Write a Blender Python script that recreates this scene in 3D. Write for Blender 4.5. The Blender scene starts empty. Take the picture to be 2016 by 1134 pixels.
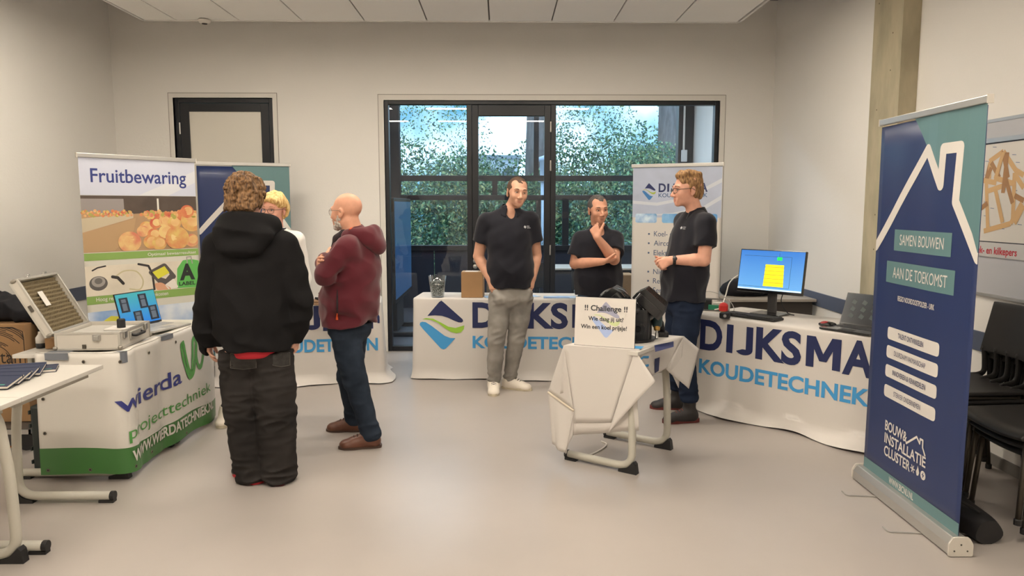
import bpy, bmesh, math, random
import numpy as np
from mathutils import Vector, Matrix, noise
from mathutils.geometry import tessellate_polygon
S = bpy.context.scene
COL = S.collection
PI = math.pi
# ------------------------------------------------------------ camera
F_PX, EYE, PITCH, YAW = 1450.0, 1.6, math.atan(162/1450), math.atan(21/1450)
cd = bpy.data.cameras.new('camera'); cam = bpy.data.objects.new('camera', cd); COL.objects.link(cam)
cd.sensor_fit = 'HORIZONTAL'; cd.sensor_width = 36; cd.lens = F_PX/2016*36; cd.clip_start = .05; cd.clip_end = 300
cam.location = (0, 0, EYE); cam.rotation_euler = (PI/2-PITCH, 0, -YAW)
S.camera = cam
# ------------------------------------------------------------ exposure, world
vs = S.view_settings
vs.view_transform = 'Standard'; vs.look = 'None'; vs.gamma = 1; vs.use_curve_mapping = False; vs.exposure = 0.0
LAMP = 39.0                      # radiance of the ceiling light diffusers
LAMP_COL = (1.0, .905, .765)
w = bpy.data.worlds.new('sky'); S.world = w; w.use_nodes = True
nt = w.node_tree; nt.nodes.clear()
wo = nt.nodes.new('ShaderNodeOutputWorld'); wb = nt.nodes.new('ShaderNodeBackground')
tc = nt.nodes.new('ShaderNodeTexCoord'); nz = nt.nodes.new('ShaderNodeTexNoise'); cr = nt.nodes.new('ShaderNodeValToRGB')
nz.inputs['Scale'].default_value = 3.2; nz.inputs['Detail'].default_value = 5
cr.color_ramp.elements[0].position = .43; cr.color_ramp.elements[0].color = (.075, .225, .33, 1)
cr.color_ramp.elements[1].position = .53; cr.color_ramp.elements[1].color = (.72, .93, 1.1, 1)
nt.links.new(tc.outputs['Generated'], nz.inputs['Vector']); nt.links.new(nz.outputs['Fac'], cr.inputs['Fac'])
nt.links.new(cr.outputs['Color'], wb.inputs['Color']); wb.inputs['Strength'].default_value = 3.2
nt.links.new(wb.outputs['Background'], wo.inputs['Surface'])

# ------------------------------------------------------------ helpers
def ray(px, py):
    x = (px-1008)/F_PX; y = -(py-567)/F_PX
    fy = math.cos(PITCH)+y*math.sin(PITCH); fz = -math.sin(PITCH)+y*math.cos(PITCH)
    return Vector((x*math.cos(YAW)+fy*math.sin(YAW), -x*math.sin(YAW)+fy*math.cos(YAW), fz))
def atY(px, py, Y):
    r = ray(px, py); return Vector((0, 0, EYE))+r*(Y/r.y)
def atZ(px, py, z=0.0):
    r = ray(px, py); return Vector((0, 0, EYE))+r*((z-EYE)/r.z)
def s2l(c):
    c = c/255.0
    return c/12.92 if c <= .04045 else ((c+.055)/1.055)**2.4
def rgb(*c): return tuple(s2l(x) for x in c)+(1,)
MATS = {}
def mat(name, c, rough=.55, metal=0.0, spec=.5, noise=None, bump=None, emit=0, sheen=0, stretch=None, coat=0, c2=None):
    """procedural principled material; c is sRGB 0-255. noise=(scale, amount) value mottling; c2 second colour mixed by the noise; bump=(scale, strength, distance)"""
    if name in MATS: return MATS[name]
    m = bpy.data.materials.new(name); m.use_nodes = True; MATS[name] = m
    t = m.node_tree; b = t.nodes['Principled BSDF']
    col = rgb(*c); b.inputs['Base Color'].default_value = col
    b.inputs['Roughness'].default_value = rough; b.inputs['Metallic'].default_value = metal
    b.inputs['Specular IOR Level'].default_value = spec
    if sheen: b.inputs['Sheen Weight'].default_value = sheen
    if coat: b.inputs['Coat Weight'].default_value = coat; b.inputs['Coat Roughness'].default_value = .15
    if emit: b.inputs['Emission Color'].default_value = col; b.inputs['Emission Strength'].default_value = emit
    tcn = None
    if noise or bump:
        tcn = t.nodes.new('ShaderNodeTexCoord'); mp = t.nodes.new('ShaderNodeMapping')
        t.links.new(tcn.outputs['Object'], mp.inputs['Vector'])
        if stretch: mp.inputs['Scale'].default_value = stretch
    if noise:
        n = t.nodes.new('ShaderNodeTexNoise'); n.inputs['Scale'].default_value = noise[0]; n.inputs['Detail'].default_value = 4
        t.links.new(mp.outputs['Vector'], n.inputs['Vector'])
        r = t.nodes.new('ShaderNodeValToRGB'); a = noise[1]
        lo = tuple(x*(1-a) for x in col[:3])+(1,); hi = tuple(min(1, x*(1+a)) for x in col[:3])+(1,)
        if c2: lo, hi = col, rgb(*c2)
        r.color_ramp.elements[0].position = .35; r.color_ramp.elements[0].color = lo
        r.color_ramp.elements[1].position = .65; r.color_ramp.elements[1].color = hi
        t.links.new(n.outputs['Fac'], r.inputs['Fac']); t.links.new(r.outputs['Color'], b.inputs['Base Color'])
    if bump:
        n2 = t.nodes.new('ShaderNodeTexNoise'); n2.inputs['Scale'].default_value = bump[0]; n2.inputs['Detail'].default_value = 3
        t.links.new(mp.outputs['Vector'], n2.inputs['Vector'])
        bn = t.nodes.new('ShaderNodeBump'); bn.inputs['Strength'].default_value = bump[1]; bn.inputs['Distance'].default_value = bump[2] if len(bump) > 2 else .01
        t.links.new(n2.outputs['Fac'], bn.inputs['Height']); t.links.new(bn.outputs['Normal'], b.inputs['Normal'])
    return m
def glass_mat(name, tint, refl=.10, rough=.0):
    m = bpy.data.materials.new(name); m.use_nodes = True; t = m.node_tree; t.nodes.clear()
    o = t.nodes.new('ShaderNodeOutputMaterial'); mx = t.nodes.new('ShaderNodeMixShader')
    tr = t.nodes.new('ShaderNodeBsdfTransparent'); tr.inputs['Color'].default_value = tint
    gl = t.nodes.new('ShaderNodeBsdfGlossy'); gl.inputs['Roughness'].default_value = rough
    fr = t.nodes.new('ShaderNodeFresnel'); fr.inputs['IOR'].default_value = 1.5
    ge = t.nodes.new('ShaderNodeNewGeometry'); io = t.nodes.new('ShaderNodeMath'); io.operation = 'MULTIPLY_ADD'; io.inputs[1].default_value = -1.5+1/1.5; io.inputs[2].default_value = 1.5
    t.links.new(ge.outputs['Backfacing'], io.inputs[0]); t.links.new(io.outputs[0], fr.inputs['IOR'])
    ml = t.nodes.new('ShaderNodeMath'); ml.operation = 'MULTIPLY'; ml.inputs[1].default_value = refl/.04
    t.links.new(fr.outputs['Fac'], ml.inputs[0]); t.links.new(ml.outputs[0], mx.inputs['Fac'])
    t.links.new(tr.outputs[0], mx.inputs[1]); t.links.new(gl.outputs[0], mx.inputs[2]); t.links.new(mx.outputs[0], o.inputs['Surface'])
    return m
def tag(o, label=None, cat=None, group=None, kind=None):
    if label: o['label'] = label
    if cat: o['category'] = cat
    if group: o['group'] = group
    if kind: o['kind'] = kind
    return o
def thing(name, label, cat, loc=(0, 0, 0), rz=0.0, group=None):
    o = bpy.data.objects.new(name, None); COL.objects.link(o); o.empty_display_size = .1
    o.location = loc; o.rotation_euler = (0, 0, rz)
    return tag(o, label, cat, group)
def copy_tree(o, parent=None):
    c = o.copy(); COL.objects.link(c); c.parent = parent
    for ch in o.children: copy_tree(ch, c)
    return c
def fillet(pts, r, n=6):
    pts = [Vector(p) for p in pts]; out = [pts[0]]
    for i in range(1, len(pts)-1):
        a, b, c = pts[i-1], pts[i], pts[i+1]
        d1 = (a-b); d2 = (c-b); rr = min(r, d1.length*.48, d2.length*.48)
        p, q = b+d1.normalized()*rr, b+d2.normalized()*rr
        for k in range(n+1):
            t = k/n; out.append(p.lerp(b, t).lerp(b.lerp(q, t), t))
    out.append(pts[-1]); return out
def spline(pts, n=8):
    P = [Vector(p) for p in pts]; P = [P[0]*2-P[1]]+P+[P[-1]*2-P[-2]]; out = []
    for i in range(1, len(P)-2):
        for k in range(n):
            t = k/n; a, b, c, d = P[i-1], P[i], P[i+1], P[i+2]
            out.append(.5*((2*b)+(c-a)*t+(2*a-5*b+4*c-d)*t*t+(3*b-a-3*c+d)*t**3))
    out.append(P[-2]); return out
def rpoly(pts, r, n=5):
    """2-D polygon with rounded corners"""
    out = []; N = len(pts)
    rs = r if isinstance(r, (list, tuple)) else [r]*N
    for i in range(N):
        a, b, c = Vector(pts[i-1]), Vector(pts[i]), Vector(pts[(i+1) % N]); rr = rs[i]
        if rr <= 0: out.append(tuple(b)); continue
        d1, d2 = a-b, c-b; q = min(rr, d1.length*.49, d2.length*.49)
        p0, p1 = b+d1.normalized()*q, b+d2.normalized()*q
        for k in range(n+1):
            t = k/n; out.append(tuple(p0.lerp(b, t).lerp(b.lerp(p1, t), t)))
    return out
class MB:
    def __init__(s): s.v = []; s.f = []; s.m = []; s.cur = 0
    def add(s, vs_, fs):
        o = len(s.v); s.v += [tuple(p) for p in vs_]; s.f += [tuple(i+o for i in f) for f in fs]; s.m += [s.cur]*len(fs); return s
    def bx(s, x0, x1, y0, y1, z0, z1, M=None):
        vv = [(x0, y0, z0), (x1, y0, z0), (x1, y1, z0), (x0, y1, z0), (x0, y0, z1), (x1, y0, z1), (x1, y1, z1), (x0, y1, z1)]
        if M is not None: vv = [M @ Vector(p) for p in vv]
        return s.add(vv, [(0, 3, 2, 1), (4, 5, 6, 7), (0, 1, 5, 4), (1, 2, 6, 5), (2, 3, 7, 6), (3, 0, 4, 7)])
    def box(s, c, d, M=None):
        return s.bx(c[0]-d[0]/2, c[0]+d[0]/2, c[1]-d[1]/2, c[1]+d[1]/2, c[2]-d[2]/2, c[2]+d[2]/2, M)
    def tube(s, pts, r, seg=12, closed=False, caps=True, flat=1.0, up=None):
        pts = [Vector(p) for p in pts]; n = len(pts); rr = r if isinstance(r, (list, tuple)) else [r]*n
        T = []
        for i in range(n):
            a = pts[(i-1) % n] if (closed or i > 0) else pts[0]; b = pts[(i+1) % n] if (closed or i < n-1) else pts[-1]
            T.append((b-a).normalized() if (b-a).length > 1e-9 else Vector((0, 0, 1)))
        x = Vector(up) if up else (Vector((0, 0, 1)) if abs(T[0].z) < .9 else Vector((1, 0, 0)))
        x = (x-T[0]*x.dot(T[0])).normalized(); vv = []; ff = []
        for i in range(n):
            x = (x-T[i]*x.dot(T[i])).normalized(); y = T[i].cross(x)
            for k in range(seg):
                a = 2*PI*k/seg; vv.append(pts[i]+x*(math.cos(a)*rr[i]*flat)+y*(math.sin(a)*rr[i]))
        m = n if closed else n-1
        for i in range(m):
            j = (i+1) % n
            for k in range(seg):
                l = (k+1) % seg; ff.append((i*seg+k, i*seg+l, j*seg+l, j*seg+k))
        if caps and not closed: ff.append(tuple(range(seg))[::-1]); ff.append(tuple((n-1)*seg+k for k in range(seg)))
        return s.add(vv, ff)
    def lathe(s, prof, M=None, seg=24):
        vv = []; ff = []; n = len(prof)
        for (r, z) in prof:
            for k in range(seg):
                a = 2*PI*k/seg; p = Vector((r*math.cos(a), r*math.sin(a), z)); vv.append(M @ p if M is not None else p)
        for i in range(n-1):
            for k in range(seg):
                l = (k+1) % seg; ff.append((i*seg+k, i*seg+l, (i+1)*seg+l, (i+1)*seg+k))
        if prof[0][0] > 1e-6: ff.append(tuple(range(seg))[::-1])
        if prof[-1][0] > 1e-6: ff.append(tuple((n-1)*seg+k for k in range(seg)))
        return s.add(vv, ff)
    def ell(s, c, r, M=None, seg=16, rings=10):
        vv = []; ff = []
        for i in range(rings+1):
            t = PI*i/rings
            for k in range(seg):
                a = 2*PI*k/seg; p = Vector((c[0]+r[0]*math.sin(t)*math.cos(a), c[1]+r[1]*math.sin(t)*math.sin(a), c[2]-r[2]*math.cos(t))); vv.append(M @ p if M is not None else p)
        for i in range(rings):
            for k in range(seg):
                l = (k+1) % seg; ff.append((i*seg+k, i*seg+l, (i+1)*seg+l, (i+1)*seg+k))
        return s.add(vv, ff)
    def poly(s, pts, fn, th=0.0):
        """filled 2-D polygon mapped to 3-D by fn(u, v, offset); with th it becomes a slab"""
        n = len(pts); tris = tessellate_polygon([[Vector((p[0], p[1], 0)) for p in pts]])
        ar = sum(pts[i-1][0]*pts[i][1]-pts[i][0]*pts[i-1][1] for i in range(n))
        top = [fn(p[0], p[1], th) for p in pts]; ff = []
        for t in tris:
            a, b, c = (Vector((pts[i][0], pts[i][1])) for i in t)
            cr_ = (b-a).x*(c-a).y-(b-a).y*(c-a).x
            ff.append(tuple(t) if cr_ > 0 else tuple(t)[::-1])
        if not th: return s.add(top, ff)
        bot = [fn(p[0], p[1], 0.0) for p in pts]; F2 = list(ff)+[tuple(i+n for i in f)[::-1] for f in ff]
        for i in range(n):
            j = (i+1) % n; q = (i, i+n, j+n, j); F2.append(q if ar > 0 else q[::-1])
        return s.add(top+bot, F2)
    def grid(s, fn, nu, nv, closed_u=False):
        vv = [fn(i/nu, j/nv) for j in range(nv+1) for i in range(nu+1)]
        return s.add(vv, [(j*(nu+1)+i, j*(nu+1)+i+1, (j+1)*(nu+1)+i+1, (j+1)*(nu+1)+i) for j in range(nv) for i in range(nu)])
    def build(s, name, m, parent=None, smooth=False, bevel=0, solid=0, sub=0, off=0.0, weld=False, seg=2):
        me = bpy.data.meshes.new(name); me.from_pydata(s.v, [], s.f); me.update()
        for x in (m if isinstance(m, (list, tuple)) else [m]): me.materials.append(x)
        me.polygons.foreach_set('material_index', s.m)
        if smooth: me.polygons.foreach_set('use_smooth', [True]*len(s.f))
        o = bpy.data.objects.new(name, me); COL.objects.link(o)
        if parent is not None: o.parent = parent
        if weld: md = o.modifiers.new('weld', 'WELD'); md.merge_threshold = .0002
        if solid: md = o.modifiers.new('solid', 'SOLIDIFY'); md.thickness = solid; md.offset = off
        if bevel:
            md = o.modifiers.new('bevel', 'BEVEL'); md.width = bevel; md.segments = seg; md.limit_method = 'ANGLE'; md.angle_limit = .7
            if smooth is None or not smooth:
                pass
        if sub: md = o.modifiers.new('sub', 'SUBSURF'); md.levels = sub; md.render_levels = sub
        return o
def np_obj(name, V, Fq, m, parent=None, smooth=True):
    me = bpy.data.meshes.new(name); me.from_pydata(V.tolist() if hasattr(V, 'tolist') else V, [], Fq.tolist() if hasattr(Fq, 'tolist') else Fq); me.update()
    for x in (m if isinstance(m, (list, tuple)) else [m]): me.materials.append(x)
    if smooth: me.polygons.foreach_set('use_smooth', [True]*len(me.polygons))
    o = bpy.data.objects.new(name, me); COL.objects.link(o)
    if parent is not None: o.parent = parent
    return o
# text as filled 2-D outlines
_tx = {}
def text2d(s, bold=0.0):
    if (s, bold) in _tx: return _tx[(s, bold)]
    cu = bpy.data.curves.new('t', 'FONT'); cu.body = s; cu.size = 1; cu.offset = bold; cu.resolution_u = 4
    o = bpy.data.objects.new('t', cu); COL.objects.link(o)
    bpy.context.view_layer.update()
    e = o.evaluated_get(bpy.context.evaluated_depsgraph_get()); me = e.to_mesh()
    V = [(v.co.x, v.co.y) for v in me.vertices]; Fs = [tuple(p.vertices) for p in me.polygons]
    e.to_mesh_clear(); bpy.data.objects.remove(o); bpy.data.curves.remove(cu)
    _tx[(s, bold)] = (V, Fs); return V, Fs
_h = text2d('H'); CAP = max(v[1] for v in _h[0])
def cut2d(V, Fs, du, dv):
    bm = bmesh.new(); vv = [bm.verts.new((x, y, 0)) for x, y in V]
    for f in Fs:
        try: bm.faces.new([vv[i] for i in f])
        except ValueError: pass
    for ax, d in ((0, du), (1, dv)):
        if not d: continue
        lo = min(v[ax] for v in V); hi = max(v[ax] for v in V); k = math.floor(lo/d)+1
        while k*d < hi:
            co = [0, 0, 0]; co[ax] = k*d; no = [0, 0, 0]; no[ax] = 1
            bmesh.ops.bisect_plane(bm, geom=bm.verts[:]+bm.edges[:]+bm.faces[:], plane_co=co, plane_no=no); k += 1
    bm.verts.index_update(); V2 = [(v.co.x, v.co.y) for v in bm.verts]; F2 = [tuple(v.index for v in f.verts) for f in bm.faces]; bm.free()
    return V2, F2
def put(mb, s, x0, x1, z0, cap, fn, off=.0012, bold=.0, cut=None, skew=0.0, flip=False):
    """one line of text, from x0 to x1, baseline z0, capital height cap, mapped by fn(u, v, offset)"""
    if 'M' in s: bold = 0.0
    V, Fs = text2d(s, bold); a = min(v[0] for v in V); b = max(v[0] for v in V)
    kx = (x1-x0)/(b-a); ky = cap/CAP
    V = [(x0+(x-a)*kx, z0+y*ky+((x-a)*kx)*skew) for x, y in V]
    if cut: V, Fs = cut2d(V, Fs, *cut)
    mb.add([fn(x, y, off) for x, y in V], Fs)
def put_dijksma(mb, x0, x1, z0, cap, fn, off, bold, cut=None):
    W = x1-x0; put(mb, 'D', x0, x0+.150*W, z0, cap, fn, off, bold, cut); put(mb, 'KS', x0+.362*W, x0+.625*W, z0, cap, fn, off, bold, cut)
    t_ = .042*W; shape(mb, [(x0+.178*W, z0), (x0+.178*W+t_, z0), (x0+.178*W+t_, z0+cap), (x0+.178*W, z0+cap)], fn, off, cut)
    jx = x0+.302*W; r_ = cap*.20; jy = z0+r_; tt = t_
    arc = [(jx+tt-r_-tt*.5+(r_+tt*.5)*math.cos(a), jy+r_*1.0*math.sin(a)) for a in [-PI*.86*i/10 for i in range(11)]]; cx_ = jx+tt-r_-tt*.5
    inn = [(cx_+(r_-tt*.5)*math.cos(a), jy+max(.0, r_-tt)*math.sin(a)) for a in [-PI*.86*i/10 for i in range(11)]]
    for i in range(10): shape(mb, [arc[i], inn[i], inn[i+1], arc[i+1]][::-1], fn, off, None)
    shape(mb, [(jx, jy-.001), (jx+tt, jy-.001), (jx+tt, z0+cap), (jx, z0+cap)], fn, off, cut)
    a, b, s = x0+.652*W, x0+.835*W, .042*W; w_ = b-a; h = cap
    for q in ([(a, z0), (a+s, z0), (a+s, z0+h), (a, z0+h)], [(b-s, z0), (b, z0), (b, z0+h), (b-s, z0+h)], [(a+s*.2, z0+h), (a+w_/2-s*.45, z0+h*.22), (a+w_/2+s*.45, z0+h*.22), (a+s*1.15, z0+h)], [(b-s*1.15, z0+h), (a+w_/2-s*.45, z0+h*.22), (a+w_/2+s*.45, z0+h*.22), (b-s*.2, z0+h)]): shape(mb, q, fn, off, cut)
    put(mb, 'A', x0+.845*W, x1, z0, cap, fn, off, bold, cut)
def shape(mb, pts, fn, off=.001, cut=None):
    tris = tessellate_polygon([[Vector((p[0], p[1], 0)) for p in pts]]); Fs = []
    for t in tris:
        a, b, c = (Vector((pts[i][0], pts[i][1])) for i in t)
        Fs.append(tuple(t) if (b-a).x*(c-a).y-(b-a).y*(c-a).x > 0 else tuple(t)[::-1])
    V = pts
    if cut: V, Fs = cut2d(pts, Fs, *cut)
    mb.add([fn(x, y, off) for x, y in V], Fs)
def disc(c, r, n=20, ry=None):
    return [(c[0]+r*math.cos(2*PI*k/n), c[1]+(ry or r)*math.sin(2*PI*k/n)) for k in range(n)]
def stroke(mb, pts, wd, fn, off=.001, cut=None):
    for i in range(len(pts)-1):
        a, b = Vector(pts[i]), Vector(pts[i+1]); d = (b-a).normalized(); n = Vector((-d.y, d.x))*wd/2
        shape(mb, [tuple(a+n), tuple(a-n), tuple(b-n), tuple(b+n)], fn, off, cut)
    for p in pts: shape(mb, disc(p, wd/2, 14), fn, off, None)
def sine(P, seed, freq, n=10, an=(1, 1, 1)):
    """band-limited smooth random field on an (N,3) array"""
    r = np.random.RandomState(seed); out = np.zeros(P.shape[0], np.float32)
    for _ in range(n):
        k = r.normal(size=3); k = k/np.linalg.norm(k)*freq*r.uniform(.6, 1.5)*np.array(an)
        out += np.sin(P @ k.astype(np.float32)+r.uniform(0, 6.28))
    return out/math.sqrt(n)
# ============================================================ THE SETTING
XL, XR, YB, ZC = -4.1, 2.92, 8.025, 3.75      # left wall, right wall, back wall, upper ceiling
XN, YP0, YP1 = 3.053, 5.491, 5.92             # right wall nearer than the pillar; pillar from YP0 to YP1
YF, XR2 = -2.0, 3.053
wallm = mat('wall_paint', (236, 232, 226), .85, spec=.25, bump=(55, .25, .004))
floorm = mat('vinyl_floor', (168, 160, 154), .32, spec=.42, noise=(1.3, .03), bump=(2.2, .05, .02))
ceilm = mat('ceiling_tile', (238, 235, 230), .9, spec=.2)
slabm = mat('upper_ceiling', (150, 147, 143), .9, spec=.1)
concm = mat('concrete', (178, 168, 143), .8, spec=.3, noise=(7, .14), bump=(30, .3, .004), stretch=(1, 1, .35))
railm = mat('wall_rail', (84, 92, 112), .6)
blackm = mat('black_frame', (24, 26, 32), .38, spec=.5)
trimm = mat('white_trim', (226, 221, 213), .5)
linem = mat('joint_line', (150, 143, 134), .8)
steel = mat('brushed_steel', (190, 188, 184), .3, metal=.9)
winglass = glass_mat('window_glass', (.93, .955, .975, 1), .035)
outglass = glass_mat('facade_glass', (.95, .98, .99, 1), .03)
def st(name, mb, m, parent=None, **k):
    o = mb.build(name, m, parent, **k)
    if parent is None: o['kind'] = 'structure'
    return o
st('floor', MB().bx(XL-.2, 4.2, YF-.2, 14.0, -.12, 0), floorm)
st('ceiling', MB().bx(XL-.2, XN+.2, YF-.2, YB+.2, ZC, ZC+.15), slabm)
st('wall_left', MB().bx(XL-.15, XL, YF-.15, YB+.15, 0, ZC), wallm)
st('wall_front', MB().bx(XL, XN+.15, YF-.15, YF, 0, ZC), wallm)
# back wall with two openings
W0, W1, WT = -1.251, 2.346, 2.717
D0, D1, DT = -3.477, -2.427, 2.738
b = MB()
b.bx(XL, D0, YB, YB+.16, 0, ZC); b.bx(D0, D1, YB, YB+.16, DT, ZC); b.bx(D1, W0, YB, YB+.16, 0, ZC)
b.bx(W0, W1, YB, YB+.16, WT, ZC); b.bx(W1, XR+.15, YB, YB+.16, 0, ZC)
st('wall_back', b, wallm)
st('wall_right', MB().bx(XR, XR+.16, YP1, YB, 0, ZC).bx(XN, XN+.16, YF, YP0, 0, ZC), wallm)
p = MB().bx(XR, XN+.16, YP0, YP1, 0, ZC)
rng = random.Random(3)
for k in range(14):   # form-tie holes in the concrete
    z = .45+.27*k; y = YP0+.06+rng.random()*.3
    M = Matrix.Translation((XR-.0005, y, z)) @ Matrix.Rotation(-PI/2, 4, 'Y')
    p.cur = 1; p.lathe([(.006, 0), (.006, .001)], M, 8); p.cur = 0
st('pillar', p, [concm, mat('pin_hole', (95, 85, 68), .9)], bevel=.008)
# chair rails
st('trim_1', MB().bx(XL, XL+.012, 1.0, YB, .685, .815), railm, bevel=.003)
st('trim_2', MB().bx(XR-.012, XR, YP1+.0, YB, .68, .805), railm, bevel=.003)
st('trim_3', MB().bx(XN-.012, XN, -1.0, YP0, .68, .805), railm, bevel=.003)
basem = mat('baseboard_grey', (120, 115, 110), .6)
st('baseboard_back', MB().bx(D1+.12, W0-.11, YB-.012, YB, 0, .07).bx(XL, D0-.05, YB-.012, YB, 0, .07).bx(W1+.08, XR, YB-.012, YB, 0, .07), basem)
st('baseboard_left', MB().bx(XL, XL+.012, YF, YB-.012, 0, .07), basem)
st('baseboard_right', MB().bx(XR-.012, XR, YP1, YB-.012, 0, .07).bx(XN-.012, XN, YF, YP0, 0, .07), basem)
# flush reveals around the openings
def reveal(name, x0, x1, zt, wd):
    t = MB(); y = YB-.004
    t.bx(x0-wd, x0, y, YB+.10, 0, zt+wd); t.bx(x1, x1+wd, y, YB+.10, 0, zt+wd); t.bx(x0, x1, y, YB+.10, zt, zt+wd)
    t.cur = 1
    e = .006
    t.bx(x0-wd-e, x0-wd, y, YB+.01, 0, zt+wd+e); t.bx(x1+wd, x1+wd+e, y, YB+.01, 0, zt+wd+e); t.bx(x0-wd, x1+wd, y, YB+.01, zt+wd, zt+wd+e)
    st(name, t, [trimm, linem])
reveal('trim_4', D0, D1, DT, .045); reveal('trim_5', W0, W1, WT, .055)
# suspended ceiling raft of long white tiles
I0, I1, IY, IZ = -3.385, 2.276, 7.29, 3.35
c = MB(); n = 10; tw = .594
xs = [I0]; x = -.0-5*tw-.11
while x < I1:
    if x > I0+.1: xs.append(x)
    x += tw
if xs[-1] < I1-.05: xs.append(I1)
for i in range(len(xs)-1):
    c.bx(xs[i]+.007, xs[i+1]-.007, YF+.3, IY-.02, IZ, IZ+.04)
c.cur = 2; c.bx(I0, I1, YF+.3, IY-.02, IZ+.012, IZ+.05)
c.cur = 1
c.bx(I0-.02, I1+.02, IY-.02, IY, IZ-.006, IZ+.06); c.bx(I0-.02, I0, YF+.3, IY, IZ-.006, IZ+.06); c.bx(I1, I1+.02, YF+.3, IY, IZ-.006, IZ+.06)
raft = c.build('trim_6', [ceilm, mat('raft_edge', (225, 222, 217), .6), mat('raft_joint', (120, 116, 110), .8)]); raft['kind'] = 'structure'; raft['label'] = 'suspended raft of white ceiling tiles'
# lamps recessed in the raft
diff = mat('lamp_diffuser', (255, 255, 255), .5); 
_b = diff.node_tree.nodes['Principled BSDF']; _b.inputs['Emission Color'].default_value = LAMP_COL+(1,); _b.inputs['Emission Strength'].default_value = LAMP
LAMPS = [(x, y) for y in (2.6, 5.6) for x in (-2.55, -.77, 1.01)]+[(-2.5, .6), (-.72, .6), (1.06, .6)]
for i, (x, y) in enumerate(LAMPS):
    t = thing('ceiling_light', 'long white light panel recessed in the tiled ceiling raft above the hall', 'ceiling light', (x, y, IZ), 0, 'ceiling light panels')
    f = MB(); L, Wd = 1.16, .26
    f.bx(-L/2-.02, L/2+.02, -Wd/2-.02, -Wd/2, -.012, .0); f.bx(-L/2-.02, L/2+.02, Wd/2, Wd/2+.02, -.012, 0)
    f.bx(-L/2-.02, -L/2, -Wd/2, Wd/2, -.012, 0); f.bx(L/2, L/2+.02, -Wd/2, Wd/2, -.012, 0)
    f.build('frame', trimm, t)
    MB().bx(-L/2, L/2, -Wd/2, Wd/2, -.008, -.002).build('diffuser', diff, t)
# smoke detector on the raft's edge
t = thing('smoke_detector', 'small white round detector under the front edge of the tiled ceiling', 'smoke detector', (-2.80, 7.235, IZ-.006))
MB().lathe([(.0, -.034), (.03, -.034), (.05, -.026), (.056, -.01), (.056, 0)], None, 20).build('cover', trimm, t, smooth=True)
MB().lathe([(.0, -.04), (.022, -.04), (.028, -.033)], None, 16).build('sensor', mat('dark_slot', (70, 66, 62), .6), t)
# ---------------- left door: black frame, pale panel
d = thing('door_1', None, None, ((D0+D1)/2, YB+.03, 0)); d['kind'] = 'structure'
hw = (D1-D0)/2
m = MB(); fw = .05
m.bx(-hw, -hw+fw, 0, .09, 0, DT); m.bx(hw-fw, hw, 0, .09, 0, DT); m.bx(-hw+fw, hw-fw, 0, .09, DT-fw, DT)
m.build('door_frame', blackm, d, bevel=.003)
m = MB(); a, bb = -.754+.0, 0
s0, s1, sw, sw2 = -hw+fw+.004, hw-fw-.004, .095, .085
m.bx(s0, s0+sw, .0, .05, .012, DT-fw-.004); m.bx(s1-sw2, s1, .0, .05, .012, DT-fw-.004); m.bx(s0+sw, s1-sw2, .0, .05, DT-fw-.09, DT-fw-.004); m.bx(s0+sw, s1-sw2, .0, .05, .012, .12)
leaf = m.build('door_leaf', blackm, d, bevel=.002)
MB().bx(s0+sw, s1-sw2, .015, .035, .12, DT-fw-.09).build('panel', mat('door_panel', (226, 220, 208), .35), d)
MB().tube([(s0-.001, -.012, 2.36), (s0-.001, -.012, 2.48)], .009, 8).build('hinge', steel, d)
MB().tube([(s1-.05, 0, 1.05), (s1-.05, -.05, 1.05), (s1-.17, -.05, 1.05)], .009, 8).build('handle', steel, d)
# ---------------- window wall: fixed panes left and right of a glazed door
wn = thing('window_1', None, None, (0, YB+.02, 0)); wn['kind'] = 'structure'
m = MB(); th = .09
m.bx(W0, W0+.045, 0, th, 0, WT); m.bx(W1-.045, W1, 0, th, 0, WT); m.bx(W0+.045, W1-.045, 0, th, WT-.042, WT)
m.bx(-.37, -.315, 0, th, 0, WT-.042); m.bx(.535, .59, 0, th, 0, WT-.042)
m.bx(W0+.045, -.37, 0, th, 0, .055); m.bx(.59, W1-.045, 0, th, 0, .055)
m.build('window_frame', blackm, wn, bevel=.004)
MB().bx(W0+.045, -.37, .04, .052, .055, WT-.042).build('pane', winglass, wn)
MB().bx(.59, W1-.045, .04, .052, .055, WT-.042).build('pane', winglass, wn)
dn = thing('door_2', None, None, (0, YB+.015, 0)); dn['kind'] = 'structure'
m = MB(); dt = WT-.046
m.bx(-.313, -.245, 0, .07, .012, dt); m.bx(.465, .533, 0, .07, .012, dt); m.bx(-.245, .465, 0, .07, dt-.115, dt); m.bx(-.245, .465, 0, .07, .012, .13)
m.build('door_leaf', blackm, dn, bevel=.004)
MB().bx(-.245, .465, .03, .042, .13, dt-.115).build('pane', winglass, dn)
for z in (2.44, 2.03, 1.12): MB().tube([(.533, -.012, z-.055), (.533, -.012, z+.055)], .010, 8).build('hinge', steel, dn)
m = MB()
for z in (1.0, .94):
    M = Matrix.Translation((-.285, 0, z)) @ Matrix.Rotation(PI/2, 4, 'X'); m.lathe([(.0, .014), (.02, .014), (.026, .008), (.026, 0)], M, 18)
m.build('rosette', steel, dn, smooth=True)
MB().tube(fillet([(-.285, 0, 1.0), (-.285, -.06, 1.0), (-.17, -.06, 1.0)], .02), .009, 8).build('handle', steel, dn, smooth=True)
tag(MB().bx(-1.40, -1.315, YB-.012, YB, .60, .83).build('wall_panel', mat('panel_grey', (178, 174, 170), .5), bevel=.002), 'flat grey access panel on the white wall beside the glazed front', 'wall panel')
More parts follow.
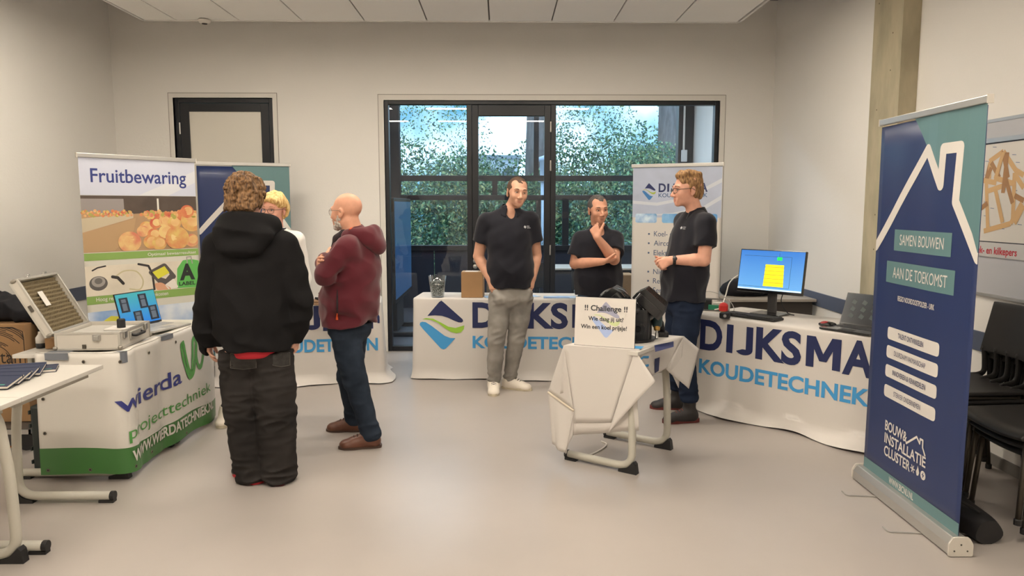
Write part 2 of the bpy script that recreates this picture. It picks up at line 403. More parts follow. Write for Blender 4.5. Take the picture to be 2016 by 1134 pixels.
# ============================================================ CORRIDOR BEHIND THE GLASS, GARDEN
YC = 11.5
darkm = mat('corridor_dark', (30, 33, 40), .6)
CX0, CX1 = -2.0, 2.96
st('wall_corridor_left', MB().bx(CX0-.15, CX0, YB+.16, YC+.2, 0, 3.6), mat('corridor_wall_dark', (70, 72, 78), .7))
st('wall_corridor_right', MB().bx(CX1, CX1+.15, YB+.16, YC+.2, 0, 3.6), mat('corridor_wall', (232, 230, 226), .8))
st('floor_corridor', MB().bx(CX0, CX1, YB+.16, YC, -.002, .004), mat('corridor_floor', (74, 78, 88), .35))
st('ceiling_corridor', MB().bx(CX0-.15, CX1+.15, YB+.16, YC+.2, 3.6, 3.7), slabm)
fac = thing('window_2', None, None, (0, YC, 0)); fac['kind'] = 'structure'
m = MB()
m.bx(CX0, -1.56, -.02, .12, 0, 3.6); m.bx(2.72, 2.95, -.05, .12, 0, 3.6)           # dark end columns
m.bx(-1.6, 2.8, 0, .10, 1.98, 2.065); m.bx(-1.6, 2.8, 0, .10, 1.685, 1.765)        # two rails
m.bx(-1.6, 2.8, -.01, .12, .90, .985); m.bx(-1.6, 2.8, 0, .10, 3.5, 3.6)
for x0, x1, z0, z1 in ((.50, .58, 2.065, 3.5), (.54, .62, .985, 1.685), (-.14, -.06, 1.765, 1.98), (2.28, 2.36, 1.765, 1.98), (.95, 1.05, .985, 1.685), (-1.62, -1.56, .985, 3.5)):
    m.bx(x0, x1, 0.005, .095, z0, z1)
m.build('window_frame', blackm, fac, bevel=.004)
m = MB()
for k in range(8):
    x0 = -1.6+.55*k; m.bx(x0+.006, min(x0+.544, 2.79), .02, .06, 0.0, .90)
m.build('parapet_panel', mat('navy_panel', (30, 36, 52), .5), fac, bevel=.003)
MB().bx(-1.56, 2.78, .045, .057, .985, 1.69).bx(-1.56, 2.78, .045, .057, 1.765, 1.985).bx(-1.56, 2.78, .045, .057, 2.065, 3.5).build('pane', outglass, fac)
# conduit and sensor box on the dark column
t = thing('sensor_box', 'white sensor box hanging from a vertical conduit on the dark corridor column', 'sensor', (2.80, YC-.05, 2.3))
MB().tube([(0, -.02, .15), (0, -.02, 1.28)], .016, 8).build('conduit', trimm, t)
MB().bx(-.035, .05, -.06, -.001, -.03, .15).build('box', mat('sensor_white', (214, 214, 214), .5), t, bevel=.008)
# big screen on a stand, edge-on at the left of the corridor
t = thing('display_screen', 'large dark screen on a stand seen edge-on behind the left glass pane', 'display screen', (-1.24, 9.35, 0))
MB().bx(-.05, .0, -.78, .80, .45, 1.69).build('casing', mat('screen_case', (22, 24, 28), .4), t, bevel=.006)
scr = mat('screen_blue', (52, 92, 136), .12, emit=.35, spec=.6)
MB().bx(.001, .004, -.74, .76, .50, 1.65).build('screen', scr, t)
MB().bx(-.20, -.05, -.30, .30, .05, 1.2).build('cabinet', darkm, t, bevel=.01)
m = MB().bx(-.30, .25, -.42, -.36, 0.0, .06).bx(-.30, .25, .36, .42, 0, .06).bx(-.2, -.1, -.42, .42, .01, .06); m.build('base', darkm, t, bevel=.01)
# table, chairs and boxes in the corridor
def leg_table(name, lab, L, Wd, H, loc, rz, topm, legm, cat='table'):
    t = thing(name, lab, cat, loc, rz)
    MB().bx(-L/2, L/2, -Wd/2, Wd/2, H-.025, H).build('tabletop', topm, t, bevel=.004)
    for sx in (-1, 1):
        for sy in (-1, 1):
            MB().tube([(sx*(L/2-.05), sy*(Wd/2-.05), 0), (sx*(L/2-.05), sy*(Wd/2-.05), H-.025)], .02, 10).build('leg', legm, t)
    MB().bx(-L/2+.05, L/2-.05, -Wd/2+.04, -Wd/2+.06, H-.08, H-.025).bx(-L/2+.05, L/2-.05, Wd/2-.06, Wd/2-.04, H-.08, H-.025).build('apron', legm, t)
    return t
whitetop = mat('white_laminate', (206, 201, 193), .35)
leg_table('side_table', 'white table in the corridor behind the glass and the two men in polos', 2.2, .7, .76, (1.55, 10.25, 0), 0, whitetop, darkm)
def cor_chair(loc, rz, lab):
    t = thing('corridor_chair', lab, 'chair', loc, rz, 'dark chairs in the corridor')
    MB().bx(-.21, .21, -.21, .21, .43, .46).build('seat', darkm, t, bevel=.012)
    MB().bx(-.21, .21, .19, .215, .58, .90).build('backrest', darkm, t, bevel=.012)
    for sx in (-1, 1):
        MB().tube(fillet([(sx*.19, -.19, 0), (sx*.19, -.17, .44), (sx*.19, .19, .44), (sx*.19, .21, .75)], .03), .011, 8).build('leg', blackm, t)
        MB().tube([(sx*.19, .2, 0), (sx*.19, .15, .43)], .011, 8).build('leg', blackm, t)
cor_chair((.47, 9.35, 0), PI*.95, 'dark chair standing in the corridor behind the door glass')
cor_chair((1.02, 9.15, 0), PI*1.06, 'dark chair in the corridor just right of the glazed door')
brownm = mat('cardboard', (160, 124, 86), .8, noise=(6, .05))
tapem = mat('packing_tape', (200, 172, 128), .35)
printm = mat('carton_ink', (45, 38, 34), .7)
def carton(name, lab, sx, sy, sz, loc, rz, parent=None, tape=True):
    t = thing(name, lab, 'box', loc, rz)
    m = MB().bx(-sx/2, sx/2, -sy/2, sy/2, 0, sz-.002); m.build('body', brownm, t, bevel=.004)
    m = MB().bx(-sx/2+.001, sx/2-.001, -sy/2+.001, -.002, sz-.002, sz+.001).bx(-sx/2+.001, sx/2-.001, .002, sy/2-.001, sz-.002, sz+.001); m.build('flap', brownm, t)
    if tape:
        MB().bx(-sx/2-.0008, sx/2+.0008, -.025, .025, sz+.001, sz+.002).bx(-sx/2-.0009, -sx/2, -.025, .025, sz-.07, sz+.002).bx(sx/2, sx/2+.0009, -.025, .025, sz-.07, sz+.002).build('tape', tapem, t)
    return t
cb = carton('cardboard_box', 'brown printed carton standing under the corridor table behind the glass', .62, .4, .40, (1.42, 9.72, .301), 0)
m = MB(); put(m, 'THE', -.26, .02, .30, .055, lambda u, v, o: (u, -.2-o, v), .001, .02); m.build('lettering', printm, cb); m = MB(); put(m, 'U', .08, .16, .30, .055, lambda u, v, o: (u, -.2-o, v), .001, .02); m.build('lettering', printm, cb)
carton('storage_carton', 'plain brown carton carrying the printed one under the corridor table', .66, .46, .30, (1.42, 9.72, 0), 0)
carton('low_carton', 'brown carton lying on the corridor floor behind the tall man', .5, .4, .55, (.08, 9.9, 0), .2)
# ---------------- outside
grassm = mat('lawn', (70, 92, 50), .9, noise=(3, .2))
g = MB().bx(-40, 40, YC+2.5, 60, -.4, -.15); o = st('ground_lawn', g, grassm)
st('ground_paving', MB().bx(-40, 40, YC+.12, YC+2.5, -.4, -.14), mat('paving_grey', (120, 124, 128), .8, noise=(9, .1)))
leafA = mat('leaf_green', (128, 164, 118), .5, noise=(9, .25)); leafB = mat('leaf_dark', (66, 108, 92), .5, noise=(9, .2)); leafC = mat('leaf_yellow', (196, 198, 140), .5, noise=(9, .2))
barkm = mat('bark', (120, 112, 112), .9, noise=(14, .25), stretch=(1, 1, .2), bump=(20, .6, .02))
def leaves(name, parent, blobs, n, size, seed, mats):
    """a crown of small leaf quads scattered through ellipsoid blobs (centre, radii)"""
    r = np.random.RandomState(seed); vol = np.array([b[1][0]*b[1][1]*b[1][2] for b in blobs])**.75; vol /= vol.sum()
    V = []; Fq = []; mi = []
    for (c, rad), q in zip(blobs, vol):
        k = int(n*q); d = r.normal(size=(k, 3)); d /= np.linalg.norm(d, axis=1)[:, None]; rr = r.uniform(.15, 1, k)**.45
        P = np.array(c)+d*np.array(rad)*rr[:, None]
        A = r.normal(size=(k, 3)); A /= np.linalg.norm(A, axis=1)[:, None]; B = np.cross(A, r.normal(size=(k, 3))); B /= np.linalg.norm(B, axis=1)[:, None]
        s = size*r.uniform(.6, 1.4, k)[:, None]
        base = len(V)
        Q = np.stack([P-A*s, P+B*s*.45-A*s*.1, P+A*s, P-B*s*.45-A*s*.1], 1).reshape(-1, 3)
        V += Q.tolist(); Fq += (np.arange(k)[:, None]*4+np.arange(4)+base).tolist(); mi += r.choice(len(mats), k, p=[.5, .38, .12][:len(mats)] if len(mats) == 3 else None).tolist()
    me = bpy.data.meshes.new(name); me.from_pydata(V, [], Fq); me.update()
    for x in mats: me.materials.append(x)
    me.polygons.foreach_set('material_index', mi)
    o = bpy.data.objects.new(name, me); COL.objects.link(o); o.parent = parent; return o
def tree(lab, x, y, r, h, blobs, n, seed, lean=0.0, branches=()):
    t = thing('tree', lab, 'tree', (x, y, -.15))
    pts = spline([(0, 0, 0), (lean*.3, 0, h*.33), (lean*.7, .05, h*.66), (lean, 0, h)], 6)
    MB().tube(pts, [r*(1.25-.5*i/len(pts)) for i in range(len(pts))], 14).build('trunk', barkm, t, smooth=True)
    for q in branches: MB().tube(spline(q, 6), [.09-.05*i/(len(q)*6-6) for i in range(len(q)*6-5)], 8).build('branch', barkm, t, smooth=True)
    leaves('crown', t, [((b_[0][0], b_[0][1]+1.1, b_[0][2]), b_[1]) for b_ in blobs], int(n*1.9), .036, seed, [leafB, leafA, leafC])
tree('thick grey-barked tree outside behind the left glass pane', -2.55, 16.2, .20, 8, [((.6, .4, 4.6), (1.5, 1.2, 1.2)), ((1.6, .6, 6.2), (1.6, 1.2, 1.0)), ((-.6, .8, 5.6), (1.2, 1, 1.2)), ((1.2, .8, 3.4), (1.3, 1, .7))], 2300, 1)
tree('grey-barked tree outside behind the glazed door with a branch reaching left', .78, 17.0, .24, 8, [((-.8, .5, 5.9), (1.5, 1, .7)), ((.6, .6, 4.3), (.8, .9, 1.2)), ((1.1, .3, 5.8), (1.1, 1, 1)), ((-1.6, .9, 4.5), (.8, .8, .7))], 1700, 2, .1,
     [[(.05, 0, 4.6), (-.5, .05, 5.2), (-1.2, .1, 5.6), (-2.0, .1, 5.7)], [(.05, 0, 4.0), (-.6, .2, 4.2), (-1.2, .3, 4.7)]])
tree('grey-barked tree outside behind the right glass pane', 3.72, 16.6, .22, 8, [((-1.2, .5, 4.9), (1.0, 1, 1.4)), ((-.4, .8, 6.0), (1.0, 1, 1)), ((.9, .6, 4.6), (1.0, 1, 1.6)), ((-2.2, .6, 5.8), (1.1, .8, .8)), ((-1.6, .6, 3.6), (1.5, 1, .7))], 2500, 3)
def bush(lab, x, y, blobs, n, seed, size=.075, mats=None):
    t = thing('bush', lab, 'bush', (x, y, -.15))
    for b_ in blobs: MB().tube([(b_[0][0]*.5, b_[0][1]*.5, 0), b_[0]], [.035, .012], 6).build('stem', barkm, t)
    leaves('foliage', t, blobs, int(n*3.4), size*.55, seed, mats or [leafB, leafA, leafC])
bush('big round green bush outside behind the left pane', -1.75, 15.0, [((0, 0, 1.1), (1.15, .8, 1.3)), ((-.8, .3, 1.7), (.9, .7, 1.0)), ((.8, .4, 1.9), (.8, .7, .9))], 5200, 11)
bush('dark green bush outside behind the glazed door', .15, 15.6, [((0, 0, 1.1), (1.1, .8, 1.35)), ((-.7, .5, 1.9), (.8, .7, .8)), ((.8, .4, 1.6), (.7, .7, 1.0))], 4800, 12, .075, [leafB, leafA])
bush('leafy green bush outside behind the right pane', 2.05, 15.2, [((0, 0, 1.1), (1.1, .8, 1.4)), ((-.9, .3, 1.5), (.8, .7, 1.1)), ((.7, .3, 2.1), (.8, .7, .9))], 5200, 13)
bush('tall green bush outside at the right end of the glazing', 3.75, 15.4, [((0, 0, 1.2), (1.1, .8, 1.5)), ((-.4, .3, 2.3), (.9, .7, .8))], 4200, 14)
bush('far tall thicket closing the view between the trees', .4, 19.5, [((-3.4, 0, 2.0), (1.8, .8, 1.7)), ((-1.2, .3, 1.8), (1.5, .8, 1.6)), ((1.0, 0, 2.0), (1.6, .8, 1.7)), ((3.0, .2, 2.1), (1.8, .8, 1.9)), ((5.0, .2, 2.1), (1.6, .8, 1.9))], 8500, 15, .10, [leafB, leafA])
hd = thing('hedge', 'low clipped hedge outside along the glazed front', 'hedge', (1.4, 13.6, -.15))
leaves('foliage', hd, [((x, 0, .62), (.34, .26, .62)) for x in np.arange(-1.8, 2.6, .42)], 9000, .024, 21, [mat('leaf_bluegreen', (140, 160, 172), .5, noise=(9, .3)), leafB])
MB().tube([(-1.9, 0, .12), (2.4, 0, .12)], .04, 6).build('stem', barkm, hd)
lp = thing('street_lamp', 'pale blue lamp post outside behind the glazed door', 'street lamp', (.81, 14.2, -.15))
polem = mat('lamp_post_paint', (190, 206, 228), .4)
MB().tube([(0, 0, 0), (0, 0, 2.2)], .055, 14).build('pole', polem, lp, smooth=True)
MB().lathe([(.0, 2.2), (.1, 2.2), (.11, 2.24), (.06, 2.28), (.07, 2.3), (.075, 2.58), (.13, 2.6), (.12, 2.66), (0, 2.70)], None, 18).build('lantern', polem, lp, smooth=True)
bd = thing('building', 'pale grey flat-roofed building far off between the trees', 'building', (-.55, 32, -.15))
MB().bx(-.9, 1.3, 0, 5, 0, 3.75).build('wall', mat('far_wall', (196, 206, 222), .7), bd)
MB().bx(-1.0, 1.4, -.1, 5.1, 3.75, 3.9).build('roof', mat('far_roof', (150, 160, 176), .7), bd)
for k in range(3): MB().bx(-.7+k*.7, -.3+k*.7, -.03, .01, 2.5, 3.3).build('window', mat('far_window', (110, 130, 160), .2), bd)
# added cool fill lamps, unseen above the glazing's head, to brighten the corridor
cfill = mat('corridor_fill_emitter', (255, 255, 255), .5); _b = cfill.node_tree.nodes['Principled BSDF']; _b.inputs['Emission Color'].default_value = (.86, .93, 1.0, 1); _b.inputs['Emission Strength'].default_value = 48.0
for i, x in enumerate((-.9, 1.3)):
    t = thing('corridor_fill_light', 'added unseen fill light panel in the corridor ceiling beyond the glazed front', 'ceiling light', (x, 9.7, 3.6), 0, 'added corridor fill lights')
    MB().bx(-.62, .62, -.17, .17, -.02, 0).build('frame', trimm, t); MB().bx(-.6, .6, -.15, .15, -.024, -.02).build('diffuser', cfill, t)
# ============================================================ ROLL-UP BANNERS
navy = mat('banner_navy', (34, 50, 94), .42, spec=.5, coat=.12); teal = mat('banner_teal', (94, 128, 131), .42, coat=.12); whitep = mat('print_white', (214, 208, 201), .5)
inkd = mat('print_navy_ink', (36, 46, 92), .5)
banback = mat('banner_back', (200, 198, 196), .7)
alu = mat('anodised_aluminium', (196, 194, 190), .35, metal=.75)
def rollup(name, lab, A, B, ztop, face, wave=0.0, zb=.085, group=None, u_m=.0):
    """A, B: plan ends seen left and right from the room; local x along A->B, local -y towards the viewer"""
    A, B = Vector((A[0], A[1], 0)), Vector((B[0], B[1], 0)); L = (B-A).length; rz = math.atan2(B.y-A.y, B.x-A.x)
    t = thing(name, lab, 'banner', ((A.x+B.x)/2, (A.y+B.y)/2, 0), rz, group)
    def fn(u, v, o=0.0):
        x = u-L/2; y = wave*math.sin(3.1*u/L*2+.6)*math.sin(PI*max(0, min(1, (v-zb)/(ztop-zb))))+wave*.35*math.sin(17*u/L)*max(0, (v-zb)/(ztop-zb))
        return (x, y-o, v)
    m = MB(); nu, nv = 24, 16
    m.grid(lambda a, b_: fn(.004+(L-.008)*a, zb-.02+(ztop-zb)*b_), nu, nv); m.build('banner_panel', face, t, smooth=True, solid=.0012, off=-1.0)
    m = MB(); prof = [(-.052, .0), (.052, 0), (.052, .05), (.03, .082), (-.03, .082), (-.052, .05)]
    vv = [(-L/2-.012, p_[0], p_[1]+.008) for p_ in prof]+[(L/2+.012, p_[0], p_[1]+.008) for p_ in prof]
    n = len(prof); m.add(vv, [tuple((i, (i+1) % n, (i+1) % n+n, i+n)) for i in range(n)]+[tuple(range(n))[::-1], tuple(range(n, 2*n))])
    m.build('base_cassette', alu, t, bevel=.004)
    capm = mat('cassette_end', (206, 200, 190), .5)
    for s in (-1, 1):
        m = MB(); x = s*(L/2+.013); pr = rpoly([(-.056, .004), (.056, .004), (.056, .062), (.036, .095), (-.036, .095), (-.056, .062)], .01)
        m.poly(pr, lambda u, v, o, x=x, s=s: (x+s*o, u*s, v), .009)
        e = m.build('end_cap', capm, t)
        for q in ((-.03, .03), (.03, .03), (0, .06)): MB().lathe([(.004, 0), (.004, .0105), (0, .0105)], Matrix.Translation((x, q[0], q[1])) @ Matrix.Rotation(s*PI/2, 4, 'Y'), 10).build('screw', mat('dark_slot', (70, 66, 62), .6), e)
    m = MB(); m.bx(-L/2-.006, L/2+.006, -.012, .012, ztop-.012, ztop+.022); m.build('top_rail', alu, t, bevel=.004)
    for s in (-1, 1): MB().bx(s*(L/2+.006)-.003, s*(L/2+.006)+.003, -.014, .014, ztop-.014, ztop+.024).build('rail_cap', capm, t)
    MB().tube([(0, .03, .05), (0, .018, ztop)], .008, 8).build('support_pole', alu, t)
    for x in (-L*.22, L*.27):
        MB().tube(fillet([(x+.02, .17, .012), (x, 0, .005), (x-.02, -.20, .004), (x-.05, -.215, .018)], .02), .004, 6).build('swing_foot', alu, t)
    return t, fn, L
def bic_banner(lab, A, B, ztop, mir=False):
    t, fn, L = rollup('rollup_banner', lab, A, B, ztop, navy, .006)
    k = L/.936; kz = (ztop-.0)/2.055
    U = lambda u, v: (u*k, v*kz); C = (.08, 0)
    R = lambda pts: [U(*p_) for p_ in pts]
    m = MB(); shape(m, R([(.345, 2.045), (.93, 2.045), (.93, 1.37), (.896, 1.432), (.742, 1.612), (.755, 1.881), (.618, 1.883), (.617, 1.704), (.484, 1.879)]), fn, .0008, C)
    m.build('teal_field', teal, t); m = MB(); shape(m, R([(.006, .085), (.93, .085), (.93, .148), (.006, .148)]), fn, .0008, C); m.build('teal_foot_band', teal, t)
    fc = lambda u, v, o=0.0: fn(max(.0045, min(L-.0045, u)), v, o)
    m = MB(); stroke(m, R([(.004, 1.375), (.484, 1.879), (.617, 1.70), (.622, 1.872), (.752, 1.872), (.742, 1.62), (.93, 1.37)]), .052*k, fc, .0014, C); m.build('house_outline', whitep, t)
    m = MB(); shape(m, R([(.201, 1.363), (.735, 1.363), (.735, 1.476), (.201, 1.476)]), fn, .0012, C); m.build('title_plate', teal, t); m = MB(); shape(m, R([(.132, 1.186), (.776, 1.186), (.776, 1.303), (.132, 1.303)]), fn, .0012, C); m.build('title_plate', teal, t)
    def P(s, x0, x1, z, c, b=.02): m = MB(); put(m, s, x0*k, x1*k, z*kz, c*kz, fn, .002, b, C); m.build('lettering', whitep, t)
    P('SAMEN BOUWEN', .262, .677, 1.395, .055); P('AAN DE TOEKOMST', .206, .722, 1.216, .058); P('REGIO NOORDOOSTPOLDER - URK', .275, .636, 1.098, .026, .015)
    P('BOUW&', .222, .455, .377, .052); P('INSTALLATIE', .224, .640, .307, .052); P('CLUSTER', .228, .500, .237, .052); P('WWW.BICNU.NL', .298, .545, .100, .034)
    for z in (.878, .776, .670, .558):
        m = MB(); shape(m, [(x*k, y*kz) for x, y in rpoly([(.184, z), (.696, z), (.696, z+.068), (.184, z+.068)], .022)], fn, .0012, C); m.build('slogan_plate', whitep, t)
    for s, z, a, b_ in (('TALENT ONTWIKKELEN', .900, .30, .56), ('DUURZAAM VAKMANSCHAP', .798, .27, .59), ('INNOVEREN & KENNISDELEN', .692, .265, .60), ('STERKER ONDERNEMEN', .580, .29, .565)):
        m = MB(); put(m, s, a*k, b_*k, z*kz, .026*kz, fn, .002, .015, C); m.build('slogan_lettering', inkd, t)
    m = MB(); stroke(m, R([(.45, .372), (.548, .437), (.578, .412), (.582, .437), (.606, .437), (.606, .400), (.63, .368)]), .011, fn, .0016); m.build('small_logo', whitep, t); m = MB()
    # snowflake, flame, flash
    for a in range(3):
        c_, s_ = math.cos(a*PI/3), math.sin(a*PI/3); stroke(m, R([(.525-.02*c_, .262-.02*s_), (.525+.02*c_, .262+.02*s_)]), .006, fn, .0016)
    m.build('snowflake_mark', whitep, t); m = MB(); shape(m, R([(.565, .242), (.58, .245), (.588, .262), (.578, .285), (.572, .295), (.568, .278), (.558, .262)]), fn, .0016)
    m.build('flame_mark', whitep, t)
    m = MB(); shape(m, R(disc((.622, .262), .023, 20)), fn, .0016); m.build('flash_disc', whitep, t)
    m = MB(); shape(m, R([(.627, .281), (.611, .262), (.621, .262), (.616, .244), (.634, .266), (.623, .266)]), fn, .0022); m.build('flash_mark', navy, t)
    return t
bic_banner('tall navy and teal roll-up banner reading SAMEN BOUWEN, in front of the black chairs', (2.117, 4.141), (2.099, 3.205), 2.052)
bic_banner('navy and teal roll-up banner against the back wall, behind the person in black', (-2.96, 7.27), (-2.15, 7.6), 2.005)
# Dijksma logo mark in a unit box: apex up at (.5, 1), bottom at (.5, 0)
def logo_mark(P, fn, x0, z0, wd, ht, parent, mn, mg, mb_, off=.0012, cut=None):
    Q = lambda pts: [(x0+p_[0]*wd, z0+p_[1]*ht) for p_ in pts]
    def curve(a, b_, c_, d_, n=8): return [tuple(Vector(a)*(1-t)**3+Vector(b_)*3*t*(1-t)**2+Vector(c_)*3*t*t*(1-t)+Vector(d_)*t**3) for t in [i/n for i in range(n+1)]]
    top = [(.17, .69)]+rpoly([(.17, .69), (.49, 1.0), (.99, .58), (.9, .555)], .06)[6:12]+[(.95, .62), (.975, .585), (.94, .558), (.88, .558)]+curve((.80, .57), (.62, .61), (.5, .71), (.17, .69))[1:-1]
    top = [(.175, .685), (.44, .97), (.49, 1.0), (.54, .965), (.96, .625), (.975, .585), (.94, .558), (.87, .56), (.78, .59), (.64, .65), (.50, .69), (.34, .70)]
    mid = [(.06, .615), (.14, .64), (.30, .63), (.48, .55), (.64, .47), (.80, .445), (1.0, .50), (.985, .42), (.92, .355), (.82, .335), (.70, .36), (.56, .44), (.40, .55), (.24, .61)]
    low = [(.0, .50), (.01, .545), (.06, .565), (.14, .555), (.26, .485), (.42, .375), (.56, .28), (.68, .238), (.80, .235), (.585, .02), (.53, .0), (.47, .02), (.06, .43)]
    for nm, pts, mt in (('logo_peak', top, mn), ('logo_swoosh', mid, mg), ('logo_base', low, mb_)):
        m = MB(); shape(m, Q(pts), fn, off, cut); m.build(nm, mt, parent)
dnavy = mat('dijk_navy', (28, 38, 84), .6); dgreen = mat('dijk_green', (150, 196, 62), .6); dblue = mat('dijk_blue', (66, 152, 210), .6)
# ---- white Dijksma roll-up
t, fn, L = rollup('rollup_banner', 'white and pale blue roll-up banner with a bulleted list, behind the man with glasses', (1.304, 7.367), (2.095, 7.006), 1.985, whitep, .003)
k = L/.869
m = MB(); shape(m, [(.005, 1.485), (L-.005, 1.485), (L-.005, 1.972), (.005, 1.972)], fn, .0007, (.1, 0)); m.build('header_field', mat('pale_blue_print', (178, 186, 206), .5, noise=(2.2, .1), stretch=(1, 1, 1.5)), t)
m = MB()
for pts in ([(.01, 1.62), (.25, 1.60), (.55, 1.66), (L-.006, 1.82), (L-.006, 1.86), (.55, 1.69), (.25, 1.63), (.01, 1.65)], [(.02, 1.50), (.4, 1.51), (.7, 1.56), (L-.006, 1.66), (L-.006, 1.70), (.68, 1.585), (.4, 1.53)]): shape(m, pts, fn, .001, (.1, 0))
m.build('sweep_mark', mat('pale_white_print', (204, 208, 216), .5), t)
logo_mark(m, fn, .10*k, 1.655, .135*k, .165, t, mat('logo_navy', (34, 44, 96), .5), mat('logo_olive', (168, 182, 80), .5), mat('logo_blue', (58, 120, 180), .5), .0014)
m = MB(); put_dijksma(m, .262*k, .732*k, 1.735, .078, fn, .0014, .03); m.build('heading_lettering', inkd, t)
m = MB(); put(m, 'KOUDETECHNIEK', .262*k, .732*k, 1.683, .036, fn, .0014, .015); m.build('subheading_lettering', mat('print_slate', (76, 100, 140), .5), t)
ph = mat('photo_blue', (88, 152, 206), .4, noise=(9, .5), c2=(214, 232, 246)); ph2 = mat('photo_skyblue', (60, 130, 200), .4, noise=(5, .5), c2=(150, 200, 236))
for (a, b_), mt in (((.035, .25), ph), ((.30, .54), ph2), ((.59, .83), ph2)):
    m = MB(); shape(m, rpoly([(a*k, 1.432), (b_*k, 1.432), (b_*k, 1.522), (a*k, 1.522)], .022), fn, .0013); m.build('photo_strip', mt, t)
lines = [('Koel- en Vriestechniek', 1.300), ('Airconditioning', 1.208), ('Elektrotechniek', 1.113), ('Nieuwbouw', .925), ('Renovatie', .833), ('Service en', .741), ('Onderhoud', .650)]
for s, z in lines:
    V, _f = text2d(s, .004); wv = max(v[0] for v in V)-min(v[0] for v in V); x0 = .225*k; m = MB()
    put(m, s, x0, x0+min(wv*.070, L-x0-.06), z, .050, fn, .0012, .004)
    m.build('list_lettering', mat('print_greyblue', (88, 102, 128), .5), t)
    if s != 'Onderhoud': m = MB(); shape(m, disc((.175*k, z+.022), .010, 12), fn, .0012); m.build('bullet', MATS['print_greyblue'], t)
# ---- Fruitbewaring roll-up
t, fn, L = rollup('rollup_banner', 'tall white roll-up banner headed Fruitbewaring with apple pictures, at the left wall', (-3.265, 5.794), (-2.67, 6.537), 1.985, mat('banner_cream', (208, 204, 191), .45, coat=.1), .003)
Q = lambda a, b_, z0, z1, z2=None, z3=None: [(a, z0), (b_, z2 if z2 is not None else z0), (b_, z3 if z3 is not None else z1), (a, z1)]
C = (.08, 0)
def pan(nm, pts, mt, off=.001): m = MB(); shape(m, pts, fn, off, C); return m.build(nm, mt, t)
pan('header_field', Q(.005, L-.005, 1.682, 1.972), mat('header_paleblue', (196, 199, 214), .45))
pan('sweep_mark', [(.45, 1.683), (.7, 1.683), (L-.006, 1.80), (L-.006, 1.90)], mat('header_pale', (208, 209, 214), .45), .0013)
m = MB(); put(m, 'Fruitbewaring', .088, .865, 1.785, .105, fn, .0016, .012, C); m.build('heading_lettering', mat('fruit_navy', (44, 56, 120), .5), t)
# apple store photograph: painted panels in one print
pan('store_photo', Q(.005, L-.005, 1.232, 1.68), mat('photo_brown', (170, 138, 104), .45, noise=(3, .15)), .0008)
pan('store_dark', [(.33, 1.53), (.90, 1.56), (L-.005, 1.56), (L-.005, 1.68), (.005, 1.68), (.005, 1.655), (.33, 1.655)], mat('photo_dark', (84, 72, 64), .45, noise=(4, .2)), .001)
pan('store_wall', [(.005, 1.545), (.33, 1.53), (.33, 1.655), (.005, 1.655)], mat('photo_grey', (146, 138, 136), .45), .001)
pan('store_door', [(.60, 1.55), (.615, 1.55), (.615, 1.66), (.60, 1.66)], mat('photo_light', (220, 216, 206), .45), .0012)
pan('crate_side', [(.005, 1.39), (.40, 1.50), (.40, 1.54), (.005, 1.50)], mat('photo_crate', (190, 176, 150), .45), .0012)
pan('crate_floor', [(.005, 1.24), (.24, 1.24), (.40, 1.40), (.42, 1.50), (.005, 1.38)], mat('photo_crate_light', (178, 146, 108), .45), .0011)
appm = [mat('apple_red', (196, 92, 70), .4, noise=(9, .3), c2=(216, 150, 96)), mat('apple_yellow', (214, 186, 110), .4, noise=(9, .3), c2=(206, 128, 88)), mat('apple_pink', (206, 124, 98), .4, noise=(9, .2), c2=(222, 192, 128)), mat('apple_lime', (168, 160, 84), .4)]
appc = mat('apple_cream', (226, 200, 138), .4, noise=(7, .3), c2=(214, 160, 108))
rr = random.Random(5)
m = MB()
for i in range(60):
    m.cur = (0, 3, 1, 2)[i % 4]; u = .012+.38*i/60; shape(m, disc((u, 1.520+.040*rr.random()), .008+.006*rr.random(), 10), fn, .0014+.00002*i)
m.build('crate_apple_print', appm, t); m = MB()
for i in range(70):
    m.cur = (0, 2, 1, 3)[i % 4]; u = .46+.34*rr.random(); shape(m, disc((u, 1.50+.05*rr.random()), .012+.008*rr.random(), 10), fn, .0014+.00002*i)
m.build('crate_apple_print', appm, t)
APP = [(.50, 1.42, .055), (.58, 1.455, .05), (.66, 1.47, .055), (.74, 1.455, .06), (.82, 1.52, .055), (.47, 1.39, .05), (.90, 1.47, .10), (.56, 1.36, .055), (.66, 1.38, .06), (.53, 1.30, .06), (.74, 1.35, .075), (.36, 1.305, .092), (.60, 1.285, .062), (.86, 1.55, .06), (.94-.05, 1.30, .06), (.76, 1.325, .105)]
cl = lambda pts: [(min(x, L-.006), max(min(y, 1.66), 1.234)) for x, y in pts]
for i, (u, z, r) in enumerate(APP):
    m = MB(); shape(m, cl(disc((u, z), r, 24, r*.93)), fn, .0018+.0002*i); a_ = m.build('apple_print', appm[(i*2+1) % 3], t)
    m = MB(); shape(m, cl(disc((u+r*.14, z+r*.10), r*.66, 20, r*.60)), fn, .0019+.0002*i); m.build('apple_cheek_print', appc, a_)
    if r > .07: m = MB(); shape(m, cl(disc((u+r*.16, z+r*.34), r*.2, 12, r*.08)), fn, .00195+.0002*i); m.build('apple_stem_print', mat('apple_green', (150, 140, 60), .5), a_)
greenb = mat('banner_green', (134, 166, 88), .45)
pan('green_band', Q(.005, L-.005, 1.168, 1.226), greenb); m = MB(); put(m, 'Optimaal bewaarresultaat', .50, .925, 1.184, .024, fn, .0016, .01, C); m.build('band_lettering', whitep, t); m = MB()
put(m, 'Hoog rendement, lage energiekosten', .075, .655, .842, .030, fn, .0016, .01, C); m.build('band_lettering', whitep, t)
pan('green_band', Q(.005, L-.005, .82, .885), greenb)
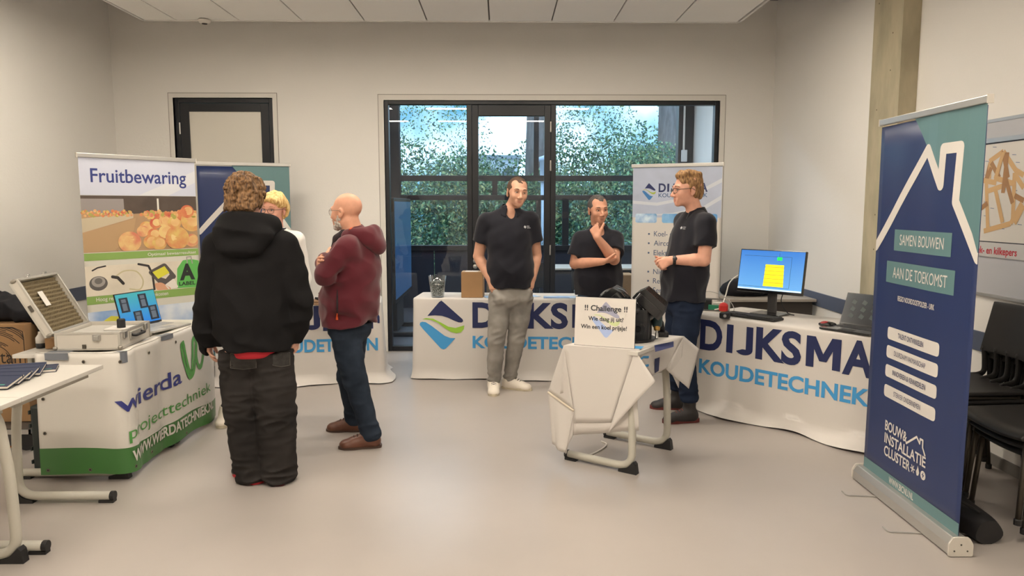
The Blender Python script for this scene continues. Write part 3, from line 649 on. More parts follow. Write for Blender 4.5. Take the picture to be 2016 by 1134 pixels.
pan('meter_photo', Q(.005, L-.005, .886, 1.125), mat('photo_beige', (214, 204, 186), .45, noise=(4, .08)), .0009)
m = MB(); shape(m, disc((.10, .985), .070, 24, .058), fn, .0014); m.cur = 1; shape(m, disc((.10, .998), .052, 24, .042), fn, .0024); m.cur = 2; shape(m, disc((.10, 1.004), .030, 20, .024), fn, .0034)
m.build('stethoscope_print', [mat('photo_steel', (96, 92, 90), .4), mat('photo_steel_light', (160, 154, 148), .4), mat('photo_steel_dark', (112, 108, 104), .4)], t)
m = MB(); stroke(m, [(.06, 1.09), (.10, 1.11), (.16, 1.12)], .012, fn, .0014); m.build('cable_print', mat('photo_black', (56, 52, 52), .4), t); m = MB(); stroke(m, [(.21, 1.03), (.25, 1.02), (.29, .97)], .024, fn, .0015); m.build('cable_print', MATS['photo_black'], t); m = MB(); stroke(m, [(.42, 1.12), (.50, 1.10), (.53, 1.03), (.54, .90)], .018, fn, .0014); m.build('cable_print', mat('photo_black', (56, 52, 52), .4), t)
m = MB(); stroke(m, [tuple(p_[:2]) for p_ in spline([(.22, 1.02, 0), (.30, 1.07, 0), (.40, 1.06, 0), (.45, .98, 0), (.42, .91, 0), (.34, .92, 0)], 5)], .012, fn, .0013); m.build('tube_print', mat('photo_tube', (196, 186, 150), .4), t)
m = MB(); shape(m, rpoly([(.49, 1.05), (.64, 1.12), (.74, .99), (.61, .91)], .025), fn, .0017); m.build('meter_print', mat('photo_meter', (90, 84, 82), .4), t)
m = MB(); shape(m, [(.53, 1.045), (.635, 1.09), (.675, 1.03), (.575, .985)], fn, .0021); m.build('meter_screen_print', mat('photo_lime', (214, 208, 66), .4), t)
m = MB(); shape(m, rpoly([(.63, .93), (.71, .98), (.75, .90), (.66, .888)], .012), fn, .0022); m.build('keypad_print', mat('photo_white', (226, 218, 206), .4), t)
m = MB(); shape(m, rpoly([(.54, .95), (.60, .955), (.68, .90), (.68, .888), (.56, .888)], .02), fn, .0023); m.build('hand_print', mat('photo_skin', (214, 160, 128), .4), t)
m = MB(); shape(m, rpoly([(.735, .892), (L-.006, .885), (L-.006, 1.12), (.88, 1.135), (.80, 1.13), (.745, 1.06)], .012), fn, .0019); m.build('label_tag_print', mat('tag_green', (98, 176, 88), .4), t)
m = MB(); stroke(m, [(.84, 1.10), (.835, 1.155), (.875, 1.158), (.885, 1.10)], .010, fn, .0024); m.build('tag_hook_print', mat('photo_steel_light', (160, 154, 148), .4), t)
m = MB(); put(m, 'A', .765, .905, .965, .125, fn, .0024, .05); m.build('tag_lettering', mat('print_black', (40, 44, 40), .5), t); m = MB(); put(m, 'LABEL', .755, .905, .912, .030, fn, .0024, .03); m.build('tag_lettering', mat('print_black', (40, 44, 40), .5), t)
pan('sky_photo', Q(.005, L-.005, .20, .76), mat('photo_sky', (120, 158, 206), .45, noise=(3.5, .4), c2=(216, 222, 230)), .0009)
m = MB(); shape(m, [(.12, .68), (.18, .715), (.26, .70), (.33, .655), (.27, .635), (.18, .645)], fn, .0014); m.build('leaf_print', mat('photo_leaf', (206, 200, 70), .45), t)

# ============================================================ POSTER BOARD on the right wall
bt = thing('pin_board', 'grey pin board on the right wall behind the tall banner', 'board', (XN, 4.2, 1.05))
MB().bx(-.022, 0, -1.0, .56, 0, 1.07).build('panel', mat('board_grey', (186, 186, 190), .6), bt)
MB().bx(-.026, -.02, -1.02, .575, -.012, .006).bx(-.026, -.02, -1.02, .575, 1.06, 1.08).bx(-.026, -.02, .56, .575, 0, 1.07).build('frame', alu, bt)
po = thing('poster', 'white poster of a timber roof frame hanging on the grey board', 'poster', (XN-.024, 4.2, 1.05))
pf = lambda u, v, o=0.0: (-.006-o, -u, v-1.05)            # u grows to the right as seen from the room: from Y high to Y low
pf2 = lambda u, v, o=0.0: (-.006-o, .47-u, v-1.05)
MB().bx(-.006, -.002, -.75, .47, .235, .945).build('sheet', mat('poster_paper', (214, 208, 199), .45), po)
MB().bx(-.014, -.001, -.75, .475, .935, .962).build('hanging_rail', alu, po); MB().bx(-.0085, -.003, -.75, .472, .927, .936).build('rail_shade_strip', mat('thin_black_line', (40, 42, 50), .5), po)  # solid black strip colours in the shade line below the rail
MB().bx(-.0065, -.0061, -.75, .47, .235, .325).build('caption_band', mat('caption_grey', (196, 194, 192), .5), po)
MB().bx(-.007, -.0062, -.75, .47, .325, .331).build('caption_line', mat('thin_black_line', (40, 42, 50), .5), po)
m = MB(); put(m, 'hoek- en kilkepers', -.02, .40, 1.305, .042, pf2, .0016, .02); m.build('lettering', mat('print_red', (190, 48, 60), .5), po)
woodp = [mat('print_timber', (206, 168, 118), .5), mat('print_timber_dark', (166, 124, 82), .5)]
def PY(px, py):
    r = ray(px, py); tt = (XN-.03)/r.x; return (.47-(r.y*tt-4.2), EYE+r.z*tt)
BE = [((1937, 455), (1990, 440), 0), ((1990, 440), (2012, 400), 0), ((1942, 352), (1945, 452), 0), ((1942, 352), (1950, 320), 1), ((1950, 320), (1948, 352), 0), ((1948, 318), (1976, 298), 0), ((1952, 330), (1942, 355), 1), ((1952, 320), (1968, 350), 1), ((1976, 298), (1962, 350), 1), ((1976, 298), (2002, 338), 0), ((1976, 302), (1985, 350), 1), ((1998, 340), (1994, 437), 0), ((2000, 335), (2016, 345), 0), ((1940, 378), (1998, 358), 0), ((1935, 355), (1962, 360), 0), ((1958, 350), (1998, 362), 0), ((1960, 372), (1974, 438), 0), ((1980, 350), (1994, 400), 1), ((1998, 385), (2016, 395), 1), ((2016, 405), (1998, 440), 0), ((1932, 410), (1945, 400), 1), ((1976, 300), (1960, 352), 0), ((1984, 300), (1975, 380), 1), ((2000, 345), (2016, 370), 0)]
m = MB()
for i, (a, b_, q) in enumerate(BE):
    m.cur = q; a = PY(*a); b_ = PY(*b_); d_ = (Vector(b_)-Vector(a)).normalized(); n_ = Vector((-d_.y, d_.x))*.016
    shape(m, [tuple(Vector(a)+n_), tuple(Vector(a)-n_), tuple(Vector(b_)-n_), tuple(Vector(b_)+n_)], pf2, .0012+.00004*i)
m.build('timber_frame_print', woodp, po)
m = MB()
for a in ((1955, 290), (1993, 305), (1940, 318), (2000, 320), (1938, 345), (1950, 410), (1937, 425), (1995, 375), (2004, 442), (1970, 450), (1938, 398)):
    q = PY(*a); shape(m, [(q[0], q[1]), (q[0]+.035, q[1]-.003), (q[0]+.035, q[1]), (q[0], q[1]+.003)], pf2, .0011)
m.build('note_mark_print', mat('print_slate', (76, 100, 140), .5), po)
# ============================================================ TABLES
legm = mat('table_tube', (188, 184, 172), .35, spec=.5); capb = mat('black_plastic', (30, 29, 30), .5); edgem = mat('table_edge', (190, 184, 174), .5)
def desk(name, lab, loc, rz, L=.64, Wd=.48, side=-1, H=.75, group=None, inset=.04):
    """school desk on two C-shaped tube frames; side: which long edge (local y) carries the elbows"""
    t = thing(name, lab, 'table', loc, rz, group)
    MB().bx(-L/2, L/2, -Wd/2, Wd/2, H-.022, H).build('tabletop', [whitetop], t, bevel=.002)
    MB().bx(-L/2+.04, L/2-.04, -Wd/2+.06, -Wd/2+.085, H-.06, H-.022).build('rail', legm, t); MB().bx(-L/2+.04, L/2-.04, Wd/2-.085, Wd/2-.06, H-.06, H-.022).build('rail', legm, t)
    for sx in (-1, 1):
        x = sx*(L/2-inset); e = side*(Wd/2-.04); f = -side*(Wd/2+.02)
        f2 = MB().tube(fillet([(x, f, .036), (x, e, .036), (x, e-side*.01, .40), (x, e-side*.05, H-.03), (x, -e*.6, H-.035)], .10, 7), .0235, 14).build('frame', legm, t, smooth=True)
        MB().tube([(x, f-side*.0, .036), (x, f-side*.022, .036)], .0255, 14).box((x, f+side*.02, .008), (.04, .08, .016)).build('foot_cap', capb, f2, bevel=.002)
        m = MB(); pr = [(e+side*.035, 0), (e-side*.085, 0), (e-side*.085, .016), (e-side*.03, .03), (e+side*.012, .075), (e+side*.026, .06)]
        m.poly(pr, lambda u, v, o, x=x: (x-.022+o, u, v), .044); m.build('elbow_foot', capb, f2, bevel=.002)
    return t
desk('school_desk', 'white-topped school desk carrying the navy notebooks at the left edge', (-2.40, 3.585, 0), PI/2, .675, .515, 1, group=None)
desk('school_desk', 'empty white-topped desk end butted in front of the notebook desk', (-2.40, 2.905, 0), PI/2, .675, .515, -1)
desk('school_desk', 'white-topped desk under the open aluminium case and printed vinyl drape', (-2.50, 4.525, 0), PI/2, .65, .62, -1)
desk('school_desk', 'white-topped desk under the open laptop and printed vinyl drape', (-2.50, 5.180, 0), PI/2, .65, .62, -1)
EROT = math.radians(55)
desk('school_desk', 'small desk under the white cloth carrying the black compressor', (.785, 4.60, 0), EROT, .62, .46, -1)
# ---------------- draped cloths (parametric)
clothm = mat('white_cloth', (210, 204, 198), .75, spec=.2, sheen=.1)
class Drape:
    def __init__(s, L, W, H, seed, amp=.02, flare=.05, hem=.012, puddle=.03, back=True):
        s.L, s.W, s.H, s.amp, s.flare, s.hem, s.pud = L, W, H, amp, flare, hem, puddle
        r = random.Random(seed); s.w = [(r.uniform(4, 9), r.uniform(0, 6.28), 1.0), (r.uniform(10, 17), r.uniform(0, 6.28), .6), (r.uniform(20, 30), r.uniform(0, 6.28), .3)]
        s.corner = .03
    def q(s, p, z):
        d = max(0.0, min(1.0, (s.H-z)/s.H)); wv = sum(a*math.sin(f*p+ph) for f, ph, a in s.w)
        o = .010+s.flare*d**1.3+s.amp*d**1.4*wv*.7
        if z < .09: o += s.pud*(1-z/.09)**2*(1.1+.8*math.sin(7*p+s.w[0][1]))
        if z > s.H-.012: o -= .010*((z-s.H+.012)/.012)**2
        return o
    def front(s, u, z, off=0.0):
        x = u-s.L/2; return (x, -s.W/2-s.q(x, z)-off, z)
    def mesh(s, hemwave=.006):
        m = MB(); c = s.corner; hx, hy = s.L/2, s.W/2; per = []
        nL, nW, nc = int(s.L/.025), int(s.W/.03), 5
        def arc(cx, cy, a0):
            for k in range(1, nc): a = a0+PI/2*k/nc; per.append((cx+c*math.cos(a), cy+c*math.sin(a), math.cos(a), math.sin(a)))
        for i in range(nL+1): per.append((-hx+c+(s.L-2*c)*i/nL, -hy, 0, -1))
        arc(hx-c, -hy+c, -PI/2)
        for i in range(nW+1): per.append((hx, -hy+c+(s.W-2*c)*i/nW, 1, 0))
        arc(hx-c, hy-c, 0)
        for i in range(nL+1): per.append((hx-c-(s.L-2*c)*i/nL, hy, 0, 1))
        arc(-hx+c, hy-c, PI/2)
        for i in range(nW+1): per.append((-hx, hy-c-(s.W-2*c)*i/nW, -1, 0))
        arc(-hx+c, -hy+c, PI)
        zs = [s.H, s.H-.003, s.H-.008, s.H-.016]+[s.H-.016-(s.H-.016-.10)*k/18 for k in range(1, 19)]+[.08, .06, .045, .03, .02, .012, .006]
        N = len(per); V = []
        for j, z in enumerate(zs):
            for i, (x, y, nx, ny) in enumerate(per):
                p = x if abs(ny) > .5 else y+2.7
                o = s.q(p, z); zz = z
                if z < .09: zz = max(.004, z+hemwave*(1+math.sin(13*p))*(1 if z > .012 else .5))
                V.append((x+nx*o, y+ny*o, zz))
        Fc = []
        for j in range(len(zs)-1):
            for i in range(N):
                k = (i+1) % N; Fc.append((j*N+i, (j+1)*N+i, (j+1)*N+k, j*N+k))
        Fc.append(tuple(range(N)))
        m.add(V, Fc); return m
def dijk_print(D, par, u0, n1, n2, un, logo=None, cut=(.05, .05), nw=1.335):
    fn = lambda u, v, o: D.front(u, v, o)
    m = MB(); put_dijksma(m, u0, u0+nw, .495, .215, fn, .003, .035, cut); m.build('name_lettering', dnavy, par)
    m = MB(); put(m, n2, u0, u0+un, .300, .105, fn, .003, .03, cut); m.build('trade_lettering', dblue, par)
    if logo is not None: logo_mark(None, fn, logo, .279, .415, .455, par, dnavy, dgreen, dblue, .003, cut)
# D: middle table
ang = math.atan2(6.6-6.735, .78+.81)
D = Drape(1.98, .46, .755, 4, .010, .012, puddle=.02)
a = Vector((-.81, 6.735, 0)); dirx = Vector((math.cos(ang), math.sin(ang), 0)); diry = Vector((-math.sin(ang), math.cos(ang), 0))
cD = tag(D.mesh().build('tablecloth', clothm, None, smooth=True), 'white printed cloth over the long table before the glazed front, with the full diamond logo', 'tablecloth')
cD.location = a+dirx*.99+diry*.25; cD.rotation_euler = (0, 0, ang)
def crumple(): pass
dijk_print(D, cD, .545, 0, 'KOUDETECHNIEK', 1.43, logo=.055, nw=1.40)
# C: left back table
A, B = Vector((-1.95, 6.5, 0)), Vector((-1.2, 6.6, 0)); ang = math.atan2(.1, .75); dirx = Vector((math.cos(ang), math.sin(ang), 0)); diry = Vector((-dirx.y, dirx.x, 0))
DC = Drape(1.42, .46, .735, 9, .022, .035, puddle=.05)
cC = tag(DC.mesh().build('tablecloth', clothm, None, smooth=True), 'white printed cloth over the table behind the bald man in the maroon jacket', 'tablecloth')
cC.location = A+dirx*(.15)+diry*.25; cC.rotation_euler = (0, 0, ang)
# the print starts near the middle and is cut where the cloth turns the corner
fnC = lambda u, v, o: DC.front(u, v, o)
m = MB(); put_dijksma(m, .43, 1.765, .495, .215, lambda u, v, o: fnC(min(u, 1.415), v, o), .003, .035, (.04, .05)); m.build('name_lettering', dnavy, cC)
m = MB(); put(m, 'KOUDETECHN', .43, 1.395, .300, .105, fnC, .003, .03, (.04, .05)); m.build('trade_lettering', dblue, cC)
# F: right table, turned towards the room
A, B = Vector((1.56, 5.65, 0)), Vector((2.36, 4.69, 0)); dirx = (B-A).normalized(); diry = Vector((-dirx.y, dirx.x, 0)); FANG = math.atan2(dirx.y, dirx.x)
DF = Drape(1.44, .62, .755, 12, .012, .014, puddle=.06)
cF = tag(DF.mesh(.012).build('tablecloth', clothm, None, smooth=True), 'white printed cloth over the table with the computer monitor and keyboard', 'tablecloth')
cF.location = A+dirx*(.66)+diry*.33; cF.rotation_euler = (0, 0, FANG)
dijk_print(DF, cF, .045, 0, 'KOUDETECHNEK', 1.32)
def onF(u, w_, z=0.757):            # point on the right table: u along its front, w_ back from the front edge
    p = A+dirx*u+diry*(w_+.02); return Vector((p.x, p.y, z))
# ---------------- vinyl drape of the left stand
vin = mat('vinyl_white', (212, 207, 199), .38, spec=.5); ving = mat('vinyl_green', (66, 116, 58), .38); vnavy = mat('vinyl_navy', (52, 58, 128), .4); vgl = mat('vinyl_leafgreen', (84, 150, 74), .4)
path = [(-2.66, 4.165, 0), (-2.50, 4.172, 0), (-2.34, 4.165, 0), (-2.235, 4.165, 0), (-2.178, 4.20, 0), (-2.168, 4.27, 0), (-2.186, 4.36, 0), (-2.176, 4.46, 0), (-2.174, 4.60, 0), (-2.19, 4.68, 0), (-2.172, 4.78, 0), (-2.166, 4.95, 0), (-2.172, 5.15, 0), (-2.168, 5.40, 0), (-2.18, 5.52, 0)]
PS = spline(path, 8); acc = [0]
for i in range(1, len(PS)): acc.append(acc[-1]+(PS[i]-PS[i-1]).length)
VL = acc[-1]; iu0 = next(i for i, p in enumerate(PS) if p.y > 4.24); U0 = acc[iu0]-.04    # arc length where the front face begins (u = 0)
def vfn(u, z, off=0.0):
    s_ = max(0, min(VL, u+U0)); i = max(0, min(len(PS)-2, next((k for k in range(len(acc)-1) if acc[k+1] >= s_), len(PS)-2)))
    t_ = (s_-acc[i])/(acc[i+1]-acc[i]); p = PS[i].lerp(PS[i+1], t_); d_ = (PS[i+1]-PS[i]).normalized(); n_ = Vector((d_.y, -d_.x, 0))
    k = 1-z/.75; sw = .02*k*math.sin(5*s_+.6)+.012*k*k*math.sin(13*s_)
    p = p+n_*(off+sw+.010*k); return (p.x, p.y, z)
zb = lambda s_: .055-.035*(s_/VL)+.012*math.sin(6*s_)
vd = thing('vinyl_drape', 'white printed vinyl with a green foot band draped round the left stand', 'banner', (0, 0, 0))
m = MB(); m.grid(lambda a, b_: vfn(VL*a-U0, zb(VL*a)+(.762-zb(VL*a))*b_), 110, 22); m.build('sheet', vin, vd, smooth=True, solid=.002, off=-1.0)
m = MB(); m.grid(lambda a, b_: vfn(VL*a-U0, zb(VL*a)+(.155-.015*a)*b_, .0015), 110, 4); m.build('foot_band', ving, vd, smooth=True)
m = MB(); m.grid(lambda a, b_: (lambda p: (p[0]-.05*b_, p[1]+(.03*b_ if a < .3 else 0), .765))(vfn(VL*(.02+.96*a)-U0, .762)), 40, 1); m.build('top_hem', vin, vd, smooth=True, solid=.002)
C = (.03, .04)
m = MB(); put(m, 'wierda', -.06, .705, .415, .100, vfn, .004, .012, C); m.build('name_lettering', vnavy, vd)
m = MB(); put(m, 'projecttechniek', .0, 1.16, .245, .072, vfn, .004, .0, C); m.build('trade_lettering', vgl, vd)
m = MB(); put(m, 'WWW.WIERDATECHNIEK.NL', .01, 1.19, .108, .062, vfn, .005, .03, C); m.build('web_lettering', whitep, vd)
m = MB(); sw = spline([(.765, .675, 0), (.79, .58, 0), (.83, .47, 0), (.875, .46, 0), (.91, .58, 0), (.93, .66, 0), (.965, .67, 0), (.98, .62, 0), (.965, .54, 0), (.985, .47, 0), (1.03, .46, 0), (1.09, .55, 0), (1.13, .66, 0)], 6)
stroke(m, [p[:2] for p in sw], .034, vfn, .004); sw2 = spline([(.765, .675, 0), (.735, .66, 0), (.745, .58, 0), (.80, .455, 0), (.84, .42, 0), (.90, .44, 0), (.945, .53, 0), (.97, .62, 0)], 6); stroke(m, [p[:2] for p in sw2], .030, vfn, .0043); m.build('logo_stroke', vgl, vd)
for (u, z) in ((-.46, .50), (-.46, .30), (-.45, .085), (-.21, .085), (.03, .075), (.30, .07), (.72, .06), (-.22, .715), (.30, .70), (.66, .70), (-.02, .71)):
    c_ = Vector(vfn(u, z, .003)); nx = (Vector(vfn(u, z, .02))-c_).normalized(); M = Matrix.Translation(c_) @ nx.to_track_quat('Z', 'Y').to_matrix().to_4x4()
    m = MB(); m.lathe([(.0055, .001), (.0055, .002), (.0095, .0025), (.0105, .0)], M, 14); e_ = m.build('eyelet', mat('eyelet_brass', (120, 112, 100), .35, metal=.7), vd); m = MB(); m.lathe([(0, .0005), (.0056, .0005), (.0056, .0012), (0, .0012)], M, 12); m.build('eyelet_hole', capb, e_)
tpm = mat('duct_tape', (112, 116, 124), .45)
for (u, z0, z1, wd) in ((-.02, .70, .764, .045), (.50, .735, .764, .13)):
    m = MB(); m.grid(lambda a, b_: vfn(u+wd*a, z0+(z1-z0)*b_, .004), 4, 2); m.grid(lambda a, b_: (lambda p: (p[0]-.04*b_, p[1], .7665))(vfn(u+wd*a, z1, .004)), 4, 1); m.build('tape_strip', tpm, vd)
m = MB(); m.bx(-2.60, -2.47, 4.175, 4.225, .7668, .7676).bx(-2.60, -2.47, 4.160, 4.164, .725, .7668); m.build('tape_strip', tpm, vd)
# ---------------- white cloth over the compressor desk: creased panels falling from the four edges
cE = thing('tablecloth', 'white cloth draped askew over the small desk with the black compressor', 'tablecloth', (.785, 4.60, 0))
oE = Vector((.785, 4.60, 0))
fA, fB, fC = Vector((.382, 4.438, 0)), Vector((.788, 4.273, 0)), Vector((1.19, 4.744, 0))
def onpl(px, py, A, B, off):
    d = (B-A).normalized(); n = Vector((d.y, -d.x, 0)); r = ray(px, py); o = Vector((0, 0, EYE)); Aq = A+n*off
    return o+r*((Aq-o).dot(n)/r.dot(n))-oE
FR = lambda px, py, off=.012: onpl(px, py, fA, fB, off)
RT = lambda px, py, off=.012: onpl(px, py, fB, fC, off)
TP = lambda px, py: atZ(px, py, .757)-oE
e0, e1, e2 = TP(1110, 680), TP(1250, 690), TP(1346, 662); e3 = e0+(e2-e1)
def patch(m, a, b_, c, d, n=10, bul=.0, fr=2.0, nrm_=None):
    """bilinear sheet a-b (upper edge) to d-c (lower edge) with a soft ripple"""
    N = ((b_-a).cross(d-a)); N = N.normalized() if N.length > 1e-9 else Vector((0, 0, 1))
    m.grid(lambda u, v: tuple(a*(1-u)*(1-v)+b_*u*(1-v)+c*u*v+d*(1-u)*v+N*(bul*math.sin(PI*u*fr+.5)*math.sin(PI*v*.5))), n, n)
m = MB()
patch(m, e3, e2, e1, e0)                                                   # over the top
fl, fr_ = FR(1126, 857), FR(1258, 847)
patch(m, e0, e1, fr_, fl, 12, .005, 3); patch(m, e0, e1, FR(1204, 832, .018), FR(1129, 833, .018), 12, .004, 2)
tip, outr = FR(1197, 855, .030), FR(1290, 750, .075)
patch(m, e1, e1, outr, tip, 12, .006, 1); patch(m, e1, RT(1272, 742, .016), RT(1286, 741, .018), outr, 6)
patch(m, e1, e2, RT(1316, 721, .016), RT(1284, 741, .018), 10, .003, 2)
f2, f3, f4 = RT(1376, 687, .035), RT(1354, 765, .055), RT(1312, 726, .020)
patch(m, e2, f2, f3, f4, 10, .008, 1.5); patch(m, e2, e2, RT(1316, 721, .016), RT(1336, 764, .03), 6)
l1, l2 = FR(1079, 772, -.03), FR(1129, 808, .03)
patch(m, e0, e0, l2, l1, 10, .006, 1); patch(m, l1, l2, FR(1113, 894, .03), FR(1086, 874, -.02), 12, .012, 2.4); patch(m, l2, FR(1131, 812, .012), FR(1127, 858, .012), FR(1113, 894, .03), 6, .004, 1)
patch(m, e0, l1, FR(1095, 850, -.10), FR(1118, 850, -.08), 8, .006, 1)
dn = Vector((0, 0, -.30)); bo = (e2-e1).normalized()*.03; lo_ = (e0-e1).normalized()*.03
patch(m, e2, e3, e3+dn+bo, e2+dn*.8+bo, 10, .012, 2.5); patch(m, e3, e0, e0+dn+lo_, e3+dn+lo_, 10, .012, 2.5)
m.build('sheet', clothm, cE, smooth=True, solid=.003, off=0, weld=True)
m = MB(); hm = [FR(1079, 772, -.026), l2+Vector((0, -.006, 0))]; m.tube([hm[0].lerp(hm[1], i/6) for i in range(7)], .007, 8); m.build('hem', mat('cloth_hem', (214, 202, 184), .8), cE, smooth=True)
up_ = Vector((0, 0, .0035))
m = MB(); m.add([tuple(TP(*q)+up_) for q in ((1288, 681), (1290, 694), (1326, 684), (1326, 673))], [(0, 1, 2, 3)]); m.build('name_lettering', dnavy, cE)
m = MB(); m.add([tuple(RT(*q, .0215)) for q in ((1289, 707), (1289, 735), (1297, 730), (1299, 703))], [(0, 1, 2, 3)]); m.build('name_lettering', dnavy, cE)
def stroke3(pts, w_): 
    m = MB(); m.tube([RT(x, y, .019) for x, y in pts], w_, 6, flat=.25, up=(.75, -.66, 0)); m.build('trade_lettering', dblue, cE)
stroke3([(1277, 703), (1267, 703), (1260, 708), (1259, 716), (1264, 722), (1277, 719)], .008); 
m = MB(); m.add([tuple(TP(*q)+up_) for q in ((1250, 682), (1249, 687), (1262, 688), (1268, 683))], [(0, 1, 2, 3)]); m.build('trade_lettering', dblue, cE)
# loose white cable under that desk, white plug at the left cloth
t = thing('white_cable', 'short white cable with a plug lying under the small draped desk', 'cable', (0, 0, 0))
MB().tube(spline([(.42, 4.53, .006), (.50, 4.54, .006), (.58, 4.60, .006), (.66, 4.70, .006), (.705, 4.80, .006), (.68, 4.86, .006)], 8), .005, 8).build('lead', trimm, t, smooth=True)
MB().bx(.50, .55, 4.525, 4.55, .001, .02, None).build('plug', trimm, t, bevel=.005)
t = thing('extension_plug', 'white plug block on the floor by the cloth behind the bald man', 'plug', (-1.165, 6.90, 0), .4)
MB().bx(-.05, .04, -.02, .02, 0, .032).build('body', trimm, t, bevel=.006); MB().tube([(.04, -.008, .016), (.058, -.008, .016)], .003, 6).tube([(.04, .008, .016), (.058, .008, .016)], .003, 6).build('pin', steel, t)
MB().tube(spline([(-.05, 0, .012), (-.12, -.03, .008), (-.2, -.12, .008)], 6), .004, 6).build('lead', trimm, t)
# ============================================================ THINGS ON THE TABLES
pw = mat('paper_white', (216, 210, 203), .6); alus = mat('case_aluminium', (196, 192, 184), .38, metal=.55, bump=(60, .1, .002)); alub = mat('case_panel', (206, 200, 190), .45, metal=.25)
rubber = mat('black_rubber', (28, 28, 30), .65); gloss = mat('black_gloss', (22, 22, 25), .18, coat=.5)
# --- aluminium case, local x: hinge at x=0 side, handle at +x; y: depth away from the room front
t = thing('equipment_case', 'open aluminium flight case with a foam-lined lid on the left stand', 'case', (-2.575, 4.225, .767), math.radians(4))
cw, cdp, ch = .36, .43, .105
m = MB(); m.bx(0, cw, 0, .012, 0, ch).bx(0, cw, cdp-.012, cdp, 0, ch).bx(0, .012, .012, cdp-.012, 0, ch).bx(cw-.012, cw, .012, cdp-.012, 0, ch).bx(0, cw, 0, cdp, 0, .008)
body = m.build('base_shell', alub, t, bevel=.003)
def rails(h, par, z0=0.0):
    m = MB(); e = .014
    for z in (z0, z0+h-e):
        m.bx(-.002, cw+.002, -.002, e*.8, z, z+e).bx(-.002, cw+.002, cdp-e*.8, cdp+.002, z, z+e).bx(-.002, e*.8, e*.8, cdp-e*.8, z, z+e).bx(cw-e*.8, cw+.002, e*.8, cdp-e*.8, z, z+e)
    for x in (-.003, cw+.003-e): 
        for y in (-.003, cdp+.003-e): m.bx(x, x+e, y, y+e, z0+e, z0+h-e)
    return m.build('edge_rail', alus, par, bevel=.002)
rails(ch, body)
for x in (0, cw):
    for y in (0, cdp):
        MB().ell((x, y, .014), (.014, .014, .013), None, 12, 8).build('corner_cap', mat('corner_steel', (150, 144, 134), .35, metal=.6), body, smooth=True)
MB().bx(.02, cw-.02, .02, cdp-.02, .05, .082).build('inner_panel', mat('inner_grey', (176, 172, 164), .7), t)
MB().bx(.05, .26, .04, .12, .083, .088).build('paper', pw, t)
MB().bx(.18, .33, .20, .33, .083, .09).build('white_pad', pw, t, bevel=.003)
MB().lathe([(.024, .0), (.024, .05), (.02, .056), (0, .056)], Matrix.Translation((.26, .26, .088)), 18).build('black_knob', rubber, t, smooth=False)
for y, par in ((-.004, body),):
    m = MB().bx(.21, .255, -.010, -.001, .055, .092).bx(.22, .245, -.016, -.009, .06, .085); m.build('latch', steel, body, bevel=.003); MB().bx(.15, .172, -.007, -.001, .01, .035).build('latch', mat('latch_dark', (96, 90, 82), .4, metal=.5), body, bevel=.002)
MB().tube(fillet([(cw+.002, .15, .065), (cw+.03, .15, .06), (cw+.03, .28, .06), (cw+.002, .28, .065)], .02), .009, 8).build('handle', capb, body, smooth=True)
MB().bx(cw+.001, cw+.008, .13, .30, .035, .085).build('handle_plate', alus, body, bevel=.003)
for y in (.06, .36): MB().bx(cw+.001, cw+.012, y-.02, y+.02, .06, .10).build('latch', steel, body, bevel=.003)
lidM = Matrix.Translation((-.004, 0, ch-.002)) @ Matrix.Rotation(math.radians(-119), 4, 'Y')
def lidb(nm, m, mt, par, **k):
    m.v = [tuple(lidM @ Vector(p)) for p in m.v]; return m.build(nm, mt, par, **k)
lh = .058
m = MB(); m.bx(0, cw, 0, cdp, lh-.006, lh).bx(0, cw, 0, .01, 0, lh).bx(0, cw, cdp-.01, cdp, 0, lh).bx(0, .01, 0, cdp, 0, lh).bx(cw-.01, cw, 0, cdp, 0, lh)
lid = lidb('lid', m, alub, t, bevel=.003)
m = MB(); e = .013
for z in (0, lh-e): m.bx(-.002, cw+.002, -.003, e*.8, z, z+e).bx(-.002, cw+.002, cdp-e*.8, cdp+.003, z, z+e).bx(-.003, e*.8, 0, cdp, z, z+e).bx(cw-e*.8, cw+.003, 0, cdp, z, z+e)
lidb('edge_rail', m, alus, lid, bevel=.002)
for x in (0, cw):
    for y in (0, cdp): m = MB(); m.ell((x, y, lh/2), (.012, .012, .018), None, 12, 8); lidb('corner_cap', m, MATS['corner_steel'], lid, smooth=True)
foam = mat('egg_foam', (118, 106, 84), .9, spec=.1)
fx = lambda a, b_: (.014+(cw-.028)*a, .014+(cdp-.028)*b_, .03-.008*(math.sin(a*26*PI/2)**2)*(math.sin(b_*30*PI/2)**2)*2)
m = MB(); m.grid(fx, 104, 120); lidb('foam_lining', m, foam, lid, smooth=True)
m = MB(); m.bx(.17, .265, .12, .17, .009, .012); lidb('white_label', m, pw, lid)
for y in (.13, .31):
    m = MB().bx(cw+.0, cw+.012, y-.018, y+.018, .004, .03).bx(cw+.012, cw+.02, y-.012, y+.012, .0, .018); lidb('latch', m, steel, lid, bevel=.002)
m = MB().bx(.16, .20, -.010, -.001, .02, .038); lidb('latch', m, mat('latch_dark', (96, 90, 82), .4, metal=.5), lid, bevel=.003)
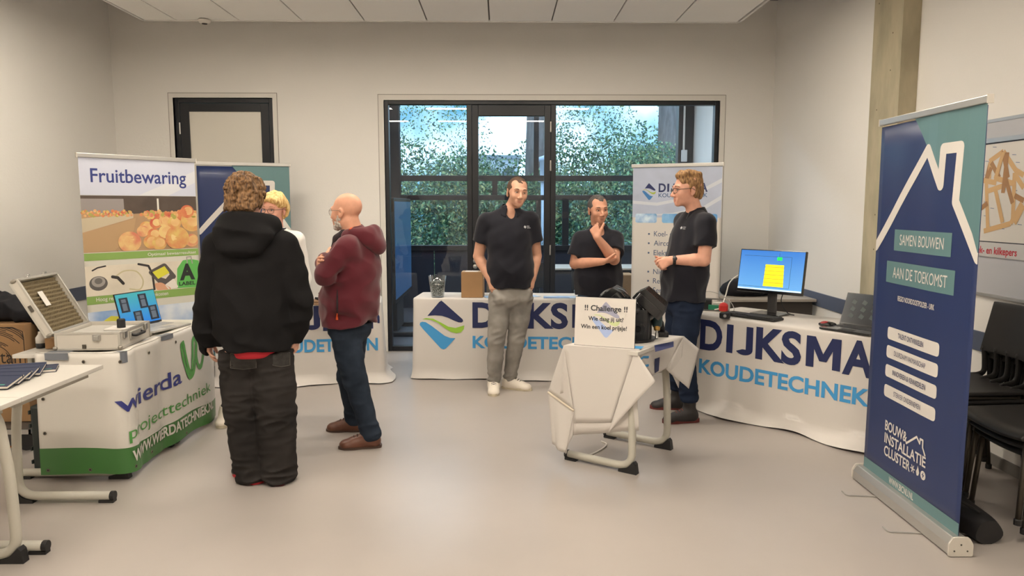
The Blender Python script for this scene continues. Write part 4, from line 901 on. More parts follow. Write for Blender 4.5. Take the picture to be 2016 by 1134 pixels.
# --- laptops
keym = mat('laptop_key', (40, 40, 43), .5); keym2 = mat('laptop_key_light', (150, 150, 150), .5)
def laptop(name, lab, loc, rz, w_, dp, deck, lidc, scrm, tilt, keys):
    """local: hinge along x at y=0, keyboard towards -y"""
    t = thing(name, lab, 'laptop', loc, rz)
    base = MB().bx(-w_/2, w_/2, -dp, 0, .002, .017).build('base', deck, t, bevel=.004)
    m = MB(); kw = (w_-.05)/14
    for r_ in range(5):
        for c_ in range(14):
            x = -w_/2+.025+kw*c_; y = -.03-r_*.0185; m.bx(x+.001, x+kw-.001, y-.016, y, .017, .0185)
    m.build('keyboard', keys, base)
    MB().bx(-.05, .05, -dp+.012, -dp+.075, .0172, .0178).build('touchpad', keys, base)
    sh = dp*.97; M = Matrix.Translation((0, .002, .018)) @ Matrix.Rotation(math.radians(-tilt), 4, 'X')
    m = MB().bx(-w_/2, w_/2, 0, .007, 0, sh, M); lid = m.build('lid', lidc, t, bevel=.003)
    MB().bx(-w_/2+.007, w_/2-.007, -.0012, -.0004, .014, sh-.007, M).build('screen', scrm, lid)
    MB().tube([(-w_*.4, 0, .016), (w_*.4, 0, .016)], .007, 8).build('hinge', capb, t)
    return t, lid, M, sh
def screen_mat(name, c1, c2, e):
    m = mat(name, c1, .2, spec=.4); b_ = m.node_tree.nodes['Principled BSDF']; tt = m.node_tree
    tcn = tt.nodes.new('ShaderNodeTexCoord'); sp = tt.nodes.new('ShaderNodeSeparateXYZ'); rp = tt.nodes.new('ShaderNodeValToRGB')
    rp.color_ramp.elements[0].color = rgb(*c1); rp.color_ramp.elements[1].color = rgb(*c2)
    tt.links.new(tcn.outputs['Generated'], sp.inputs[0]); tt.links.new(sp.outputs['Z'], rp.inputs['Fac']); tt.links.new(rp.outputs['Color'], b_.inputs['Emission Color'])
    b_.inputs['Emission Strength'].default_value = e; b_.inputs['Base Color'].default_value = (.01, .01, .012, 1); return m
P1, P2 = Vector((-2.515, 4.86, 0)), Vector((-2.41, 5.22, 0)); dd = P2-P1; rz = math.atan2(dd.y, dd.x)
t, lid, M, sh = laptop('laptop', 'open silver laptop showing four photographs on a blue desktop', ((P1.x+P2.x)/2, (P1.y+P2.y)/2, .7665), rz, .365, .245, mat('laptop_silver', (190, 188, 184), .35, metal=.4), capb, screen_mat('desktop_blue', (40, 130, 220), (70, 176, 176), .95), 14, keym2)
sm = [mat('shot_dark', (34, 40, 52), .3, emit=.25), mat('shot_grey', (84, 94, 106), .3, emit=.45)]
for i, (x, z, a, b_) in enumerate(((-.115, .155, .075, .10), (.055, .165, .075, .10), (-.02, .06, .075, .085), (.125, .075, .08, .10))):
    m = MB(); m.bx(x-a/2, x+a/2, -.0022, -.0014, z-b_/2, z+b_/2, M); m.cur = 1; m.bx(x-a*.28, x+a*.25, -.0028, -.0021, z-b_*.38, z+b_*.4, M); m.cur = 0; m.bx(x-a*.28, x+a*.25, -.0034, -.0027, z+b_*.1, z+b_*.16, M)
    m.build('photo_window', sm, lid)
# right laptop, black, turned away to the right
P1, P2 = onF(.965, .30), onF(1.27, .50)
hl, hr = Vector((2.40, 5.10, 0)), Vector((2.60, 4.80, 0)); dd = hr-hl; rzr = math.atan2(dd.y, dd.x)
t, lid, M, sh = laptop('laptop', 'open black laptop beside the tall banner on the printed table', ((hl.x+hr.x)/2-.02, (hl.y+hr.y)/2-.0, .757), rzr, .36, .24, gloss, gloss, screen_mat('screen_dark', (16, 20, 26), (30, 50, 58), .35), 22, keym)
gm = mat('shot_green', (26, 40, 38), .3, emit=.3)
for i in range(4):
    for j in range(3): x, z = -.13+.075*i, .06+.05*j; m = MB(); m.add([tuple(M @ Vector(p)) for p in ((x, -.002, z), (x+.03, -.002, z-.012), (x+.042, -.002, z+.012), (x+.012, -.002, z+.03))], [(0, 1, 2, 3)]); m.build('wallpaper_shape', gm, lid)
# --- monitor, keyboard, mouse and parts on the right table
mc = Vector((2.085, 5.650, .757)); MROT = FANG+math.radians(3)
t = thing('computer_monitor', 'black computer monitor with a yellow diagram on a bright blue desktop', 'monitor', mc, MROT)
MB().bx(-.12, .12, -.09, .11, 0, .012).build('base', gloss, t, bevel=.004)
MB().bx(-.035, .035, .03, .055, .01, .33).build('stand', mat('stand_grey', (66, 64, 64), .4), t, bevel=.005)
M = Matrix.Translation((0, .03, .33)) @ Matrix.Rotation(math.radians(-9), 4, 'X')
hw, hh = .268, .168
pn = MB().bx(-hw, hw, -.035, -.005, -hh, hh, M).build('panel', gloss, t, bevel=.004)
MB().bx(-.1, .1, -.006, .03, -.09, .09, M).build('rear_housing', capb, t, bevel=.012)
MB().bx(-hw+.007, hw-.007, -.0362, -.0354, -hh+.022, hh-.007, M).build('screen', screen_mat('desktop_bright', (120, 190, 250), (72, 140, 226), 1.0), pn)
em = lambda n_, c, e=.9: mat(n_, c, .3, emit=e)
m = MB()
m.add([tuple(M @ Vector(p)) for p in ((-.05, -.0372, -.115), (.115, -.0372, -.115), (.105, -.0372, .055), (-.045, -.0372, .055))], [(0, 1, 2, 3)]); m.build('diagram', em('diagram_yellow', (226, 208, 40)), pn)
m = MB()
for k in range(5): z = -.085+.03*k; m.bx(-.052, .113, -.0381, -.0377, z, z+.0015, M)
m.bx(-.23, .16, -.0374, -.0371, .117, .119, M).bx(.16, .162, -.0374, -.0371, -.12, .119, M).bx(.06, .062, -.0374, -.0371, .08, .145, M).bx(-.26, .16, -.0374, -.0371, -.122, -.120, M); m.build('diagram_line', em('diagram_dark', (52, 72, 84), .3), pn)
m = MB().bx(.045, .085, -.0385, -.0378, .09, .115, M); m.build('green_tag', em('tag_lime', (40, 226, 90)), pn)
m = MB().bx(-hw+.007, hw-.007, -.0368, -.0364, -hh+.022, -hh+.034, M); m.build('task_bar', em('task_pale', (196, 222, 244), .8), pn)
MB().tube(spline([(.05, .05, .33), (.07, .08, .2), (.06, .07, .1), (.12, .06, .02), (.17, .07, .006)], 6), .004, 6).build('cable', capb, t)
kb = thing('computer_keyboard', 'black keyboard in front of the computer monitor', 'keyboard', onF(.34, .14), FANG-math.radians(2))
base = MB().bx(-.22, .22, -.07, .07, 0, .018).build('case', capb, kb, bevel=.005)
m = MB()
for r_ in range(6):
    for c_ in range(21):
        if r_ == 0 and 4 < c_ < 10: continue
        x = -.213+.0203*c_; y = -.062+.0205*r_; m.bx(x+.001, x+.0185, y+.001, y+.0185, .018, .024)
m.build('keys', mat('key_black', (44, 43, 44), .5), base)
mo = thing('computer_mouse', 'black and red computer mouse beside the black laptop', 'mouse', Vector((2.285, 5.07, .757)), FANG+.5)
MB().ell((0, 0, .016), (.06, .034, .022), None, 18, 10).build('shell', gloss, mo, smooth=True)
MB().ell((-.015, -.006, .022), (.036, .022, .018), None, 14, 8).build('side_grip', mat('mouse_red', (150, 34, 38), .4), mo, smooth=True)
MB().tube(spline([(.05, .0, .006), (.09, .02, .004), (.12, .07, .003), (.10, .11, .003)], 6), .003, 6).build('cable', capb, mo)
pk = thing('black_puck', 'small round black camera puck at the left end of the keyboard', 'webcam', Vector((1.685, 5.475, .757)))
MB().lathe([(.0, 0), (.036, 0), (.04, .008), (.04, .036), (.034, .042), (0, .042)], None, 22).build('body', rubber, pk); MB().lathe([(.0, .006), (.011, .006), (.012, 0)], Matrix.Translation((-.012, -.038, .022)) @ Matrix.Rotation(PI/2, 4, 'X'), 14).build('lens', steel, pk)
# electronics cluster behind the puck
el = thing('circuit_module', 'green circuit board on a black mounting rail beside the man with glasses', 'circuit board', Vector((1.73, 5.88, .757)), FANG+.5)
MB().bx(-.13, .11, -.05, .05, 0, .012).build('plate', mat('rail_grey', (120, 118, 114), .4, metal=.4), el)
MB().bx(-.12, -.03, -.03, .04, .012, .085).build('relay_block', capb, el, bevel=.004); MB().bx(-.02, .06, -.02, .045, .012, .07).build('terminal_block', pw, el, bevel=.004)
MB().bx(-.05, .03, -.055, -.03, .012, .05).build('board', mat('pcb_green', (40, 130, 96), .4), el, bevel=.002)
MB().bx(.05, .10, -.05, .0, .012, .05).build('connector', mat('connector_yellow', (196, 168, 70), .5), el, bevel=.004)
MB().bx(-.13, .06, .02, .045, .085, .095).build('bracket', mat('rail_grey', (120, 118, 114), .4, metal=.4), el)
rv = thing('valve_cap', 'round red valve cap among the electronics on the printed table', 'valve', Vector((1.765, 5.775, .757)), .4)
MB().lathe([(.0, .012), (.030, .012), (.036, .02), (.036, .055), (.028, .07), (.012, .078), (0, .078)], None, 12).build('cap', mat('valve_red', (206, 44, 40), .45), rv); MB().lathe([(0, 0), (.02, 0), (.02, .013)], None, 12).build('stem', mat('brass', (186, 148, 80), .35, metal=.7), rv)
wc = thing('white_wire', 'white wire looping up from the electronics to the monitor', 'cable', (0, 0, 0))
a = Vector((1.70, 5.80, .775)); MB().tube(spline([a, a+Vector((.05, -.01, .02)), a+Vector((.10, .05, .10)), a+Vector((.14, .06, .22)), a+Vector((.24, .05, .285)), a+Vector((.36, .0, .28))], 8), .005, 8).build('lead', trimm, wc, smooth=True)
wc = thing('grey_wire', 'thin grey wire arching over the electronics', 'cable', (0, 0, 0))
MB().tube(spline([(1.62, 5.92, .775), (1.64, 5.90, .90), (1.72, 5.84, .905), (1.80, 5.78, .86), (1.83, 5.72, .80), (1.80, 5.66, .762)], 8), .003, 6).build('lead', mat('wire_grey', (168, 164, 158), .5), wc, smooth=True)
# --- middle table
vz = thing('glass_vase', 'clear glass vase filled with grey gravel on the middle table', 'vase', (-.592, 6.795, .757))
prof = [(.0, 0), (.056, 0), (.060, .006), (.084, .20), (.0805, .20), (.057, .012), (.0, .012)]
MB().lathe(prof, None, 32).build('glass', glass_mat('vase_glass', (.93, .95, .95, 1), .06), vz, smooth=True)
m = MB(); rr = random.Random(8); gmats = [mat('gravel_light', (176, 178, 172), .5), mat('gravel_mid', (120, 124, 120), .5), mat('gravel_dark', (70, 76, 74), .5)]
for i in range(620):
    z = .017+.132*rr.random(); R_ = .056+.024*(z-.006)/.194-.008; a_ = rr.random()*2*PI; q = R_*(.78+.22*rr.random()) if i < 520 else R_*rr.random()
    if i >= 520: z = .145+.008*rr.random()
    m.cur = rr.choice((0, 0, 1, 1, 2)); s_ = .0055
    m.ell((q*math.cos(a_), q*math.sin(a_), z), (s_*(.7+rr.random()*.6), s_*(.7+rr.random()*.6), s_*(.6+rr.random()*.5)), None, 6, 4)
g = m.build('gravel', gmats, vz); g['kind'] = 'stuff'
cb = carton('cardboard_box', 'small square cardboard box left of the tall man on the middle table', .20, .18, .235, (-.265, 6.835, .757), -.06)
m = MB().bx(-.07, .05, -.06, .05, .2375, .2382); m.build('label', pw, cb)
def leaflet(lab, x, y, rz, w_, h_, fan=1):
    t = thing('leaflet', lab, 'leaflet', (x, y, .7575), rz)
    MB().bx(-w_/2, w_/2, -h_/2, h_/2, 0, .002).build('sheet', mat('leaflet_blue', (112, 160, 214), .35, noise=(10, .3), c2=(206, 222, 238)), t)
    MB().bx(-w_/2+.02, w_/2-.06, -h_/2+.03, -h_/2+.06, .002, .0025).build('title_band', mat('leaflet_navy', (60, 90, 160), .4), t)
leaflet('blue leaflet half hidden behind the tall man on the middle table', -.10, 6.80, .3, .12, .17)
leaflet('blue leaflet between the two men on the middle table, turned askew', .27, 6.83, .5, .16, .12)
leaflet('wide blue leaflet in front of the man with his hand on his chin', .54, 6.77, -.05, .30, .16)
# --- sign board
A_, B_ = Vector((.442, 4.414, 0)), Vector((.785, 4.272, 0)); dd = B_-A_
t = thing('sign_board', 'white board reading Challenge, propped against the compressor', 'sign', ((A_.x+B_.x)/2, (A_.y+B_.y)/2, .759), math.atan2(dd.y, dd.x))
M = Matrix.Rotation(math.radians(-5), 4, 'X'); sl = dd.length
MB().bx(-sl/2, sl/2, .0, .012, 0, .295, M).build('backing', mat('board_edge', (52, 54, 58), .5), t)
MB().bx(-sl/2+.001, sl/2-.001, -.002, .0005, .002, .293, M).build('face', pw, t)
sfn = lambda u, v, o=0.0: tuple(M @ Vector((u-sl/2, -.002-o, v)))
logo_mark(None, sfn, .105, .055, .175, .215, t, mat('pale_navy', (160, 160, 182), .6), mat('pale_green', (206, 216, 160), .6), mat('pale_blue', (168, 186, 226), .6), .0006)
m = MB(); 
for s_, a_, b_, z_, c_ in (('!! Challenge !!', .060, .322, .215, .031), ('Wie daag jij uit?', .085, .300, .155, .024), ('Win een koel prijsje!', .040, .322, .105, .024)):
    m = MB(); put(m, s_, a_, b_, z_, c_, sfn, .0013, .02); m.build('lettering', mat('sign_ink', (44, 48, 54), .6), t)
# --- compressor
castm = mat('cast_black', (34, 34, 36), .42, spec=.5, noise=(30, .2)); castg = mat('cast_gloss', (30, 30, 32), .22, coat=.4); bolt = mat('bolt_steel', (74, 72, 72), .3, metal=.8)
t = thing('compressor', 'heavy black piston compressor with two finned cylinder heads on the small desk', 'compressor', (.815, 4.60, .757), math.radians(-18))
body = MB().poly(rpoly([(-.13, -.09), (.13, -.09), (.13, .09), (-.13, .09)], .035), lambda u, v, o: (u, v, o), .20).build('crankcase', castm, t, bevel=.006)
MB().lathe([(.0, .0), (.155, 0), (.16, .01), (.16, .018), (.0, .018)], None, 28).build('base_flange', castm, t)
for x in (.06,):
    Mq = Matrix.Translation((x, -.09, .085)) @ Matrix.Rotation(PI/2, 4, 'X')
    MB().lathe([(.046, 0), (.046, .010), (.022, .010), (.018, -.004), (0, -.004)], Mq, 22).build('port_flange', castm, body)
    for a_ in (.9, 2.5, 4.0, 5.4): MB().lathe([(.006, .009), (.006, .016), (0, .016)], Mq @ Matrix.Translation((.035*math.cos(a_), .035*math.sin(a_), 0)), 6).build('flange_bolt', bolt, body)
MB().lathe([(.10, .17), (.115, .19), (.115, .215), (.07, .24), (0, .245)], None, 26).build('neck_casting', castg, t, smooth=True)
for s in (-1, 1):
    Mh = Matrix.Translation((s*.070, 0, .170)) @ Matrix.Rotation(s*math.radians(40), 4, 'Y') @ Matrix.Scale(1.02, 4)
    MB().lathe([(.07, -.02), (.078, .02), (.078, .06)], Mh, 22).build('cylinder', castg, t, smooth=True)
    h = MB().poly(rpoly([(-.095, -.095), (.095, -.095), (.095, .095), (-.095, .095)], .03), lambda u, v, o: tuple(Mh @ Vector((u, v, .055+o))), .05).build('cylinder_head', castg, t, bevel=.006)
    m = MB()
    for k in range(6):
        y = -.086+.0335*k; pr = [(-.104, .09), (-.08, .145), (.08, .145), (.104, .09), (.104, .05), (-.104, .05)]
        m.poly(pr, lambda u, v, o, y=y: tuple(Mh @ Vector((u, y+o, v))), .012)
    m.build('cooling_fin', castg, h, bevel=.002)
    for k in range(5):
        for sx in (-1, 1):
            MB().lathe([(.0095, .105), (.0095, .117), (.005, .121), (0, .121)], Mh @ Matrix.Translation((sx*.083, -.0625+.031*k, 0)), 6).build('head_bolt', bolt, h)
m = MB()
Mg = Matrix.Translation((-.10, -.02, .215)) @ Matrix.Rotation(math.radians(-20), 4, 'Y') @ Matrix.Rotation(PI/2, 4, 'X')
MB().lathe([(.03, -.04), (.105, -.04), (.112, -.03), (.112, .0), (.10, .012), (.05, .02), (0, .02)], Mg, 32).build('end_bell', castg, t, smooth=False)
for k in range(14):
    a_ = 2*PI*k/14; MB().lathe([(.008, -.0), (.008, .022), (0, .022)], Mg @ Matrix.Translation((.098*math.cos(a_), .098*math.sin(a_), 0)), 6).build('bell_bolt', bolt, t)
# --- impact driver
t = thing('impact_driver', 'cordless impact driver leaning on its steel socket right of the compressor', 'power tool', (.99, 4.585, .757))
tip, ax = Vector((-.012, -.02, .012)), Vector((.06, .28, .55)).normalized()
def axM(o, z): 
    q = z.to_track_quat('Z', 'Y').to_matrix().to_4x4(); return Matrix.Translation(o) @ q
Mt = axM(tip, ax)
MB().lathe([(.0, 0), (.011, 0), (.011, .035), (.007, .038), (.007, .06)], Mt, 14).build('socket', steel, t, smooth=False)
MB().lathe([(.010, .05), (.019, .055), (.021, .075), (.024, .078)], Mt, 16).build('chuck', mat('brass', (186, 148, 80), .35, metal=.7), t)
MB().lathe([(.024, .075), (.030, .085), (.034, .11), (.034, .16), (.028, .185), (0, .19)], Mt, 20).build('housing', mat('tool_teal', (52, 74, 76), .4), t, smooth=True)
hd_ = Vector((.02, .06, -.11)); o = tip+ax*.14
MB().tube([o, o+Vector((.03, .03, -.04)), o+Vector((.045, .06, -.095))], [.018, .02, .021], 12).build('grip', rubber, t, smooth=True)
MB().box((0, 0, 0), (.07, .085, .035), Matrix.Translation(o+Vector((.05, .07, -.118)))).build('battery', rubber, t, bevel=.008)
# --- board with fittings on the left back table
t = thing('demo_board', 'brown board crowded with small pipe fittings behind the maroon jacket', 'demo board', (-1.50, 6.55, .737), .1)
MB().bx(-.17, .2, -.14, .12, 0, .02).bx(-.165, .195, -.135, .115, .024, .04).build('board', mat('board_brown', (150, 118, 90), .6), t, bevel=.003)
rr = random.Random(4); fm = [bolt, pw, mat('copper_fit', (170, 98, 62), .35, metal=.7), capb]
for i in range(26):
    m = MB(); x, y = rr.uniform(-.14, .17), rr.uniform(-.12, .09); a_ = rr.uniform(0, 3); L_ = rr.uniform(.02, .06); z = .052+rr.random()*.05
    m.tube([(x-L_*math.cos(a_)/2, y-L_*math.sin(a_)/2, z), (x+L_*math.cos(a_)/2, y+L_*math.sin(a_)/2, z+rr.uniform(-.01, .03))], rr.uniform(.008, .014), 8).tube([(x, y, .04), (x, y, z)], .006, 6)
    m.build('fitting', fm[i % 4], t)
MB().bx(-.10, .0, .03, .06, .05, .16).build('black_panel', capb, t, bevel=.004)
# --- notebooks
nbm = mat('notebook_navy', (30, 40, 68), .55); pgm = mat('page_edge', (226, 218, 204), .7); elm = mat('elastic_band', (26, 34, 66), .6); emb = mat('emboss_green', (72, 150, 130), .5)
nb = thing('notebook', 'navy notebook nearest the desk edge, lying uppermost in the row of notebooks', 'notebook', (0, 0, 0), 0, 'navy notebooks')
MB().bx(-.105, .103, -.0715, .0715, .002, .0125).build('pages', pgm, nb)
m = MB().bx(-.108, .106, -.074, .074, .0125, .0145).bx(-.108, .106, -.074, .074, 0, .002).bx(-.110, -.106, -.074, .074, 0, .0145); m.build('cover', nbm, nb, bevel=.0015)
m = MB().bx(-.109, .107, .052, .058, .0145, .0155).bx(.1061, .107, .052, .058, -.0005, .015); m.build('elastic', elm, nb)
m = MB(); put(m, 'logo'[:0]+'~~', .02, .07, -.055, .014, lambda u, v, o: (u, v, .0146+o), .0004, .02) if False else shape(m, [(.03, -.06), (.085, -.06), (.085, -.05), (.03, -.05)], lambda u, v, o: (u, v, .0146+o), .0004); m.build('cover_stamp', emb, nb)
NBL = ['navy notebook nearest the desk edge, lying uppermost in the row of notebooks', 'second navy notebook in the row, just beyond the uppermost one', 'middle navy notebook of the five fanned on the white desk', 'fourth navy notebook in the row, half under the middle one', 'farthest navy notebook of the row, against the stand with the aluminium case']
for i in range(5):
    o = nb if i == 0 else copy_tree(nb)
    o['label'] = NBL[i]; o.location = (-2.40-.012*i+(.03 if i == 4 else 0), 3.44+.083*i, .7515+(0 if i == 4 else .0165)); o.rotation_euler = (math.radians(0 if i == 4 else 10.5), 0, math.radians((4, 8, 13, 19, 26)[i]))
# --- cartons, bottle, coats and chair at the left wall
dl = thing('trolley', 'low dark trolley under the large printed carton', 'trolley', (-3.43, 5.0, 0))
MB().bx(-.36, .36, -.30, .30, .12, .16).build('deck', mat('trolley_dark', (70, 66, 62), .5), dl, bevel=.004); MB().bx(-.37, .37, -.31, -.30, .125, .155).bx(.36, .37, -.31, .31, .125, .155).build('edge_strip', steel, dl)
for x in (-.3, .3):
    for y in (-.24, .24): MB().lathe([(.0, -.015), (.06, -.015), (.06, .015), (0, .015)], Matrix.Translation((x, y, .06)) @ Matrix.Rotation(PI/2, 4, 'X'), 16).build('wheel', capb, dl)
bx = carton('cardboard_box', 'large cardboard box with black spiral print at the left edge', .56, .42, .66, (-3.445, 5.05, .162), .05, tape=False)
bfn = lambda u, v, o=0.0: (u, -.21-o, v)
m = MB(); put(m, 'manutan', -.12, .245, .40, .085, bfn, .001, .0); m.build('lettering', printm, bx)
m = MB(); rr = random.Random(2)
for k in range(13):
    r_ = .13+.012*k if k > 4 else .10+.01*k; a0 = rr.uniform(.2, 1.2); a1 = a0+rr.uniform(1.4, 2.6)
    for s_ in (0, PI):
        pts = [(.06+r_*1.12*math.cos(a0+s_+(a1-a0)*q/10), .42+r_*.95*math.sin(a0+s_+(a1-a0)*q/10)) for q in range(11)]
        pts = [(max(-.27, min(.272, x)), max(.02, min(.64, y))) for x, y in pts]; stroke(m, pts, .005, bfn, .001)
m.build('spiral_print', printm, bx)
carton('small_carton', 'small brown carton under the raised lid of the aluminium case', .10, .08, .06, (-2.67, 4.40, .752), .1, tape=False)
sp = thing('spray_bottle', 'small white bottle with a black base behind the aluminium case', 'bottle', (-2.765, 4.40, .752))
MB().lathe([(0, 0), (.026, 0), (.028, .008), (.028, .03)], None, 18).build('base', capb, sp, smooth=True); MB().lathe([(.028, .03), (.028, .062), (.014, .082), (.012, .098), (0, .10)], None, 18).build('body', pw, sp, smooth=True)
tb = thing('tool_case', 'dark green-black tool case standing on the floor behind the vinyl drape', 'tool case', (-2.70, 4.36, 0))
MB().bx(-.075, .05, -.10, .22, .01, .43).build('shell', mat('case_dark', (34, 42, 40), .5), tb, bevel=.015); MB().bx(-.085, -.075, -.06, .18, .20, .235).build('latch', mat('case_clip', (150, 150, 146), .4), tb)
for z in (.08, .16, .30, .38): MB().bx(-.083, -.074, -.1, .22, z, z+.022).build('rib', mat('case_dark', (34, 42, 40), .5), tb)
oc = thing('orange_cable', 'thin orange cable on the floor under the left desks', 'cable', (0, 0, 0))
MB().tube(spline([(-3.9, 4.75, .007), (-3.4, 4.79, .007), (-3.05, 4.81, .007), (-2.8, 4.80, .007)], 8), .006, 8).build('lead', mat('cable_orange', (226, 130, 50), .5), oc, smooth=True)
# --- desk with dark panel by the right wall and coat on it
gd = thing('side_desk', 'grey-topped desk with a dark panel in the right back corner', 'table', (2.52, 7.02, 0), math.radians(0))
MB().bx(-.42, .38, -.34, .34, .72, .745).build('tabletop', mat('grey_laminate', (168, 160, 150), .4), gd, bevel=.003); MB().bx(-.40, .36, -.30, -.28, .18, .72).build('modesty_panel', mat('panel_umber', (66, 60, 56), .5), gd)
for x in (-.38, .34):
    for y in (-.26, .3): MB().tube([(x, y, 0), (x, y, .72)], .02, 10).build('leg', legm, gd)
# --- tall bag behind the banner foot
bg = thing('banner_bag', 'black carrying bag slumped on the floor behind the tall banner base', 'bag', (2.30, 3.55, 0), math.radians(-87))
m = MB(); prof = []
def bagf(a, b_):
    x = -.24+.48*a; r_ = .085*(1-.25*abs(2*a-1)**3); ang_ = 2*PI*b_; return (x, (r_*1.05+.006*math.sin(9*a+3*ang_))*math.cos(ang_), max(.002, r_*.86*(1+math.sin(ang_))*(1+.10*math.sin(7*a))))
m.grid(bagf, 24, 24)
m.add([bagf(0, k/24) for k in range(24)], [tuple(range(24))]); m.add([bagf(1, k/24) for k in range(24)], [tuple(range(24))[::-1]]); m.build('body', mat('nylon_black', (30, 29, 31), .6), bg, smooth=True)
MB().tube(spline([(-.2, -.02, .14), (-.08, -.06, .165), (.08, -.06, .165), (.2, -.02, .14)], 6), .012, 6, flat=.3).build('strap', capb, bg)
# ============================================================ STACKED CHAIRS
chm = mat('chair_black', (40, 38, 37), .5, spec=.4, bump=(160, .12, .002)); chleg = mat('chair_tube', (72, 66, 58), .35, metal=.5)
ch = thing('stacking_chair', 'x', 'chair', (0, 0, 0), 0, 'black stacking chairs')
def seatf(a, b_):
    x = -.235+.47*b_; y = -.23+.46*a; z = .455-.018*(1-(2*b_-1)**2)-.03*max(0, (.12-a)/.12)**2+.012*a; return (x, y, z)
m = MB(); m.grid(lambda a, b_: seatf(b_, a), 16, 16); m.build('seat', chm, ch, smooth=True, solid=.022, off=-1, bevel=.006)
def backf(a, b_):
    x = (-.235+.03*b_+(.47-.06*b_)*a); z = .60+.30*b_; y = .245+.045*b_+.035*(1-(2*a-1)**2); return (x, y, z)
m = MB(); m.grid(backf, 16, 10); m.build('backrest', chm, ch, smooth=True, solid=.016, off=0, bevel=.005)
for k in range(6):
    x = -.215+.43*k/5; cv = .035*(1-(x/.235)**2)
    m = MB(); m.tube(spline([(x, .19, .445), (x, .255+cv*.4, .47), (x, .258+cv*.8, .54), (x, .247+cv, .63)], 6), .017, 10, flat=.55, up=(1, 0, 0)); m.build('back_rib', chm, ch, smooth=True)
for sx in (-1, 1):
    for sy, nm in ((-1, 'f'), (1, 'r')):
        l = MB().tube([(sx*.225, sy*.205+(.0 if sy < 0 else .03), 0.006), (sx*.205, sy*.175, .44)], .0135, 10).build('leg', chleg, ch, smooth=True)
        MB().lathe([(0, 0), (.018, 0), (.018, .025), (.0135, .03)], Matrix.Translation((sx*.225, sy*.205+(.0 if sy < 0 else .03), 0)), 10).build('glide', capb, l)
    MB().tube(fillet([(sx*.205, -.175, .42), (sx*.205, .175, .42)], .02), .011, 8).build('side_rail', chleg, ch)
MB().tube([(-.205, -.17, .425), (.205, -.17, .425)], .011, 8).build('cross_rail', chleg, ch)
first = True
for (cx, cy, nn, where, dz0) in ((2.68, 3.55, 3, 'nearer stack, in front of the right wall', 0), (2.70, 4.10, 4, 'farther stack, behind the tall banner', 0)):
    for k in range(nn):
        o = ch if first else copy_tree(ch); first = False
        pos = ('lowest', 'second lowest', 'second highest', 'topmost')[k] if nn == 4 else ('lowest', 'middle', 'topmost')[k]
        o['label'] = f'{pos} black chair of the {where}'
        o.location = (cx-.035*k+.05, cy, .062*k*.55+.0); o.rotation_euler = (0, 0, -PI/2)
        if k: o.location.z = .045*k
